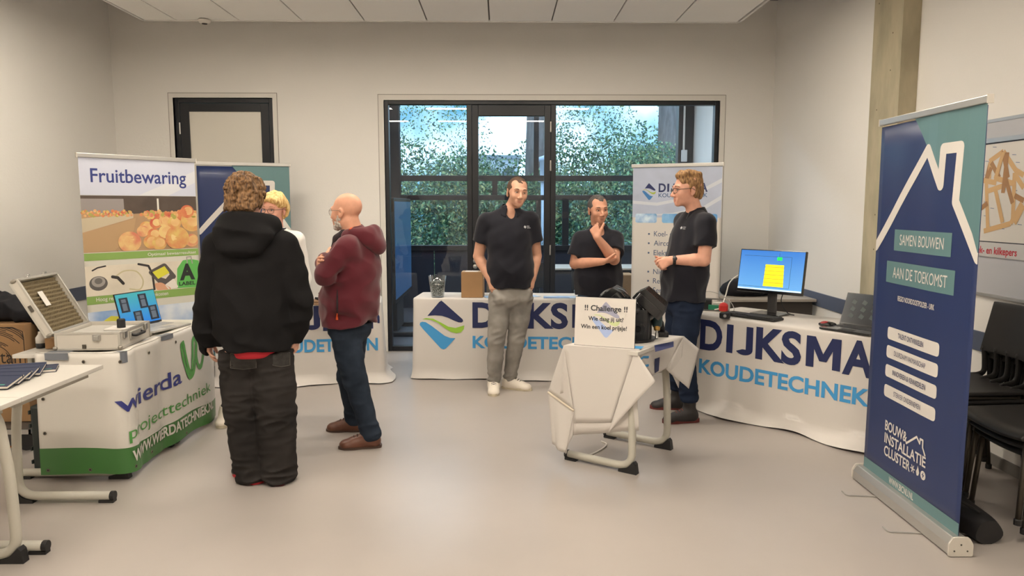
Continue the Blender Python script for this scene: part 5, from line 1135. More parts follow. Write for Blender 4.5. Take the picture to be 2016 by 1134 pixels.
# ============================================================ PEOPLE: blended distance fields meshed as one surface
from mathutils.bvhtree import BVHTree
def V3(*a): return np.array(a if len(a) > 1 else a[0], float)
def nrm(v): v = np.asarray(v, float); return v/(np.linalg.norm(v)+1e-12)
def Rz(a): c, s = math.cos(a), math.sin(a); return np.array([[c, -s, 0], [s, c, 0], [0, 0, 1.]])
def Rx(a): c, s = math.cos(a), math.sin(a); return np.array([[1., 0, 0], [0, c, -s], [0, s, c]])
def Ry(a): c, s = math.cos(a), math.sin(a); return np.array([[c, 0, s], [0, 1., 0], [-s, 0, c]])
class Field:
    def __init__(s): s.p = []
    def rc(s, a, b, ra, rb=None, k=.012, mode='u', flat=None, clip=None):
        a, b = V3(a), V3(b); rb = ra if rb is None else rb; r = max(ra, rb); ab = b-a; L2 = float(ab @ ab)+1e-12
        n, f = (nrm(flat[0]), flat[1]) if flat else (None, 1)
        def fn(X, Y, Z):
            x, y, z = X-a[0], Y-a[1], Z-a[2]
            t = np.clip((x*ab[0]+y*ab[1]+z*ab[2])/L2, 0, 1)
            x, y, z = x-t*ab[0], y-t*ab[1], z-t*ab[2]
            if n is not None:
                q = (x*n[0]+y*n[1]+z*n[2])*(1/f-1); x, y, z = x+q*n[0], y+q*n[1], z+q*n[2]
            q = np.sqrt(x*x+y*y+z*z)-(ra+(rb-ra)*t)
            return q if clip is None else np.maximum(q, (X-clip[0][0])*clip[1][0]+(Y-clip[0][1])*clip[1][1]+(Z-clip[0][2])*clip[1][2])
        e = r*max(1, f); s.p.append((fn, np.minimum(a, b)-e, np.maximum(a, b)+e, k, mode)); return s
    def chain(s, pts, rs, k=.012, **kw):
        for i in range(len(pts)-1): s.rc(pts[i], pts[i+1], rs[i], rs[i+1], k, **kw)
        return s
    def ell(s, c, r, R=None, k=.02, mode='u'):
        c, r = V3(c), V3(r); R = np.eye(3) if R is None else R; m = float(r.max())
        def fn(X, Y, Z):
            x, y, z = X-c[0], Y-c[1], Z-c[2]
            u = (x*R[0, 0]+y*R[1, 0]+z*R[2, 0]); v = (x*R[0, 1]+y*R[1, 1]+z*R[2, 1]); w_ = (x*R[0, 2]+y*R[1, 2]+z*R[2, 2])
            k0 = np.sqrt((u/r[0])**2+(v/r[1])**2+(w_/r[2])**2); k1 = np.sqrt((u/r[0]**2)**2+(v/r[1]**2)**2+(w_/r[2]**2)**2)
            return k0*(k0-1)/(k1+1e-9)
        ext = np.sqrt(((R*r)**2).sum(1)); s.p.append((fn, c-ext, c+ext, k, mode)); return s
    def plane(s, o, n, k=.006, lo=None, hi=None):
        """remove what lies on the side the normal points to, within lo..hi"""
        o, n = V3(o), nrm(n)
        s.p.append((lambda X, Y, Z: -((X-o[0])*n[0]+(Y-o[1])*n[1]+(Z-o[2])*n[2]), None if lo is None else V3(lo), None if hi is None else V3(hi), k, 's')); return s
    def mesh(s, h, disp=None, zmin=None):
        U = [p for p in s.p if p[4] == 'u']
        lo = np.min([p[1] for p in U], 0)-4*h-.012; hi = np.max([p[2] for p in U], 0)+4*h+.012
        n = np.ceil((hi-lo)/h).astype(int)+1
        ax = [np.float32(lo[i])+np.arange(n[i], dtype=np.float32)*np.float32(h) for i in range(3)]
        d = np.full(n, .3, np.float32)
        for fn, a, b, k, mode in s.p:
            if a is None: i0, i1 = np.zeros(3, int), n
            else:
                i0 = np.clip(np.floor((a-k-2*h-lo)/h).astype(int), 0, n-1); i1 = np.clip(np.ceil((b+k+2*h-lo)/h).astype(int)+1, 1, n)
            if (i1 <= i0).any(): continue
            sl = tuple(slice(i0[q], i1[q]) for q in range(3))
            q = fn(ax[0][sl[0]][:, None, None], ax[1][sl[1]][None, :, None], ax[2][sl[2]][None, None, :]).astype(np.float32)
            A = d[sl]
            if mode == 'u': hh = np.maximum(k-np.abs(A-q), 0)/k; d[sl] = np.minimum(A, q)-hh*hh*k*.25
            else: hh = np.maximum(k-np.abs(A+q), 0)/k; d[sl] = np.maximum(A, -q)+hh*hh*k*.25
        if disp is not None:
            m = np.abs(d) < .028; I = np.argwhere(m); P = (lo+I*h).astype(np.float32); d[m] += disp(P).astype(np.float32)
        if zmin is not None: d = np.maximum(d, (zmin-ax[2])[None, None, :])
        d[0] = d[-1] = .3; d[:, 0] = d[:, -1] = .3; d[:, :, 0] = d[:, :, -1] = .3
        return nets(d, lo, h)
def nets(d, lo, h):
    s = d < 0; nx, ny, nz = d.shape; c = np.zeros((nx-1, ny-1, nz-1), np.int8)
    for a in (0, 1):
        for b in (0, 1):
            for e in (0, 1): c += s[a:nx-1+a, b:ny-1+b, e:nz-1+e]
    act = (c > 0) & (c < 8); I = np.argwhere(act); idx = np.full(c.shape, -1, np.int32); idx[act] = np.arange(len(I))
    acc = np.zeros((len(I), 3)); cnt = np.zeros(len(I))
    for ax in range(3):
        o1, o2 = [q for q in range(3) if q != ax]
        for u in (0, 1):
            for v in (0, 1):
                off = np.zeros(3, int); off[o1] = u; off[o2] = v; e = np.zeros(3, int); e[ax] = 1
                p0 = I+off; p1 = p0+e; d0 = d[p0[:, 0], p0[:, 1], p0[:, 2]]; d1 = d[p1[:, 0], p1[:, 1], p1[:, 2]]
                m = (d0 < 0) != (d1 < 0); t = d0[m]/(d0[m]-d1[m]); q = np.tile(off.astype(float), (m.sum(), 1)); q[:, ax] += t; acc[m] += q; cnt[m] += 1
    V = lo+(I+acc/cnt[:, None])*h; Q = []
    for ax in range(3):
        b_, c_ = (ax+1) % 3, (ax+2) % 3
        sl0 = [slice(1, -1)]*3; sl1 = [slice(1, -1)]*3; sl0[ax] = slice(0, -1); sl1[ax] = slice(1, None)
        A, B = s[tuple(sl0)], s[tuple(sl1)]; m = A != B; J = np.argwhere(m); fl = A[m]
        J[:, b_] += 1; J[:, c_] += 1
        def cell(db, dc): K = J.copy(); K[:, b_] += db; K[:, c_] += dc; return idx[K[:, 0], K[:, 1], K[:, 2]]
        q = np.stack([cell(-1, -1), cell(0, -1), cell(0, 0), cell(-1, 0)], 1); q[~fl] = q[~fl][:, ::-1]; Q.append(q)
    Q = np.concatenate(Q); Q = Q[(Q >= 0).all(1)]
    for _ in range(1):                                     # one light relaxation
        S_ = np.zeros_like(V); N_ = np.zeros(len(V))
        for a in range(4):
            i, j = Q[:, a], Q[:, (a+1) % 4]; np.add.at(S_, i, V[j]); np.add.at(N_, i, 1); np.add.at(S_, j, V[i]); np.add.at(N_, j, 1)
        V = V*.6+.4*S_/np.maximum(N_, 1)[:, None]
    return V, Q
SKIN = {}
def skinm(name, c): return mat(name, c, .5, spec=.35, noise=(28, .05), bump=(220, .06, .001))
def hair_mat(name, c, c2): return mat(name, c, .6, spec=.3, noise=(95, .3), c2=c2, bump=(150, .6, .004), stretch=(1, 1, .3))
def head_prims(F, c, R, s=1.0, k=1.0, ears=True):
    T = lambda x, y, z: c+s*(R @ V3(x, y, z)); E = lambda p, r, kk=.02, mode='u', RR=None: F.ell(T(*p), s*V3(r), R if RR is None else R @ RR, kk, mode)
    E((0, .014, .036), (.075, .097, .083)); E((0, -.036, -.008), (.064, .056, .062), .03); E((0, -.025, -.053), (.055, .064, .058), .03)
    E((0, -.072, -.094), (.024, .02, .019), .025)
    F.rc(T(-.036, -.084, .020), T(.036, -.084, .020), .012*s, k=.02)
    for sx in (-1, 1):
        E((sx*.038, -.064, -.028), (.020, .021, .021), .025)
        E((sx*.031, -.098, .003), (.016, .013, .010), .012, 's')
        if ears:
            RR = Rz(sx*.35) @ Ry(sx*.08); E((sx*.077, .012, -.006), (.009, .019, .031), .006, 'u', RR); E((sx*.085, .008, -.002), (.006, .010, .018), .006, 's', RR); E((sx*.076, .004, -.032), (.008, .009, .011), .006)
    F.rc(T(0, -.090, .006), T(0, -.114, -.034), .0085*s, .0125*s, .012)
    for sx in (-1, 1): E((sx*.012, -.104, -.039), (.0095, .011, .008), .008)
    F.rc(T(-.024, -.082, -.063), T(.024, -.082, -.063), .0095*s, k=.012); F.rc(T(-.020, -.081, -.077), T(.020, -.081, -.077), .0095*s, k=.012)
    F.rc(T(-.024, -.0955, -.0695), T(.024, -.0955, -.0695), .0040*s, k=.004, mode='s')
    return T
def hand_prims(F, w_, d, n, t, curls, thumb=(.5, .7, .45), s=1.0, tb=.25):
    """wrist w_, direction d to the knuckles, palm normal n, thumb side t; curls: per finger three joint angles"""
    d = nrm(d); n = nrm(n-d*np.dot(n, d)); t = nrm(np.cross(d, n))*(1 if np.dot(np.cross(d, n), t) > 0 else -1); w_ = V3(w_)
    for i in range(4):
        k0 = w_+s*(d*.012+t*(.013-.009*i)); kn = w_+s*(d*(.088-.004*abs(i-1)-.004*(i == 3))+t*(.030-.0195*i)-n*.002)
        F.rc(k0, kn, .0150*s, .0115*s, .014)
        L = (.070, .078, .073, .057)[i]*s; p = kn; a = 0; r = (.0096, .0098, .0094, .0084)[i]*s
        for j, fr in enumerate((.45, .31, .24)):
            a += curls[i][j]; sp = t*(.06-.045*i)*(1 if j == 0 else .5); dv = nrm(d*math.cos(a)+n*math.sin(a)+sp); q = p+dv*L*fr; F.rc(p, q, r*(1-.06*j), r*(.93-.07*j), .0035 if j or True else .006); p = q
    p = w_+s*(d*.028+t*.022+n*.004); td = nrm(d*thumb[0]+t*thumb[1]+n*thumb[2]); F.rc(w_+s*(d*.01+t*.008), p+td*s*.01, .0165*s, .0150*s, .012)
    for j, (l, r) in enumerate(((.038, .0135), (.031, .0112), (.024, .0098))):
        dv = nrm(td+(d*.35-t*.35)*j*tb*2); q = p+dv*l*s; F.rc(p, q, r*s, r*.88*s, .006); p = q
CURL0 = [(.15, .3, .2), (.2, .35, .25), (.28, .4, .3), (.35, .45, .3)]
class Fig:
    def __init__(s, name_label, base, by, skin):
        s.base = V3(base[0], base[1], 0); s.by = by; s.root = thing('person', name_label, 'person', tuple(s.base)); s.skin = skin; s.B = Field()
    def P(s, px, py, dy=0.0):
        q = atY(px, py, s.by+dy); return V3(q.x, q.y, q.z)-s.base
    def frame(s):
        up = nrm(s.nb-.5*(s.HL+s.HR)); l = s.SL-s.SR; l = nrm(l-up*np.dot(l, up)); f = nrm(np.cross(l, up)); s.up, s.lf, s.fw = up, l, f; s.TR = np.stack([l, -f, up], 1)
        s.ms, s.mh = .5*(s.SL+s.SR), .5*(s.HL+s.HR)
    def torso(s, F, m=0.0, chest=(.165, .108, .20), belly=(.150, .105, .17), pel=(.165, .115, .12), bo=0.0, sh=.052, lo=True):
        F.ell(s.ms-s.up*.15+s.fw*.01, V3(chest)+m, s.TR, .05); F.rc(s.SL-s.up*.02-s.lf*.02, s.SR-s.up*.02+s.lf*.02, sh+m, k=.05)
        F.rc(s.nb-s.up*.012, s.SL*.62+s.nb*.38-s.up*.022, .046+m*.8, .045+m*.8, .04); F.rc(s.nb-s.up*.012, s.SR*.62+s.nb*.38-s.up*.022, .046+m*.8, .045+m*.8, .04)
        F.ell(s.ms*.42+s.mh*.58+s.fw*bo, V3(belly)+m, s.TR, .06)
        if lo: F.ell(s.mh+s.up*.05, V3(pel)+m, s.TR, .05)
    def body(s, hands, head, hs=1.0, neck=.052, arm=(.050, .041, .040, .0265), leg=(.082, .055, .052, .038), h=.005, ears=True, **kw):
        F = s.B; s.frame(); s.torso(F, 0.0, **kw)
        hb = s.hc+hs*(s.HR_ @ V3(0, .028, -.06)); F.rc(s.nb-s.up*.03, hb, neck*1.08, neck, .035)
        for S_, E_, W_ in ((s.SL, s.EL, s.WL), (s.SR, s.ER, s.WR)):
            F.rc(S_, E_, arm[0], arm[1], .035); m_ = E_*.7+W_*.3; F.chain([E_, m_, W_], [arm[2], arm[2]*1.02, arm[3]], .008)
        for H_, K_, A_, T_ in ((s.HL, s.KL, s.AL, s.TL), (s.HR2, s.KR, s.AR, s.TR2)):
            F.chain([H_, K_], leg[:2], .03); c_ = K_*.68+A_*.32; F.chain([K_, c_, A_], [leg[1], leg[2], leg[3]], .012); fd = T_-A_; fd[2] = 0; fd = nrm(fd); g_ = V3(A_[0], A_[1], .055); F.rc(A_, g_, .036, .034, .015); F.rc(g_, V3(A_[0], A_[1], .034)+fd*.12, .032, .024, .02)
        s.T = head_prims(F, s.hc, s.HR_, hs, ears=ears); s.hs = hs
        for hd in hands: hand_prims(F, *hd)
        Vv, Q = F.mesh(h, zmin=.012); s.bm = np_obj('body', Vv, Q, s.skin, s.root); return s.bm
    def cloth(s, name, F, m, h=.0065, disp=None, zmin=None, par=None):
        Vv, Q = F.mesh(h, disp, zmin); o = np_obj(name, Vv, Q, m, par or s.root); o['_bvh'] = 0; del o['_bvh']
        s.last = (Vv, Q); return o
    def face(s, eye=(70, 86, 96), brow=(96, 72, 54), lip=(172, 104, 92), browr=.0042, gaze=(0, 0), smile=.004):
        T, k = s.T, s.hs; em_ = mat('eye_white', (226, 216, 208), .25); im = mat('iris_%d_%d' % eye[:2], eye, .2); pm = mat('pupil', (16, 15, 16), .15); bm_ = mat('brow_%d' % brow[0], brow, .8); lm = mat('lip_%d' % lip[0], lip, .5)
        for sx in (-1, 1):
            m = MB(); R4 = Matrix([list(r) for r in s.HR_]).to_4x4(); M = Matrix.Translation(Vector(T(sx*.031, -.0775, .003))) @ R4
            m.ell((0, 0, 0), (.0125*k, .0115*k, .0066*k), M, 14, 10); e = m.build('eye', em_, s.root, smooth=True)
            m = MB(); M2 = M @ Matrix.Rotation(math.radians(gaze[0]), 4, 'Z'); m.ell((0, -.0098*k, gaze[1]), (.0050*k, .0026*k, .0050*k), M2, 12, 8); m.cur = 1; m.ell((0, -.0116*k, gaze[1]), (.0027*k, .0015*k, .0027*k), M2, 10, 6); m.build('iris', [im, pm], e, smooth=True)
            m = MB(); m.tube([T(sx*.0165, -.0955, .0255), T(sx*.028, -.0985, .030), T(sx*.042, -.090, .0285), T(sx*.052, -.078, .021)], [browr*k*.8, browr*k, browr*k*.9, browr*k*.4], 8, flat=.7); m.build('eyebrow', bm_, s.root, smooth=True)
            m = MB(); m.tube([T(sx*.018, -.0905, .0045), T(sx*.031, -.0935, .0115), T(sx*.045, -.083, .005)], [.0015*k, .0022*k, .0012*k], 6); m.build('eyelid', s.skin, s.root, smooth=True)
        m = MB(); m.tube(spline([T(-.027, -.0835, -.0675+smile), T(-.013, -.0905, -.0655), T(0, -.0915, -.067), T(.013, -.0905, -.0655), T(.027, -.0835, -.0675+smile)], 4), [k*.0026*(.35+math.sin(PI*i/16)) for i in range(17)], 8)
        m.tube(spline([T(-.025, -.083, -.0712+smile*.8), T(-.012, -.0900, -.0742), T(0, -.0905, -.0752), T(.012, -.0900, -.0742), T(.025, -.083, -.0712+smile*.8)], 4), [k*.0032*(.35+math.sin(PI*i/16)) for i in range(17)], 8); m.build('lips', lm, s.root, smooth=True)
    def glasses(s, m_, half=.0235, r=.0014, hgt=.019):
        T = s.T; g = MB(); k = s.hs
        for sx in (-1, 1):
            g.tube([T(*p) for p in [(sx*.0315+half*.98*math.cos(a), -.108+.012*((sx*.0315+half*math.cos(a))/.055)**2, -.002+hgt*math.copysign(abs(math.sin(a))**.8, math.sin(a))) for a in [2*PI*i/20 for i in range(20)]]], r*k, 6, closed=True)
            g.tube([T(sx*.055, -.097, .006), T(sx*.074, -.06, .008), T(sx*.082, .0, .010), T(sx*.084, .022, -.004)], r*k, 6)
        g.tube([T(-.009, -.109, .005), T(0, -.112, .008), T(.009, -.109, .005)], r*k, 6); o = g.build('glasses', m_, s.root, smooth=True)
        l = MB()
        for sx in (-1, 1):
            pts = [T(sx*.0315+half*.95*math.cos(a), -.108+.012*((sx*.0315+half*math.cos(a))/.055)**2, -.002+hgt*.95*math.sin(a)) for a in [2*PI*i/16 for i in range(16)]]; l.add(pts, [tuple(range(16))])
        l.build('lens', MATS_GL, o); return o
    def shoes(s, A_, T_, um, solem, name='shoe', h_=.075, w_=.043, collar=.05, lace=None, solth=.022, lean=None):
        d = T_-A_; d[2] = 0; d = nrm(d); sd = np.cross(V3(0, 0, 1), d); a0 = V3(A_[0], A_[1], 0); L = .20
        F = Field(); F.ell(a0-d*.028+V3(0, 0, .045), (.042, .040, .05), None, .03); F.rc(a0-d*.015+V3(0, 0, .04), a0+d*.09+V3(0, 0, .030), .044, .040, .03, flat=(V3(0, 0, 1), 1.0)); F.ell(a0+d*.15+V3(0, 0, .026), np.abs(d)*.0+V3(.052, .052, .036), None, .03)
        F.rc(a0+d*.0+V3(0, 0, .05), a0-d*.004+V3(0, 0, .05+collar)+(0 if lean is None else lean), .044, .047, .03); F.rc(a0+d*.015+V3(0, 0, .062), a0+d*.10+V3(0, 0, .034), .046, .043, .03); F.plane(a0+V3(0, 0, .012), (0, 0, -1), .004)
        Vv, Q = F.mesh(.005); o = np_obj(name, Vv, Q, um, s.root)
        out = [(-.078, 0), (-.068, .034), (-.02, .043), (.05, .041), (.11, .05), (.165, .044), (.20, .02), (.208, 0), (.20, -.02), (.165, -.044), (.11, -.05), (.05, -.041), (-.02, -.043), (-.068, -.034)]
        out = [p[:2] for p in spline([(x, y, 0) for x, y in out]+[(out[0][0], out[0][1], 0)], 4)][:-1][::-1]
        m = MB(); m.poly(out, lambda u, v, o_: tuple(a0+d*u+sd*v+V3(0, 0, .001+o_)), solth); m.build('sole', solem, o, bevel=.003)
        if lace:
            m = MB()
            for q in range(4): c_ = a0+d*(.035+.022*q)+V3(0, 0, .107-.0085*q); m.tube([c_-sd*.022-V3(0, 0, .006), c_+V3(0, 0, .002)+d*.004, c_+sd*.022-V3(0, 0, .006)], .0035, 6)
            m.build('laces', lace, o, smooth=True)
        return o
    def trousers(s, m_, hem, up=.012, seat=.015, wr=.004, cuff=0.0, rad=(.095, .070, .062, .054), top=.10, h=.0065, seed=1, zl=None, extra=None, disp=None, pel=None):
        F = Field(); pl_ = V3(pel or (.165, .115, .12))+seat
        F.ell(s.mh+s.up*.05, pl_, s.TR, .04)
        for H_, K_, A_, hh in ((s.HL, s.KL, s.AL, hem[0]), (s.HR2, s.KR, s.AR, hem[1])):
            c_ = K_*.6+A_*.4; t_ = max(0, min(1.7, (K_[2]-hh-.035)/(K_[2]-A_[2]+1e-6))); e_ = K_+(A_-K_)*t_
            F.chain([H_+s.up*.02, H_*.5+K_*.5, K_], [rad[0], (rad[0]+rad[1])*.5+.004, rad[1]], .02); F.chain([K_, c_, e_], [rad[1], rad[2], rad[3]], .012)
        if extra: extra(F)
        F.plane(s.mh+s.up*(top+.02), s.up, .006); F.plane(V3(0, 0, min(hem)), (0, 0, -1), .005)
        kz = .5*(s.KL[2]+s.KR[2]); az = min(hem)
        def dsp(P):
            z = P[:, 2]; w1 = np.exp(-((z-az-.05)/.075)**2)*1.7+np.exp(-((z-kz)/.12)**2)*.9+np.exp(-((z-s.mh[2])/.10)**2)*.8+.22
            return wr*w1*(np.abs(sine(P, seed, 62, 9, (.55, .55, 1.5)))-.7)+.0025*sine(P, seed+5, 22, 6)
        return s.cloth('trousers', F, m_, h, disp or dsp, zmin=.006)
    def polo(s, m_, hem, m=.016, sleeve=.62, sr=(.064, .070), belly=None, bo=0.0, seed=3, chest=(.165, .108, .20), collar=True, h=.006, hemr=None, back=0.0, v=True):
        F = Field(); s.torso(F, m, belly=belly or (.150, .108, .17), chest=chest, bo=bo, lo=True)
        zc = s.mh+s.up*.0
        if hemr: F.chain([s.mh*.25+s.ms*.75-s.up*.06+s.fw*bo*.6, s.mh*.6+s.ms*.4+s.fw*bo, V3(s.mh[0], s.mh[1], hem-.03)+s.fw*bo*.6], [hemr-.004, hemr, hemr+.006], .05, flat=(s.lf, 1.34))
        for S_, E_ in ((s.SL, s.EL), (s.SR, s.ER)):
            e_ = S_+(E_-S_)*(sleeve+.15); F.rc(S_-s.up*.006, e_, sr[0], sr[1], .03, clip=(S_+(E_-S_)*sleeve, nrm(E_-S_)))
        if v: F.ell(s.nb+s.fw*.07-s.up*.015, (.034, .05, .062), s.TR, .008, 's')
        F.plane(V3(0, 0, hem), (0, 0, -1), .006)
        def dsp(P):
            z = P[:, 2]; k_ = .5+.9*np.exp(-((z-hem-.12)/.14)**2); return .0090*k_*(np.abs(sine(P, seed, 24, 8, (1, 1, .8)))-.7)+.002*sine(P, seed+3, 55, 6)
        o = s.cloth('shirt', F, m_, h, dsp); s.shirt = s.last
        if collar:
            m = MB(); nb = s.nb
            def cf(a, b_):
                th = (-.86+1.72*a)*PI; fr = abs(2*a-1); r_ = .062+.040*b_; zz = .042-.056*b_-.040*fr**2*(1+b_*.5)
                return tuple(nb+s.lf*(r_*1.08*math.sin(th))-s.fw*(r_*1.0*math.cos(th)-.012)+s.up*(zz+.012))
            m.grid(cf, 36, 6); m.build('collar', m_, s.root, smooth=True, solid=.004)
        return o
    def decal(s, pos, dirv, w_, h_, m_, name='chest_logo'):
        Vv, Q = s.shirt; b = BVHTree.FromPolygons([Vector(v) for v in Vv], [tuple(q) for q in Q]); hit = b.ray_cast(Vector(pos)-Vector(dirv)*.3, Vector(dirv), .8)
        if hit[0] is None: return
        n_ = hit[1]; x = Vector((0, 0, 1)).cross(n_).normalized(); y = n_.cross(x); m = MB(); f = lambda u, v, o=0.0: tuple(hit[0]+x*u+y*v+n_*(.003+o))
        shape(m, [(-w_/2, 0), (-w_/2+h_*.5, h_*.45), (-w_/2+h_, 0), (-w_/2+h_*.5, -h_*.45)], f, .0005)
        put(m, 'DIJKSMA', -w_/2+h_*1.15, w_/2, .0, h_*.36, f, .0005, .03); put(m, 'KOUDETECHNIEK', -w_/2+h_*1.15, w_/2, -h_*.38, h_*.22, f, .0005, .02); m.build(name, m_, s.root)
MATS_GL = glass_mat('spectacle_lens', (.97, .98, .98, 1), .06)
def yawR(yaw, pitch=0, roll=0): return Rz(math.radians(yaw)) @ Rx(math.radians(pitch)) @ Ry(math.radians(roll))
def short_hair(s, m_, thick=.007, line=.040, back=-.055, top=.0, seed=2, side=.0045, quiff=None, amp=.003, name='hair', fr=160, recede=0.0):
    """cropped hair shell over the skull; line: hairline height on the forehead"""
    F = Field(); T, k, R = s.T, s.hs, s.HR_
    F.ell(T(0, .0155, .0365), k*(V3(.0755, .0965, .0835)+V3(side, thick*.6, thick)), R, .01); F.ell(T(0, .044, -.016), k*(V3(.0645, .066, .06)+side), R, .02)
    if quiff: quiff(F, T, k, R)
    F.ell(T(0, -.105, -.030), k*V3(.125, .078, line+.030+.010), R, .012, 's')
    for sx in (-1, 1):
        F.ell(T(sx*.09, -.055, -.03), k*V3(.05, .055, .055), R, .01, 's'); F.ell(T(sx*.083, .008, -.018), k*V3(.02, .027, .036), R, .006, 's')
        if recede: F.ell(T(sx*.050, -.075, .070), k*V3(.030, .052, .034), R, .012, 's')
    F.plane(T(0, 0, back), R @ V3(0, 0, -1), .01)
    return s.cloth(name, F, m_, .004, lambda P: amp*sine(P, seed, fr, 10, (1, 1, .5)))
polom = mat('polo_navy_black', (24, 24, 33), .8, spec=.25, bump=(900, .15, .0006), sheen=.15); logom = mat('logo_thread', (206, 206, 210), .7)
# ---------------------------------------------------------------- tall man, hands in pockets
def tall_man():
    s = Fig('tall man in navy polo and grey jeans with both hands in his pockets', (.03, 6.27), 6.25, skinm('skin_a', (206, 156, 130))); P = s.P
    s.SR, s.SL = P(956, 433, .0), P(1046, 431, .04); s.ER, s.EL = P(942, 505, .04), P(1056, 504, .09); s.WR, s.WL = P(964, 549, -.03), P(1049, 546, .01)
    s.nb = P(1004, 413, .03); s.hc = P(1018.5, 379, -.015); s.HR_ = yawR(15, 4, 6)
    s.HR2, s.HL = P(985, 592, .03), P(1028, 590, .05); s.HR = s.HR2; s.KR, s.KL = P(977, 672, -.02), P(1016, 668, .03); s.AR, s.AL = P(972, 754, .02), P(1004, 742, .10)
    s.TR2, s.TL = P(972, 782, -.14), P(1038, 762, .03); s.TR2[2] = s.TL[2] = 0
    s.frame(); d1 = nrm(P(978, 578, -.065)-s.WR); d2 = nrm(P(1038, 575, -.02)-s.WL)
    hands = [(s.WR, d1, nrm(np.cross(d1, V3(-.3, -.9, -.1)))*0+V3(.35, .75, -.2), V3(.6, -.3, .5), [(.2, .2, .1)]*4, (.62, .68, -.22), 1.05, .12), (s.WL, d2, V3(-.45, .7, -.2), V3(-.6, -.3, .5), [(.2, .2, .1)]*4, (.62, .68, -.22), 1.05, .12)]
    s.body(hands, None, 1.07, .056, arm=(.055, .046, .045, .030)); s.face((84, 84, 76), (96, 70, 52), (186, 120, 104), gaze=(14, 0))
    short_hair(s, hair_mat('hair_brown', (70, 52, 42), (98, 74, 58)), .0035, .070, -.05, recede=1, seed=4, amp=.0015)
    st_ = Field(); T, R, k = s.T, s.HR_, s.hs       # stubble on jaw and lip
    st_.ell(T(0, -.026, -.060), k*V3(.0532, .0640, .0535), R, .01); st_.ell(T(0, -.073, -.095), k*V3(.0245, .0208, .0195), R, .02); st_.plane(T(0, 0, -.072), R @ V3(0, 0, 1), .01); st_.ell(T(0, -.1, -.070), k*V3(.03, .03, .016), R, .004, 's')
    s.cloth('stubble', st_, mat('stubble_brown', (182, 134, 110), .7), .004)
    def pk(F):
        F.rc(s.WR+d1*.135, s.WR+d1*.20, .036, .042, .03); F.rc(s.WL+d2*.135, s.WL+d2*.20, .036, .042, .03)
    jm = mat('jeans_grey', (140, 135, 129), .85, spec=.15, noise=(6, .24), bump=(600, .2, .0008))
    s.trousers(jm, (.07, .07), rad=(.098, .074, .066, .060), wr=.0045, seed=21, extra=pk, top=.11)
    s.polo(polom, float(P(1004, 566, 0)[2]), .017, .60, (.068, .078), (.168, .122, .19), .012, 31, hemr=.132, chest=(.185, .115, .20))
    s.decal(P(1043, 448, -.2), nrm(V3(-.12, 1, 0)), .078, .030, logom)
    wm = mat('sneaker_white', (226, 216, 202), .5); sm_ = mat('sneaker_sole', (200, 188, 164), .6); lm_ = mat('dark_lace', (70, 66, 66), .7)
    s.shoes(s.AR, s.TR2, wm, sm_, 'sneaker', lace=lm_); s.shoes(s.AL, s.TL, wm, sm_, 'sneaker', lace=lm_)
tall_man()

# ---------------------------------------------------------------- man with his hand on his chin
def chin_man():
    s = Fig('man in navy polo with one hand on his chin, behind the small draped desk', (.88, 6.46), 6.42, skinm('skin_b', (200, 146, 120))); P = s.P
    s.SR, s.SL = P(1142, 470, .0), P(1212, 468, .03); s.ER, s.EL = P(1132, 519, -.02), P(1209, 511, -.13); s.WR, s.WL = P(1186, 515, -.235), P(1176, 468, -.20)
    s.nb = P(1179, 452, .04); s.hc = P(1177.5, 413, .0); s.HR_ = yawR(13, 5, -2)
    s.HR2, s.HL = P(1158, 598, .05), P(1196, 598, .06); s.HR = s.HR2; s.KR, s.KL = P(1157, 668, .03), P(1198, 668, .05); s.AR, s.AL = P(1156, 738, .06), P(1201, 738, .08)
    s.TR2, s.TL = P(1150, 752, -.12), P(1210, 752, -.10); s.TR2[2] = s.TL[2] = 0
    s.frame(); dl = nrm(P(1170, 450, -.17)-s.WL); dr = nrm(P(1205, 513, -.20)-s.WR)
    hands = [(s.WL, dl, V3(.35, .9, .0), V3(.9, -.2, .3), [(.5, 1.1, .9), (.95, 1.3, .9), (1.1, 1.35, .9), (1.2, 1.35, .9)], (.75, .75, .30), 1.08, .12),
             (s.WR, dr, V3(-.1, .3, 1), V3(.2, -1, .2), [(.35, .8, .5)]*4, (.6, .5, .4), 1.0)]
    s.body(hands, None, 1.05, .056, arm=(.056, .047, .047, .031), belly=(.165, .13, .17)); s.face((86, 92, 96), (84, 70, 60), (168, 104, 92), gaze=(16, .0))
    short_hair(s, hair_mat('hair_dark_grey', (60, 54, 52), (100, 94, 90)), .004, .072, -.05, seed=8, amp=.0015, recede=1)
    jb = mat('jeans_light', (104, 130, 156), .85, spec=.15, noise=(8, .15), bump=(600, .2, .0008))
    s.trousers(jb, (.05, .05), rad=(.098, .076, .068, .062), seed=23)
    s.polo(polom, float(P(1178, 581, 0)[2]), .018, .66, (.070, .080), (.176, .138, .20), bo=.02, seed=33, hemr=.142, chest=(.18, .118, .20), v=True)
    s.decal(P(1210, 494, -.3), nrm(V3(-.1, 1, 0)), .05, .02, logom)
    dm = mat('shoe_dark', (46, 42, 42), .5); s.shoes(s.AR, s.TR2, dm, capb0, 'shoe'); s.shoes(s.AL, s.TL, dm, capb0, 'shoe')
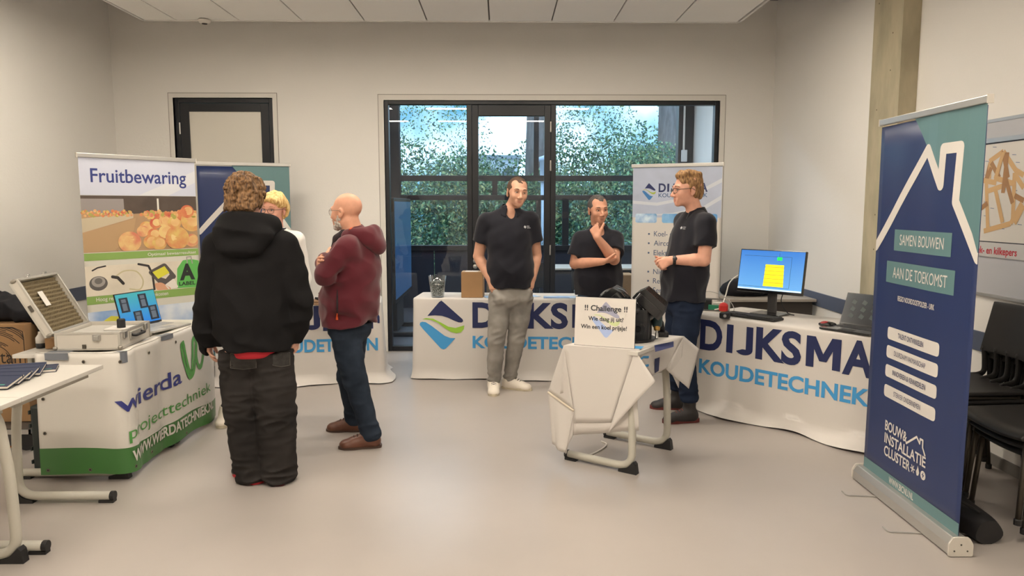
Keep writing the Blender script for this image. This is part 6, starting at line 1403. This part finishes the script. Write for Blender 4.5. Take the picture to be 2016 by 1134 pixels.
# ---------------------------------------------------------------- man with glasses, hands clasped
def glasses_man():
    s = Fig('man with glasses in navy polo and dark jeans, seen from his left with hands clasped', (1.34, 5.50), 5.50, skinm('skin_c', (222, 166, 142))); P = s.P
    ya = math.radians(-82); fw = V3(math.sin(ya), -math.cos(ya), 0); lf = V3(-fw[1], fw[0], 0)
    ms = P(1372, 436, .02); s.SL, s.SR = ms+lf*.185-fw*.0, ms-lf*.185+fw*.03; mh = P(1344, 606, .0); s.HL, s.HR2 = mh+lf*.09, mh-lf*.09; s.HR = s.HR2
    s.EL = P(1386, 512, -.20); s.WL = P(1322, 512, -.16); s.ER = P(1352, 520, .20); s.WR = P(1312, 520, .00)
    s.nb = P(1371, 420, .02); s.hc = P(1353, 374, -.01); s.HR_ = yawR(-80, 2, 0)
    s.KL, s.KR = P(1346, 690, -.12), P(1334, 690, .12); s.AL, s.AR = P(1357, 792, -.17), P(1332, 772, .18); s.TL, s.TR2 = P(1312, 831, -.20), P(1298, 803, .19); s.TL[2] = s.TR2[2] = 0
    s.frame(); hc_ = P(1297, 523, -.10)
    dl = nrm(hc_-s.WL); dr = nrm(P(1290, 524, -.08)-s.WR)
    hands = [(s.WL, dl, V3(.1, .9, -.35), V3(-.2, -.3, 1), [(.7, .9, .5), (.75, .95, .5), (.8, 1.0, .6), (.85, 1.0, .6)], (.7, .4, .25), 1.05, .1),
             (s.WR, dr, V3(.2, -.8, .6), V3(0, -.4, .9), [(.5, .8, .5)]*4, (.7, .4, .3), 1.02, .1)]
    s.body(hands, None, 1.06, .055, arm=(.056, .047, .046, .030), belly=(.16, .14, .18)); s.face((110, 96, 80), (120, 86, 58), (196, 122, 108), gaze=(-4, 0))
    s.glasses(mat('spectacle_frame', (52, 46, 44), .4), .022, .0018, .018)
    def qf(F, T, k, R): F.ell(T(0, -.030, .112), k*V3(.060, .055, .026), R @ Rx(.28), .02); F.ell(T(0, .035, .105), k*V3(.064, .066, .03), R, .02)
    short_hair(s, hair_mat('hair_auburn', (100, 70, 48), (176, 136, 90)), .006, .076, -.065, seed=10, quiff=qf, amp=.0045, fr=110)
    jd = mat('jeans_navy', (31, 40, 58), .85, spec=.15, noise=(8, .2), bump=(600, .2, .0008))
    s.trousers(jd, (.155, .155), rad=(.102, .082, .074, .070), seed=25, wr=.0055, pel=(.165, .125, .12))
    s.polo(polom, float(P(1345, 590, 0)[2]), .018, .64, (.074, .084), (.168, .146, .20), bo=.025, seed=35, hemr=.138, chest=(.175, .125, .20), v=False)
    s.decal(P(1343, 449, -.1), nrm(V3(.6, .8, 0)), .065, .028, logom)
    bo_ = mat('work_boot', (44, 40, 40), .6, noise=(20, .2)); so = mat('boot_sole_red', (104, 44, 40), .6); la = mat('boot_lace', (120, 60, 54), .6)
    s.shoes(s.AL, s.TL, bo_, so, 'boot', collar=.115, lace=la, solth=.028); s.shoes(s.AR, s.TR2, bo_, so, 'boot', collar=.115, lace=la, solth=.028)
    w_ = thing('wrist_watch', 'black watch on the wrist of the man with glasses', 'watch', tuple(s.base)) if False else None
    m = MB(); d = nrm(s.EL-s.WL); c = s.WL+d*.02; q = Vector(d).to_track_quat('Z', 'Y').to_matrix().to_4x4(); M = Matrix.Translation(Vector(c)) @ q
    m.lathe([(.033, -.011), (.0355, -.011), (.0355, .011), (.033, .011)], M, 22); wt = m.build('watch_strap', capb0, s.root); m = MB(); a = Vector(c)+Vector((-.1, -.9, .35)).normalized()*.036; m.ell(tuple(a), (.017, .010, .017), None, 14, 8); m.build('watch_case', mat('watch_steel', (90, 90, 94), .3, metal=.6), wt, smooth=True)
# ---------------------------------------------------------------- bald man with folded arms
def bald_man():
    s = Fig('bald bearded man in maroon hooded jacket and jeans with folded arms', (-1.04, 4.95), 4.95, skinm('skin_d', (222, 164, 136))); P = s.P
    ya = math.radians(-98); fw = V3(math.sin(ya), -math.cos(ya), 0); lf = V3(-fw[1], fw[0], 0)
    ms = P(702, 484, .0); s.SL, s.SR = ms+lf*.18, ms-lf*.18; mh = P(687, 655, .0); s.HL, s.HR2 = mh+lf*.09, mh-lf*.09; s.HR = s.HR2
    s.EL = P(641, 541, -.22); s.WL = P(641, 508, .02); s.ER = P(650, 533, .20); s.WR = P(633, 520, -.10)
    s.nb = P(702, 462, .0); s.hc = P(682, 417, .0); s.HR_ = yawR(-116, 0, 0)
    s.KL, s.KR = P(700, 748, -.14), P(686, 742, .08); s.AL, s.AR = P(728, 846, -.17), P(699, 826, .19); s.TL, s.TR2 = P(676, 888, -.2), P(650, 850, .19); s.TL[2] = s.TR2[2] = 0
    s.frame()
    hands = [(s.WL, nrm(V3(.10, .8, .35)), V3(.8, -.1, -.3), V3(0, -.3, 1), [(.4, .5, .3)]*4, (.7, .5, .3), 1.0), (s.WR, nrm(V3(.02, -1, .18)), V3(.9, .2, -.1), V3(0, .2, 1), [(.35, .5, .3)]*4, (.8, .4, .2), 1.0)]
    s.body(hands, None, 1.03, .060, belly=(.165, .14, .17)); s.face((90, 100, 110), (190, 180, 170), (190, 120, 106), gaze=(0, 0))
    s.glasses(mat('spectacle_frame_thin', (120, 112, 106), .35, metal=.5), .024, .0013, .020)
    F = Field(); T, R, k = s.T, s.HR_, s.hs
    F.ell(T(0, -.024, -.062), k*V3(.0585, .067, .056), R, .01); F.ell(T(0, -.075, -.098), k*V3(.030, .026, .026), R, .02); F.rc(T(-.026, -.096, -.053), T(.026, -.096, -.053), .008*k, k=.01)
    F.ell(T(0, -.022, -.03), k*V3(.0655, .056, .05), R, .02); F.plane(T(0, 0, .006), R @ V3(0, -.55, 1), .012); F.ell(T(0, -.105, -.071), k*V3(.026, .02, .007), R, .004, 's'); F.plane(T(0, .006, 0), R @ V3(0, 1, .25), .02)
    s.cloth('beard', F, hair_mat('beard_grey', (176, 162, 150), (226, 216, 206)), .004, lambda P_: .0022*sine(P_, 5, 190, 10))
    jm = mat('jeans_slate', (40, 48, 60), .85, spec=.15, noise=(8, .22), bump=(600, .2, .0008))
    s.trousers(jm, (.05, .05), rad=(.100, .078, .068, .062), seed=27, wr=.006, pel=(.165, .13, .12), top=.06)
    mar = mat('softshell_maroon', (92, 28, 39), .75, spec=.25, sheen=.25, bump=(500, .12, .0008)); orz = mat('zip_orange', (236, 96, 48), .5); drk = mat('jacket_lining', (44, 32, 36), .8)
    hem = float(P(690, 640, -.1)[2])
    F = Field(); s.torso(F, .030, (.175, .140, .21), (.17, .160, .18), (.165, .14, .12), .015, sh=.060)
    F.chain([s.ms*.7+s.mh*.3, s.mh*.65+s.ms*.35+s.fw*.015, V3(s.mh[0], s.mh[1], hem+.01)-s.fw*.0], [.165, .172, .160], .05, flat=(s.lf, 1.15))
    for S_, E_, W_ in ((s.SL, s.EL, s.WL), (s.SR, s.ER, s.WR)):
        F.rc(S_, E_, .073, .064, .016); F.rc(E_, W_+(E_-W_)*.10, .068, .050, .012)
    F.plane(V3(0, 0, hem), (0, 0, -1), .008)
    F.rc(s.nb+s.fw*.02-s.up*.02, s.nb-s.up*.01+s.fw*.02, .085, .080, .03)
    F.rc(s.nb+s.up*.01+s.fw*.03, s.nb+s.up*.10+s.fw*.045, .068, .064, .004, 's')
    def dsp(P_):
        z = P_[:, 2]; kk = .45+1.1*np.exp(-((z-hem-.04)/.06)**2)+.7*np.exp(-((P_[:, 0]-s.EL[0]-.05)/.10)**2); return .0125*kk*(np.abs(sine(P_, 41, 26, 8, (1, 1, 1.4)))-.7)+.002*sine(P_, 44, 60, 6)
    jk = s.cloth('jacket', F, mar, .0065, dsp); s.shirt = s.last
    F = Field(); F.chain([P(676, 459, -.075), P(664, 470, -.085), P(657, 486, -.08)], [.026, .026, .018], .02); s.cloth('collar_lining', F, drk, .006, par=jk)
    F = Field(); b = s.nb-s.fw*.085-s.up*.005                                                                   # hood lying on the back
    for i in range(9):
        t = -1+2*i/8; th = t*2.1; F.ell(s.nb+s.lf*(.105*math.sin(th))-s.fw*(.10*math.cos(th)+.02)+s.up*(.012-.02*abs(t)+.018*math.cos(th)), (.044, .044, .050), s.TR, .03)
    F.ell(s.nb-s.fw*.115-s.up*.035, (.115, .066, .056), s.TR, .06); F.ell(s.nb-s.fw*.16-s.up*.07, (.07, .04, .045), s.TR, .05); F.rc(s.nb+s.up*.0, s.nb+s.up*.12+s.fw*.03, .066, .072, .008, 's')
    s.cloth('hood', F, mar, .006, lambda P_: .005*(np.abs(sine(P_, 47, 30, 8))-.7), par=jk)
    Vv, Q = s.shirt; bv = BVHTree.FromPolygons([Vector(v) for v in Vv], [tuple(q) for q in Q])
    def on(px, py, off=.002):
        o = Vector((0, 0, EYE))-Vector(s.base); h_ = bv.ray_cast(o, ray(px, py).normalized(), 20); return (h_[0]+h_[1]*off) if h_[0] is not None else Vector(P(px, py, -.2))
    MB().tube([on(664, 570+7*i/1.0, .001) for i in range(8)], [.002+.005*math.sin(PI*i/8) for i in range(8)], 6).build('pocket_zip', drk, jk)
    MB().tube([on(664, 616, .004), on(663.5, 622, .005), on(663.5, 630, .005)], [.004, .006, .008], 8).build('zip_pull', orz, jk)
    MB().tube([on(686, 455, .003), on(689, 450.5, .006), on(694, 449.5, .006), on(697, 453, .004)], .004, 6).build('hood_cord', orz, jk)
    sh = mat('leather_brown', (96, 58, 42), .38, spec=.5, noise=(12, .15)); so = mat('sole_brown', (70, 50, 40), .6)
    s.shoes(s.AL, s.TL, sh, so, 'shoe', collar=.02, lace=mat('lace_brown', (60, 40, 32), .7), solth=.016); s.shoes(s.AR, s.TR2, sh, so, 'shoe', collar=.02, lace=MATS['lace_brown'], solth=.016)
# ---------------------------------------------------------------- young person in black, back to the camera
def young_person():
    s = Fig('person in oversized black hooded jacket and wide black trousers, back turned', (-1.42, 4.15), 4.15, skinm('skin_e', (214, 164, 142))); P = s.P
    s.SL, s.SR = P(432, 482, .0), P(560, 484, .0); s.EL, s.ER = P(412, 585, .0), P(586, 590, .0); s.WL, s.WR = P(410, 664, .05), P(581, 650, .05)
    s.nb = P(491, 446, .01); s.hc = P(487, 388, .03); s.HR_ = yawR(168, 6, 0)
    s.HL, s.HR2 = P(474, 702, .0), P(535, 702, .0); s.HR = s.HR2; s.KL, s.KR = P(482, 815, .03), P(543, 812, .0); s.AL, s.AR = P(497, 925, .03), P(548, 920, .02)
    s.TL, s.TR2 = P(466, 944, .17), P(556, 930, .24); s.TL[2] = s.TR2[2] = 0
    s.frame()
    hands = [(s.WL, nrm(V3(.04, .05, -1)), V3(1, .2, 0), V3(0, 1, 0), CURL0, (.8, .5, .3), .95), (s.WR, nrm(V3(-.04, .05, -1)), V3(-1, .2, 0), V3(0, 1, 0), CURL0, (.8, .5, .3), .95)]
    s.body(hands, None, 1.0, .052); s.face((90, 90, 80), (100, 76, 54), (180, 112, 100))
    # mop of loose curls
    F = Field(); T, R, k = s.T, s.HR_, s.hs; rr = random.Random(6)
    F.ell(T(0, .022, .034), V3(.092, .108, .100), R, .02); F.ell(T(0, .055, -.035), V3(.090, .070, .072), R, .03)
    for i in range(220):
        a = rr.uniform(0, 2*PI); e = rr.uniform(-.75, 1.45); u = V3(math.cos(a)*math.cos(e), math.sin(a)*math.cos(e), math.sin(e))
        if u[1] < -.45 and u[2] < .55: continue
        c = V3(0, .024, .02)+u*V3(.096, .112, .104); t = nrm(np.cross(u, V3(rr.gauss(0, 1), rr.gauss(0, 1), rr.gauss(0, 1)))); L = rr.uniform(.03, .065)
        c2 = c-V3(0, 0, 1)*L*rr.uniform(.3, 1.0); F.chain([T(*(c-t*L*.5)), T(*(c+u*.010)), T(*(c2+t*L*.5))], [.0045, .0075, .004], .006)
    for i in range(120):
        x = rr.uniform(-1, 1); y0 = .02+.085*math.sqrt(1-x*x*.8); z0 = rr.uniform(-.05, .02); l = rr.uniform(.03, .065); F.chain([T(x*.088, y0, z0), T(x*.092+rr.gauss(0, .006), y0+.010, z0-l*.5), T(x*.086+rr.gauss(0, .01), y0+rr.gauss(0, .008)-.004, z0-l)], [.010, .007, .003], .007)
    hm = hair_mat('hair_sandy', (72, 52, 36), (148, 112, 76))
    s.cloth('hair', F, hm, .0045, lambda P_: .0022*sine(P_, 61, 130, 10, (1, 1, .55))+.0015*sine(P_, 63, 260, 8))
    blk = mat('jacket_black', (25, 24, 25), .9, spec=.15, bump=(400, .15, .001)); hem = float(P(497, 682, .0)[2])
    F = Field(); s.torso(F, .034, (.17, .130, .21), (.172, .145, .20), (.172, .14, .12), -.01, sh=.066)
    F.chain([s.ms*.75+s.mh*.25, s.mh*.5+s.ms*.5, V3(s.mh[0]-.005, s.mh[1], hem+.035)], [.148, .160, .156], .05, flat=(s.lf, 1.34))
    for S_, E_, W_ in ((s.SL, s.EL, s.WL), (s.SR, s.ER, s.WR)):
        F.chain([S_, S_*.5+E_*.5, E_], [.086, .083, .078], .014); F.chain([E_, W_*.8+E_*.2, W_+V3(0, 0, -.055)], [.082, .076, .046], .012)
    F.plane(V3(0, 0, hem), (0, 0, -1), .010, V3(s.mh[0]-.26, -1, 0), V3(s.mh[0]+.255, 1, 1))
    F.rc(s.nb-s.up*.03, s.nb-s.up*.01, .10, .09, .03)
    F.rc(s.nb+s.up*.03+s.fw*.05, s.nb+s.up*.12+s.fw*.06, .06, .06, .006, 's')
    def dsp(P_):
        z = P_[:, 2]; kk = .55+1.1*np.exp(-((z-hem-.03)/.05)**2)+.8*np.exp(-((z-s.WL[2]-.08)/.10)**2); return .0135*kk*(np.abs(sine(P_, 71, 21, 8, (1, 1, 1.7)))-.7)+.003*sine(P_, 74, 45, 6)
    jk = s.cloth('jacket', F, blk, .0065, dsp)
    F = Field()
    for i in range(11):
        t = -1+2*i/10; th = t*2.35; F.ell(s.nb+s.lf*(.122*math.sin(th))-s.fw*(.095*math.cos(th)+.015)+s.up*(.000-.012*abs(t)+.020*math.cos(th)), (.054, .052, .062), s.TR, .04)
    F.ell(s.nb-s.fw*.13-s.up*.055, (.165, .070, .078), s.TR, .05); F.ell(s.nb-s.fw*.150-s.up*.105, (.115, .055, .062), s.TR, .05); F.rc(s.nb-s.fw*.215-s.up*.055-s.lf*.05, s.nb-s.fw*.215-s.up*.055+s.lf*.05, .022, .022, .05, 's'); F.rc(s.nb-s.up*.01, s.nb+s.up*.12+s.fw*.01, .070, .088, .01, 's')
    s.cloth('hood', F, blk, .006, lambda P_: .013*(np.abs(sine(P_, 77, 17, 8, (1, 1, 1.9)))-.7), par=jk)
    red = mat('shirt_red', (188, 32, 46), .75); F = Field(); F.chain([s.mh+s.up*.16, V3(s.mh[0]+.005, s.mh[1]-.034, hem-.02)], [.12, .126], .03, flat=(s.lf, 1.12)); F.plane(V3(0, 0, hem+.06), (0, 0, 1), .01)
    F.plane(V3(s.mh[0]-.02, 0, hem-.048), nrm(V3(.02, 0, -1)), .02)
    s.cloth('shirt', F, red, .007, lambda P_: .004*sine(P_, 81, 22, 6))
    tm = mat('jeans_black', (44, 41, 40), .85, spec=.15, noise=(4, .35), bump=(500, .2, .001))
    def ex(F): 
        for H_, K_, A_ in ((s.HL, s.KL, s.AL), (s.HR2, s.KR, s.AR)): F.rc(H_-V3(0, 0, .02)-s.fw*.03, H_-s.fw*.035+V3(0, 0, .06), .085, .08, .04)
    s.trousers(tm, (.005, .005), rad=(.118, .112, .108, .098), seed=29, wr=.0085, top=.02, extra=ex)
    Vv, Q = s.last; bv = BVHTree.FromPolygons([Vector(v) for v in Vv], [tuple(q) for q in Q])
    def on(px, py, off=.002):
        o = Vector((0, 0, EYE))-Vector(s.base); h_ = bv.ray_cast(o, ray(px, py).normalized(), 20); return (h_[0]+h_[1]*off) if h_[0] is not None else None
    st_ = mat('pocket_stitch', (92, 86, 80), .8); pm_ = mat('pocket_denim', (48, 45, 43), .85, noise=(40, .25))
    for (x0, y0, x1, y1) in ((454, 697, 505, 727), (537, 694, 570, 722)):
        m = MB(); nx_, ny_ = 8, 6; g = [[on(x0+(x1-x0)*i/nx_, y0+(y1-y0)*j/ny_-(3*abs(2*i/nx_-1) if j == ny_ else 0), .003) for i in range(nx_+1)] for j in range(ny_+1)]
        if all(q is not None for r_ in g for q in r_):
            m.grid(lambda a, b_: tuple(g[round(b_*ny_)][round(a*nx_)]), nx_, ny_); pk_ = m.build('back_pocket', pm_, s.root, smooth=True)
            m = MB(); m.tube([g[0][0], g[ny_][0]]+g[ny_][1:-1]+[g[ny_][-1], g[0][-1], g[0][0]], .0018, 5); m.build('stitching', st_, pk_)
    bs = mat('shoe_black', (36, 34, 34), .5); o = s.shoes(s.AL, s.TL, bs, mat('sole_red', (176, 34, 44), .5), 'shoe', laces0) ; s.shoes(s.AR, s.TR2, bs, MATS['sole_red'], 'shoe')
# ---------------------------------------------------------------- blond person behind
def blond_person():
    s = Fig('blond person with glasses and white blouse, mostly hidden behind the person in black', (-1.80, 5.40), 5.40, skinm('skin_f', (222, 164, 142))); P = s.P
    s.SR, s.SL = P(505, 476, .0), P(584, 474, .02); s.ER, s.EL = P(488, 550, -.02), P(598, 548, .0); s.WR, s.WL = P(492, 600, -.16), P(592, 596, -.18)
    s.nb = P(545, 458, .03); s.hc = P(540, 413, .0); s.HR_ = yawR(-14, 3, 3)
    s.HR2, s.HL = P(498, 640, .02), P(540, 640, .02); s.HR = s.HR2; s.KR, s.KL = P(470, 730, .0), P(540, 730, .0); s.AR, s.AL = P(446, 826, .0), P(540, 826, .0); s.TR2, s.TL = P(438, 848, -.16), P(540, 850, -.2); s.TR2[2] = s.TL[2] = 0
    s.frame()
    hands = [(s.WR, nrm(V3(.5, -.7, .1)), V3(.5, .6, -.6), V3(.2, -.2, 1), CURL0, (.8, .5, .3), .92), (s.WL, nrm(V3(-.4, -.7, .1)), V3(-.5, .6, -.6), V3(-.2, -.2, 1), CURL0, (.8, .5, .3), .92)]
    s.body(hands, None, .98, .046); s.face((84, 96, 110), (150, 112, 72), (186, 108, 100), browr=.003)
    s.glasses(mat('spectacle_frame', (52, 46, 44), .4), .023, .0016, .017)
    def qf(F, T, k, R): F.ell(T(.0, .01, .055), k*V3(.090, .100, .080), R, .02); F.ell(T(.074, .03, .0), k*V3(.022, .050, .055), R, .02); F.ell(T(-.074, .03, .0), k*V3(.022, .050, .055), R, .02); F.rc(T(-.05, -.078, .082), T(.055, -.075, .070), .022*k, .018*k, .02)
    short_hair(s, hair_mat('hair_blond', (196, 150, 86), (240, 212, 150)), .012, .052, -.07, seed=12, quiff=qf, amp=.004, fr=100)
    wh = mat('blouse_white', (228, 224, 218), .75); F = Field(); s.torso(F, .022, lo=True)
    for S_, E_, W_ in ((s.SR, s.ER, s.WR), (s.SL, s.EL, s.WL)): F.chain([S_, E_], [.064, .054], .03); F.rc(E_, W_, .052, .042, .012)
    F.plane(V3(0, 0, .86), (0, 0, -1), .006); s.cloth('blouse', F, wh, .007, lambda P_: .006*(np.abs(sine(P_, 91, 26, 8))-.7))
    m = MB(); nb = s.nb
    m.grid(lambda a, b_: tuple(nb+s.lf*((.060+.03*b_)*math.sin((-.86+1.72*a)*PI))-s.fw*((.058+.03*b_)*math.cos((-.86+1.72*a)*PI)-.01)+s.up*(.045-.05*b_)), 30, 5); m.build('collar', mat('collar_dark', (44, 44, 52), .8), s.root, smooth=True, solid=.004)
    s.trousers(mat('trousers_dark', (44, 44, 52), .85), (.06, .06), rad=(.09, .07, .062, .058), seed=37)
    wm = mat('sneaker_white', (226, 216, 202), .5); sm_ = mat('sneaker_sole', (200, 188, 164), .6); s.shoes(s.AR, s.TR2, wm, sm_, 'sneaker'); s.shoes(s.AL, s.TL, wm, sm_, 'sneaker')
capb0 = mat('black_plastic', (30, 29, 30), .5); laces0 = .075
chin_man(); glasses_man(); bald_man(); young_person(); blond_person()

# ---------------------------------------------------------------- coats thrown over the carton and the corner desk
coatm = mat('coat_black', (30, 30, 34), .85, spec=.2, bump=(300, .15, .001))
def heap(name, lab, pts, base, zmin, seed):
    t = thing(name, lab, 'coat', base); F = Field()
    for (c, r) in pts: F.ell(V3(c)-V3(base), r, None, .05)
    Vv, Q = F.mesh(.008, lambda P: .014*(np.abs(sine(P, seed, 26, 8))-.75)+.005*sine(P, seed+1, 60, 6), zmin-base[2]); np_obj('cloth', Vv, Q, coatm, t); return t
heap('coat', 'black coat heaped on top of the large printed carton', [((-3.34, 5.04, .90), (.17, .14, .085)), ((-3.52, 5.06, .92), (.16, .14, .10)), ((-3.20, 5.02, .87), (.10, .12, .055)), ((-3.105, 5.08, .78), (.05, .13, .12)), ((-3.10, 5.08, .62), (.04, .13, .16))], (-3.34, 5.04, .826), .40, 5)
heap('coat', 'black coat bundled on the corner desk beside the white roll-up banner', [((2.31, 6.98, .82), (.16, .14, .09)), ((2.46, 7.00, .80), (.13, .14, .065)), ((2.22, 7.02, .79), (.10, .12, .06))], (2.34, 6.98, .747), .748, 9)
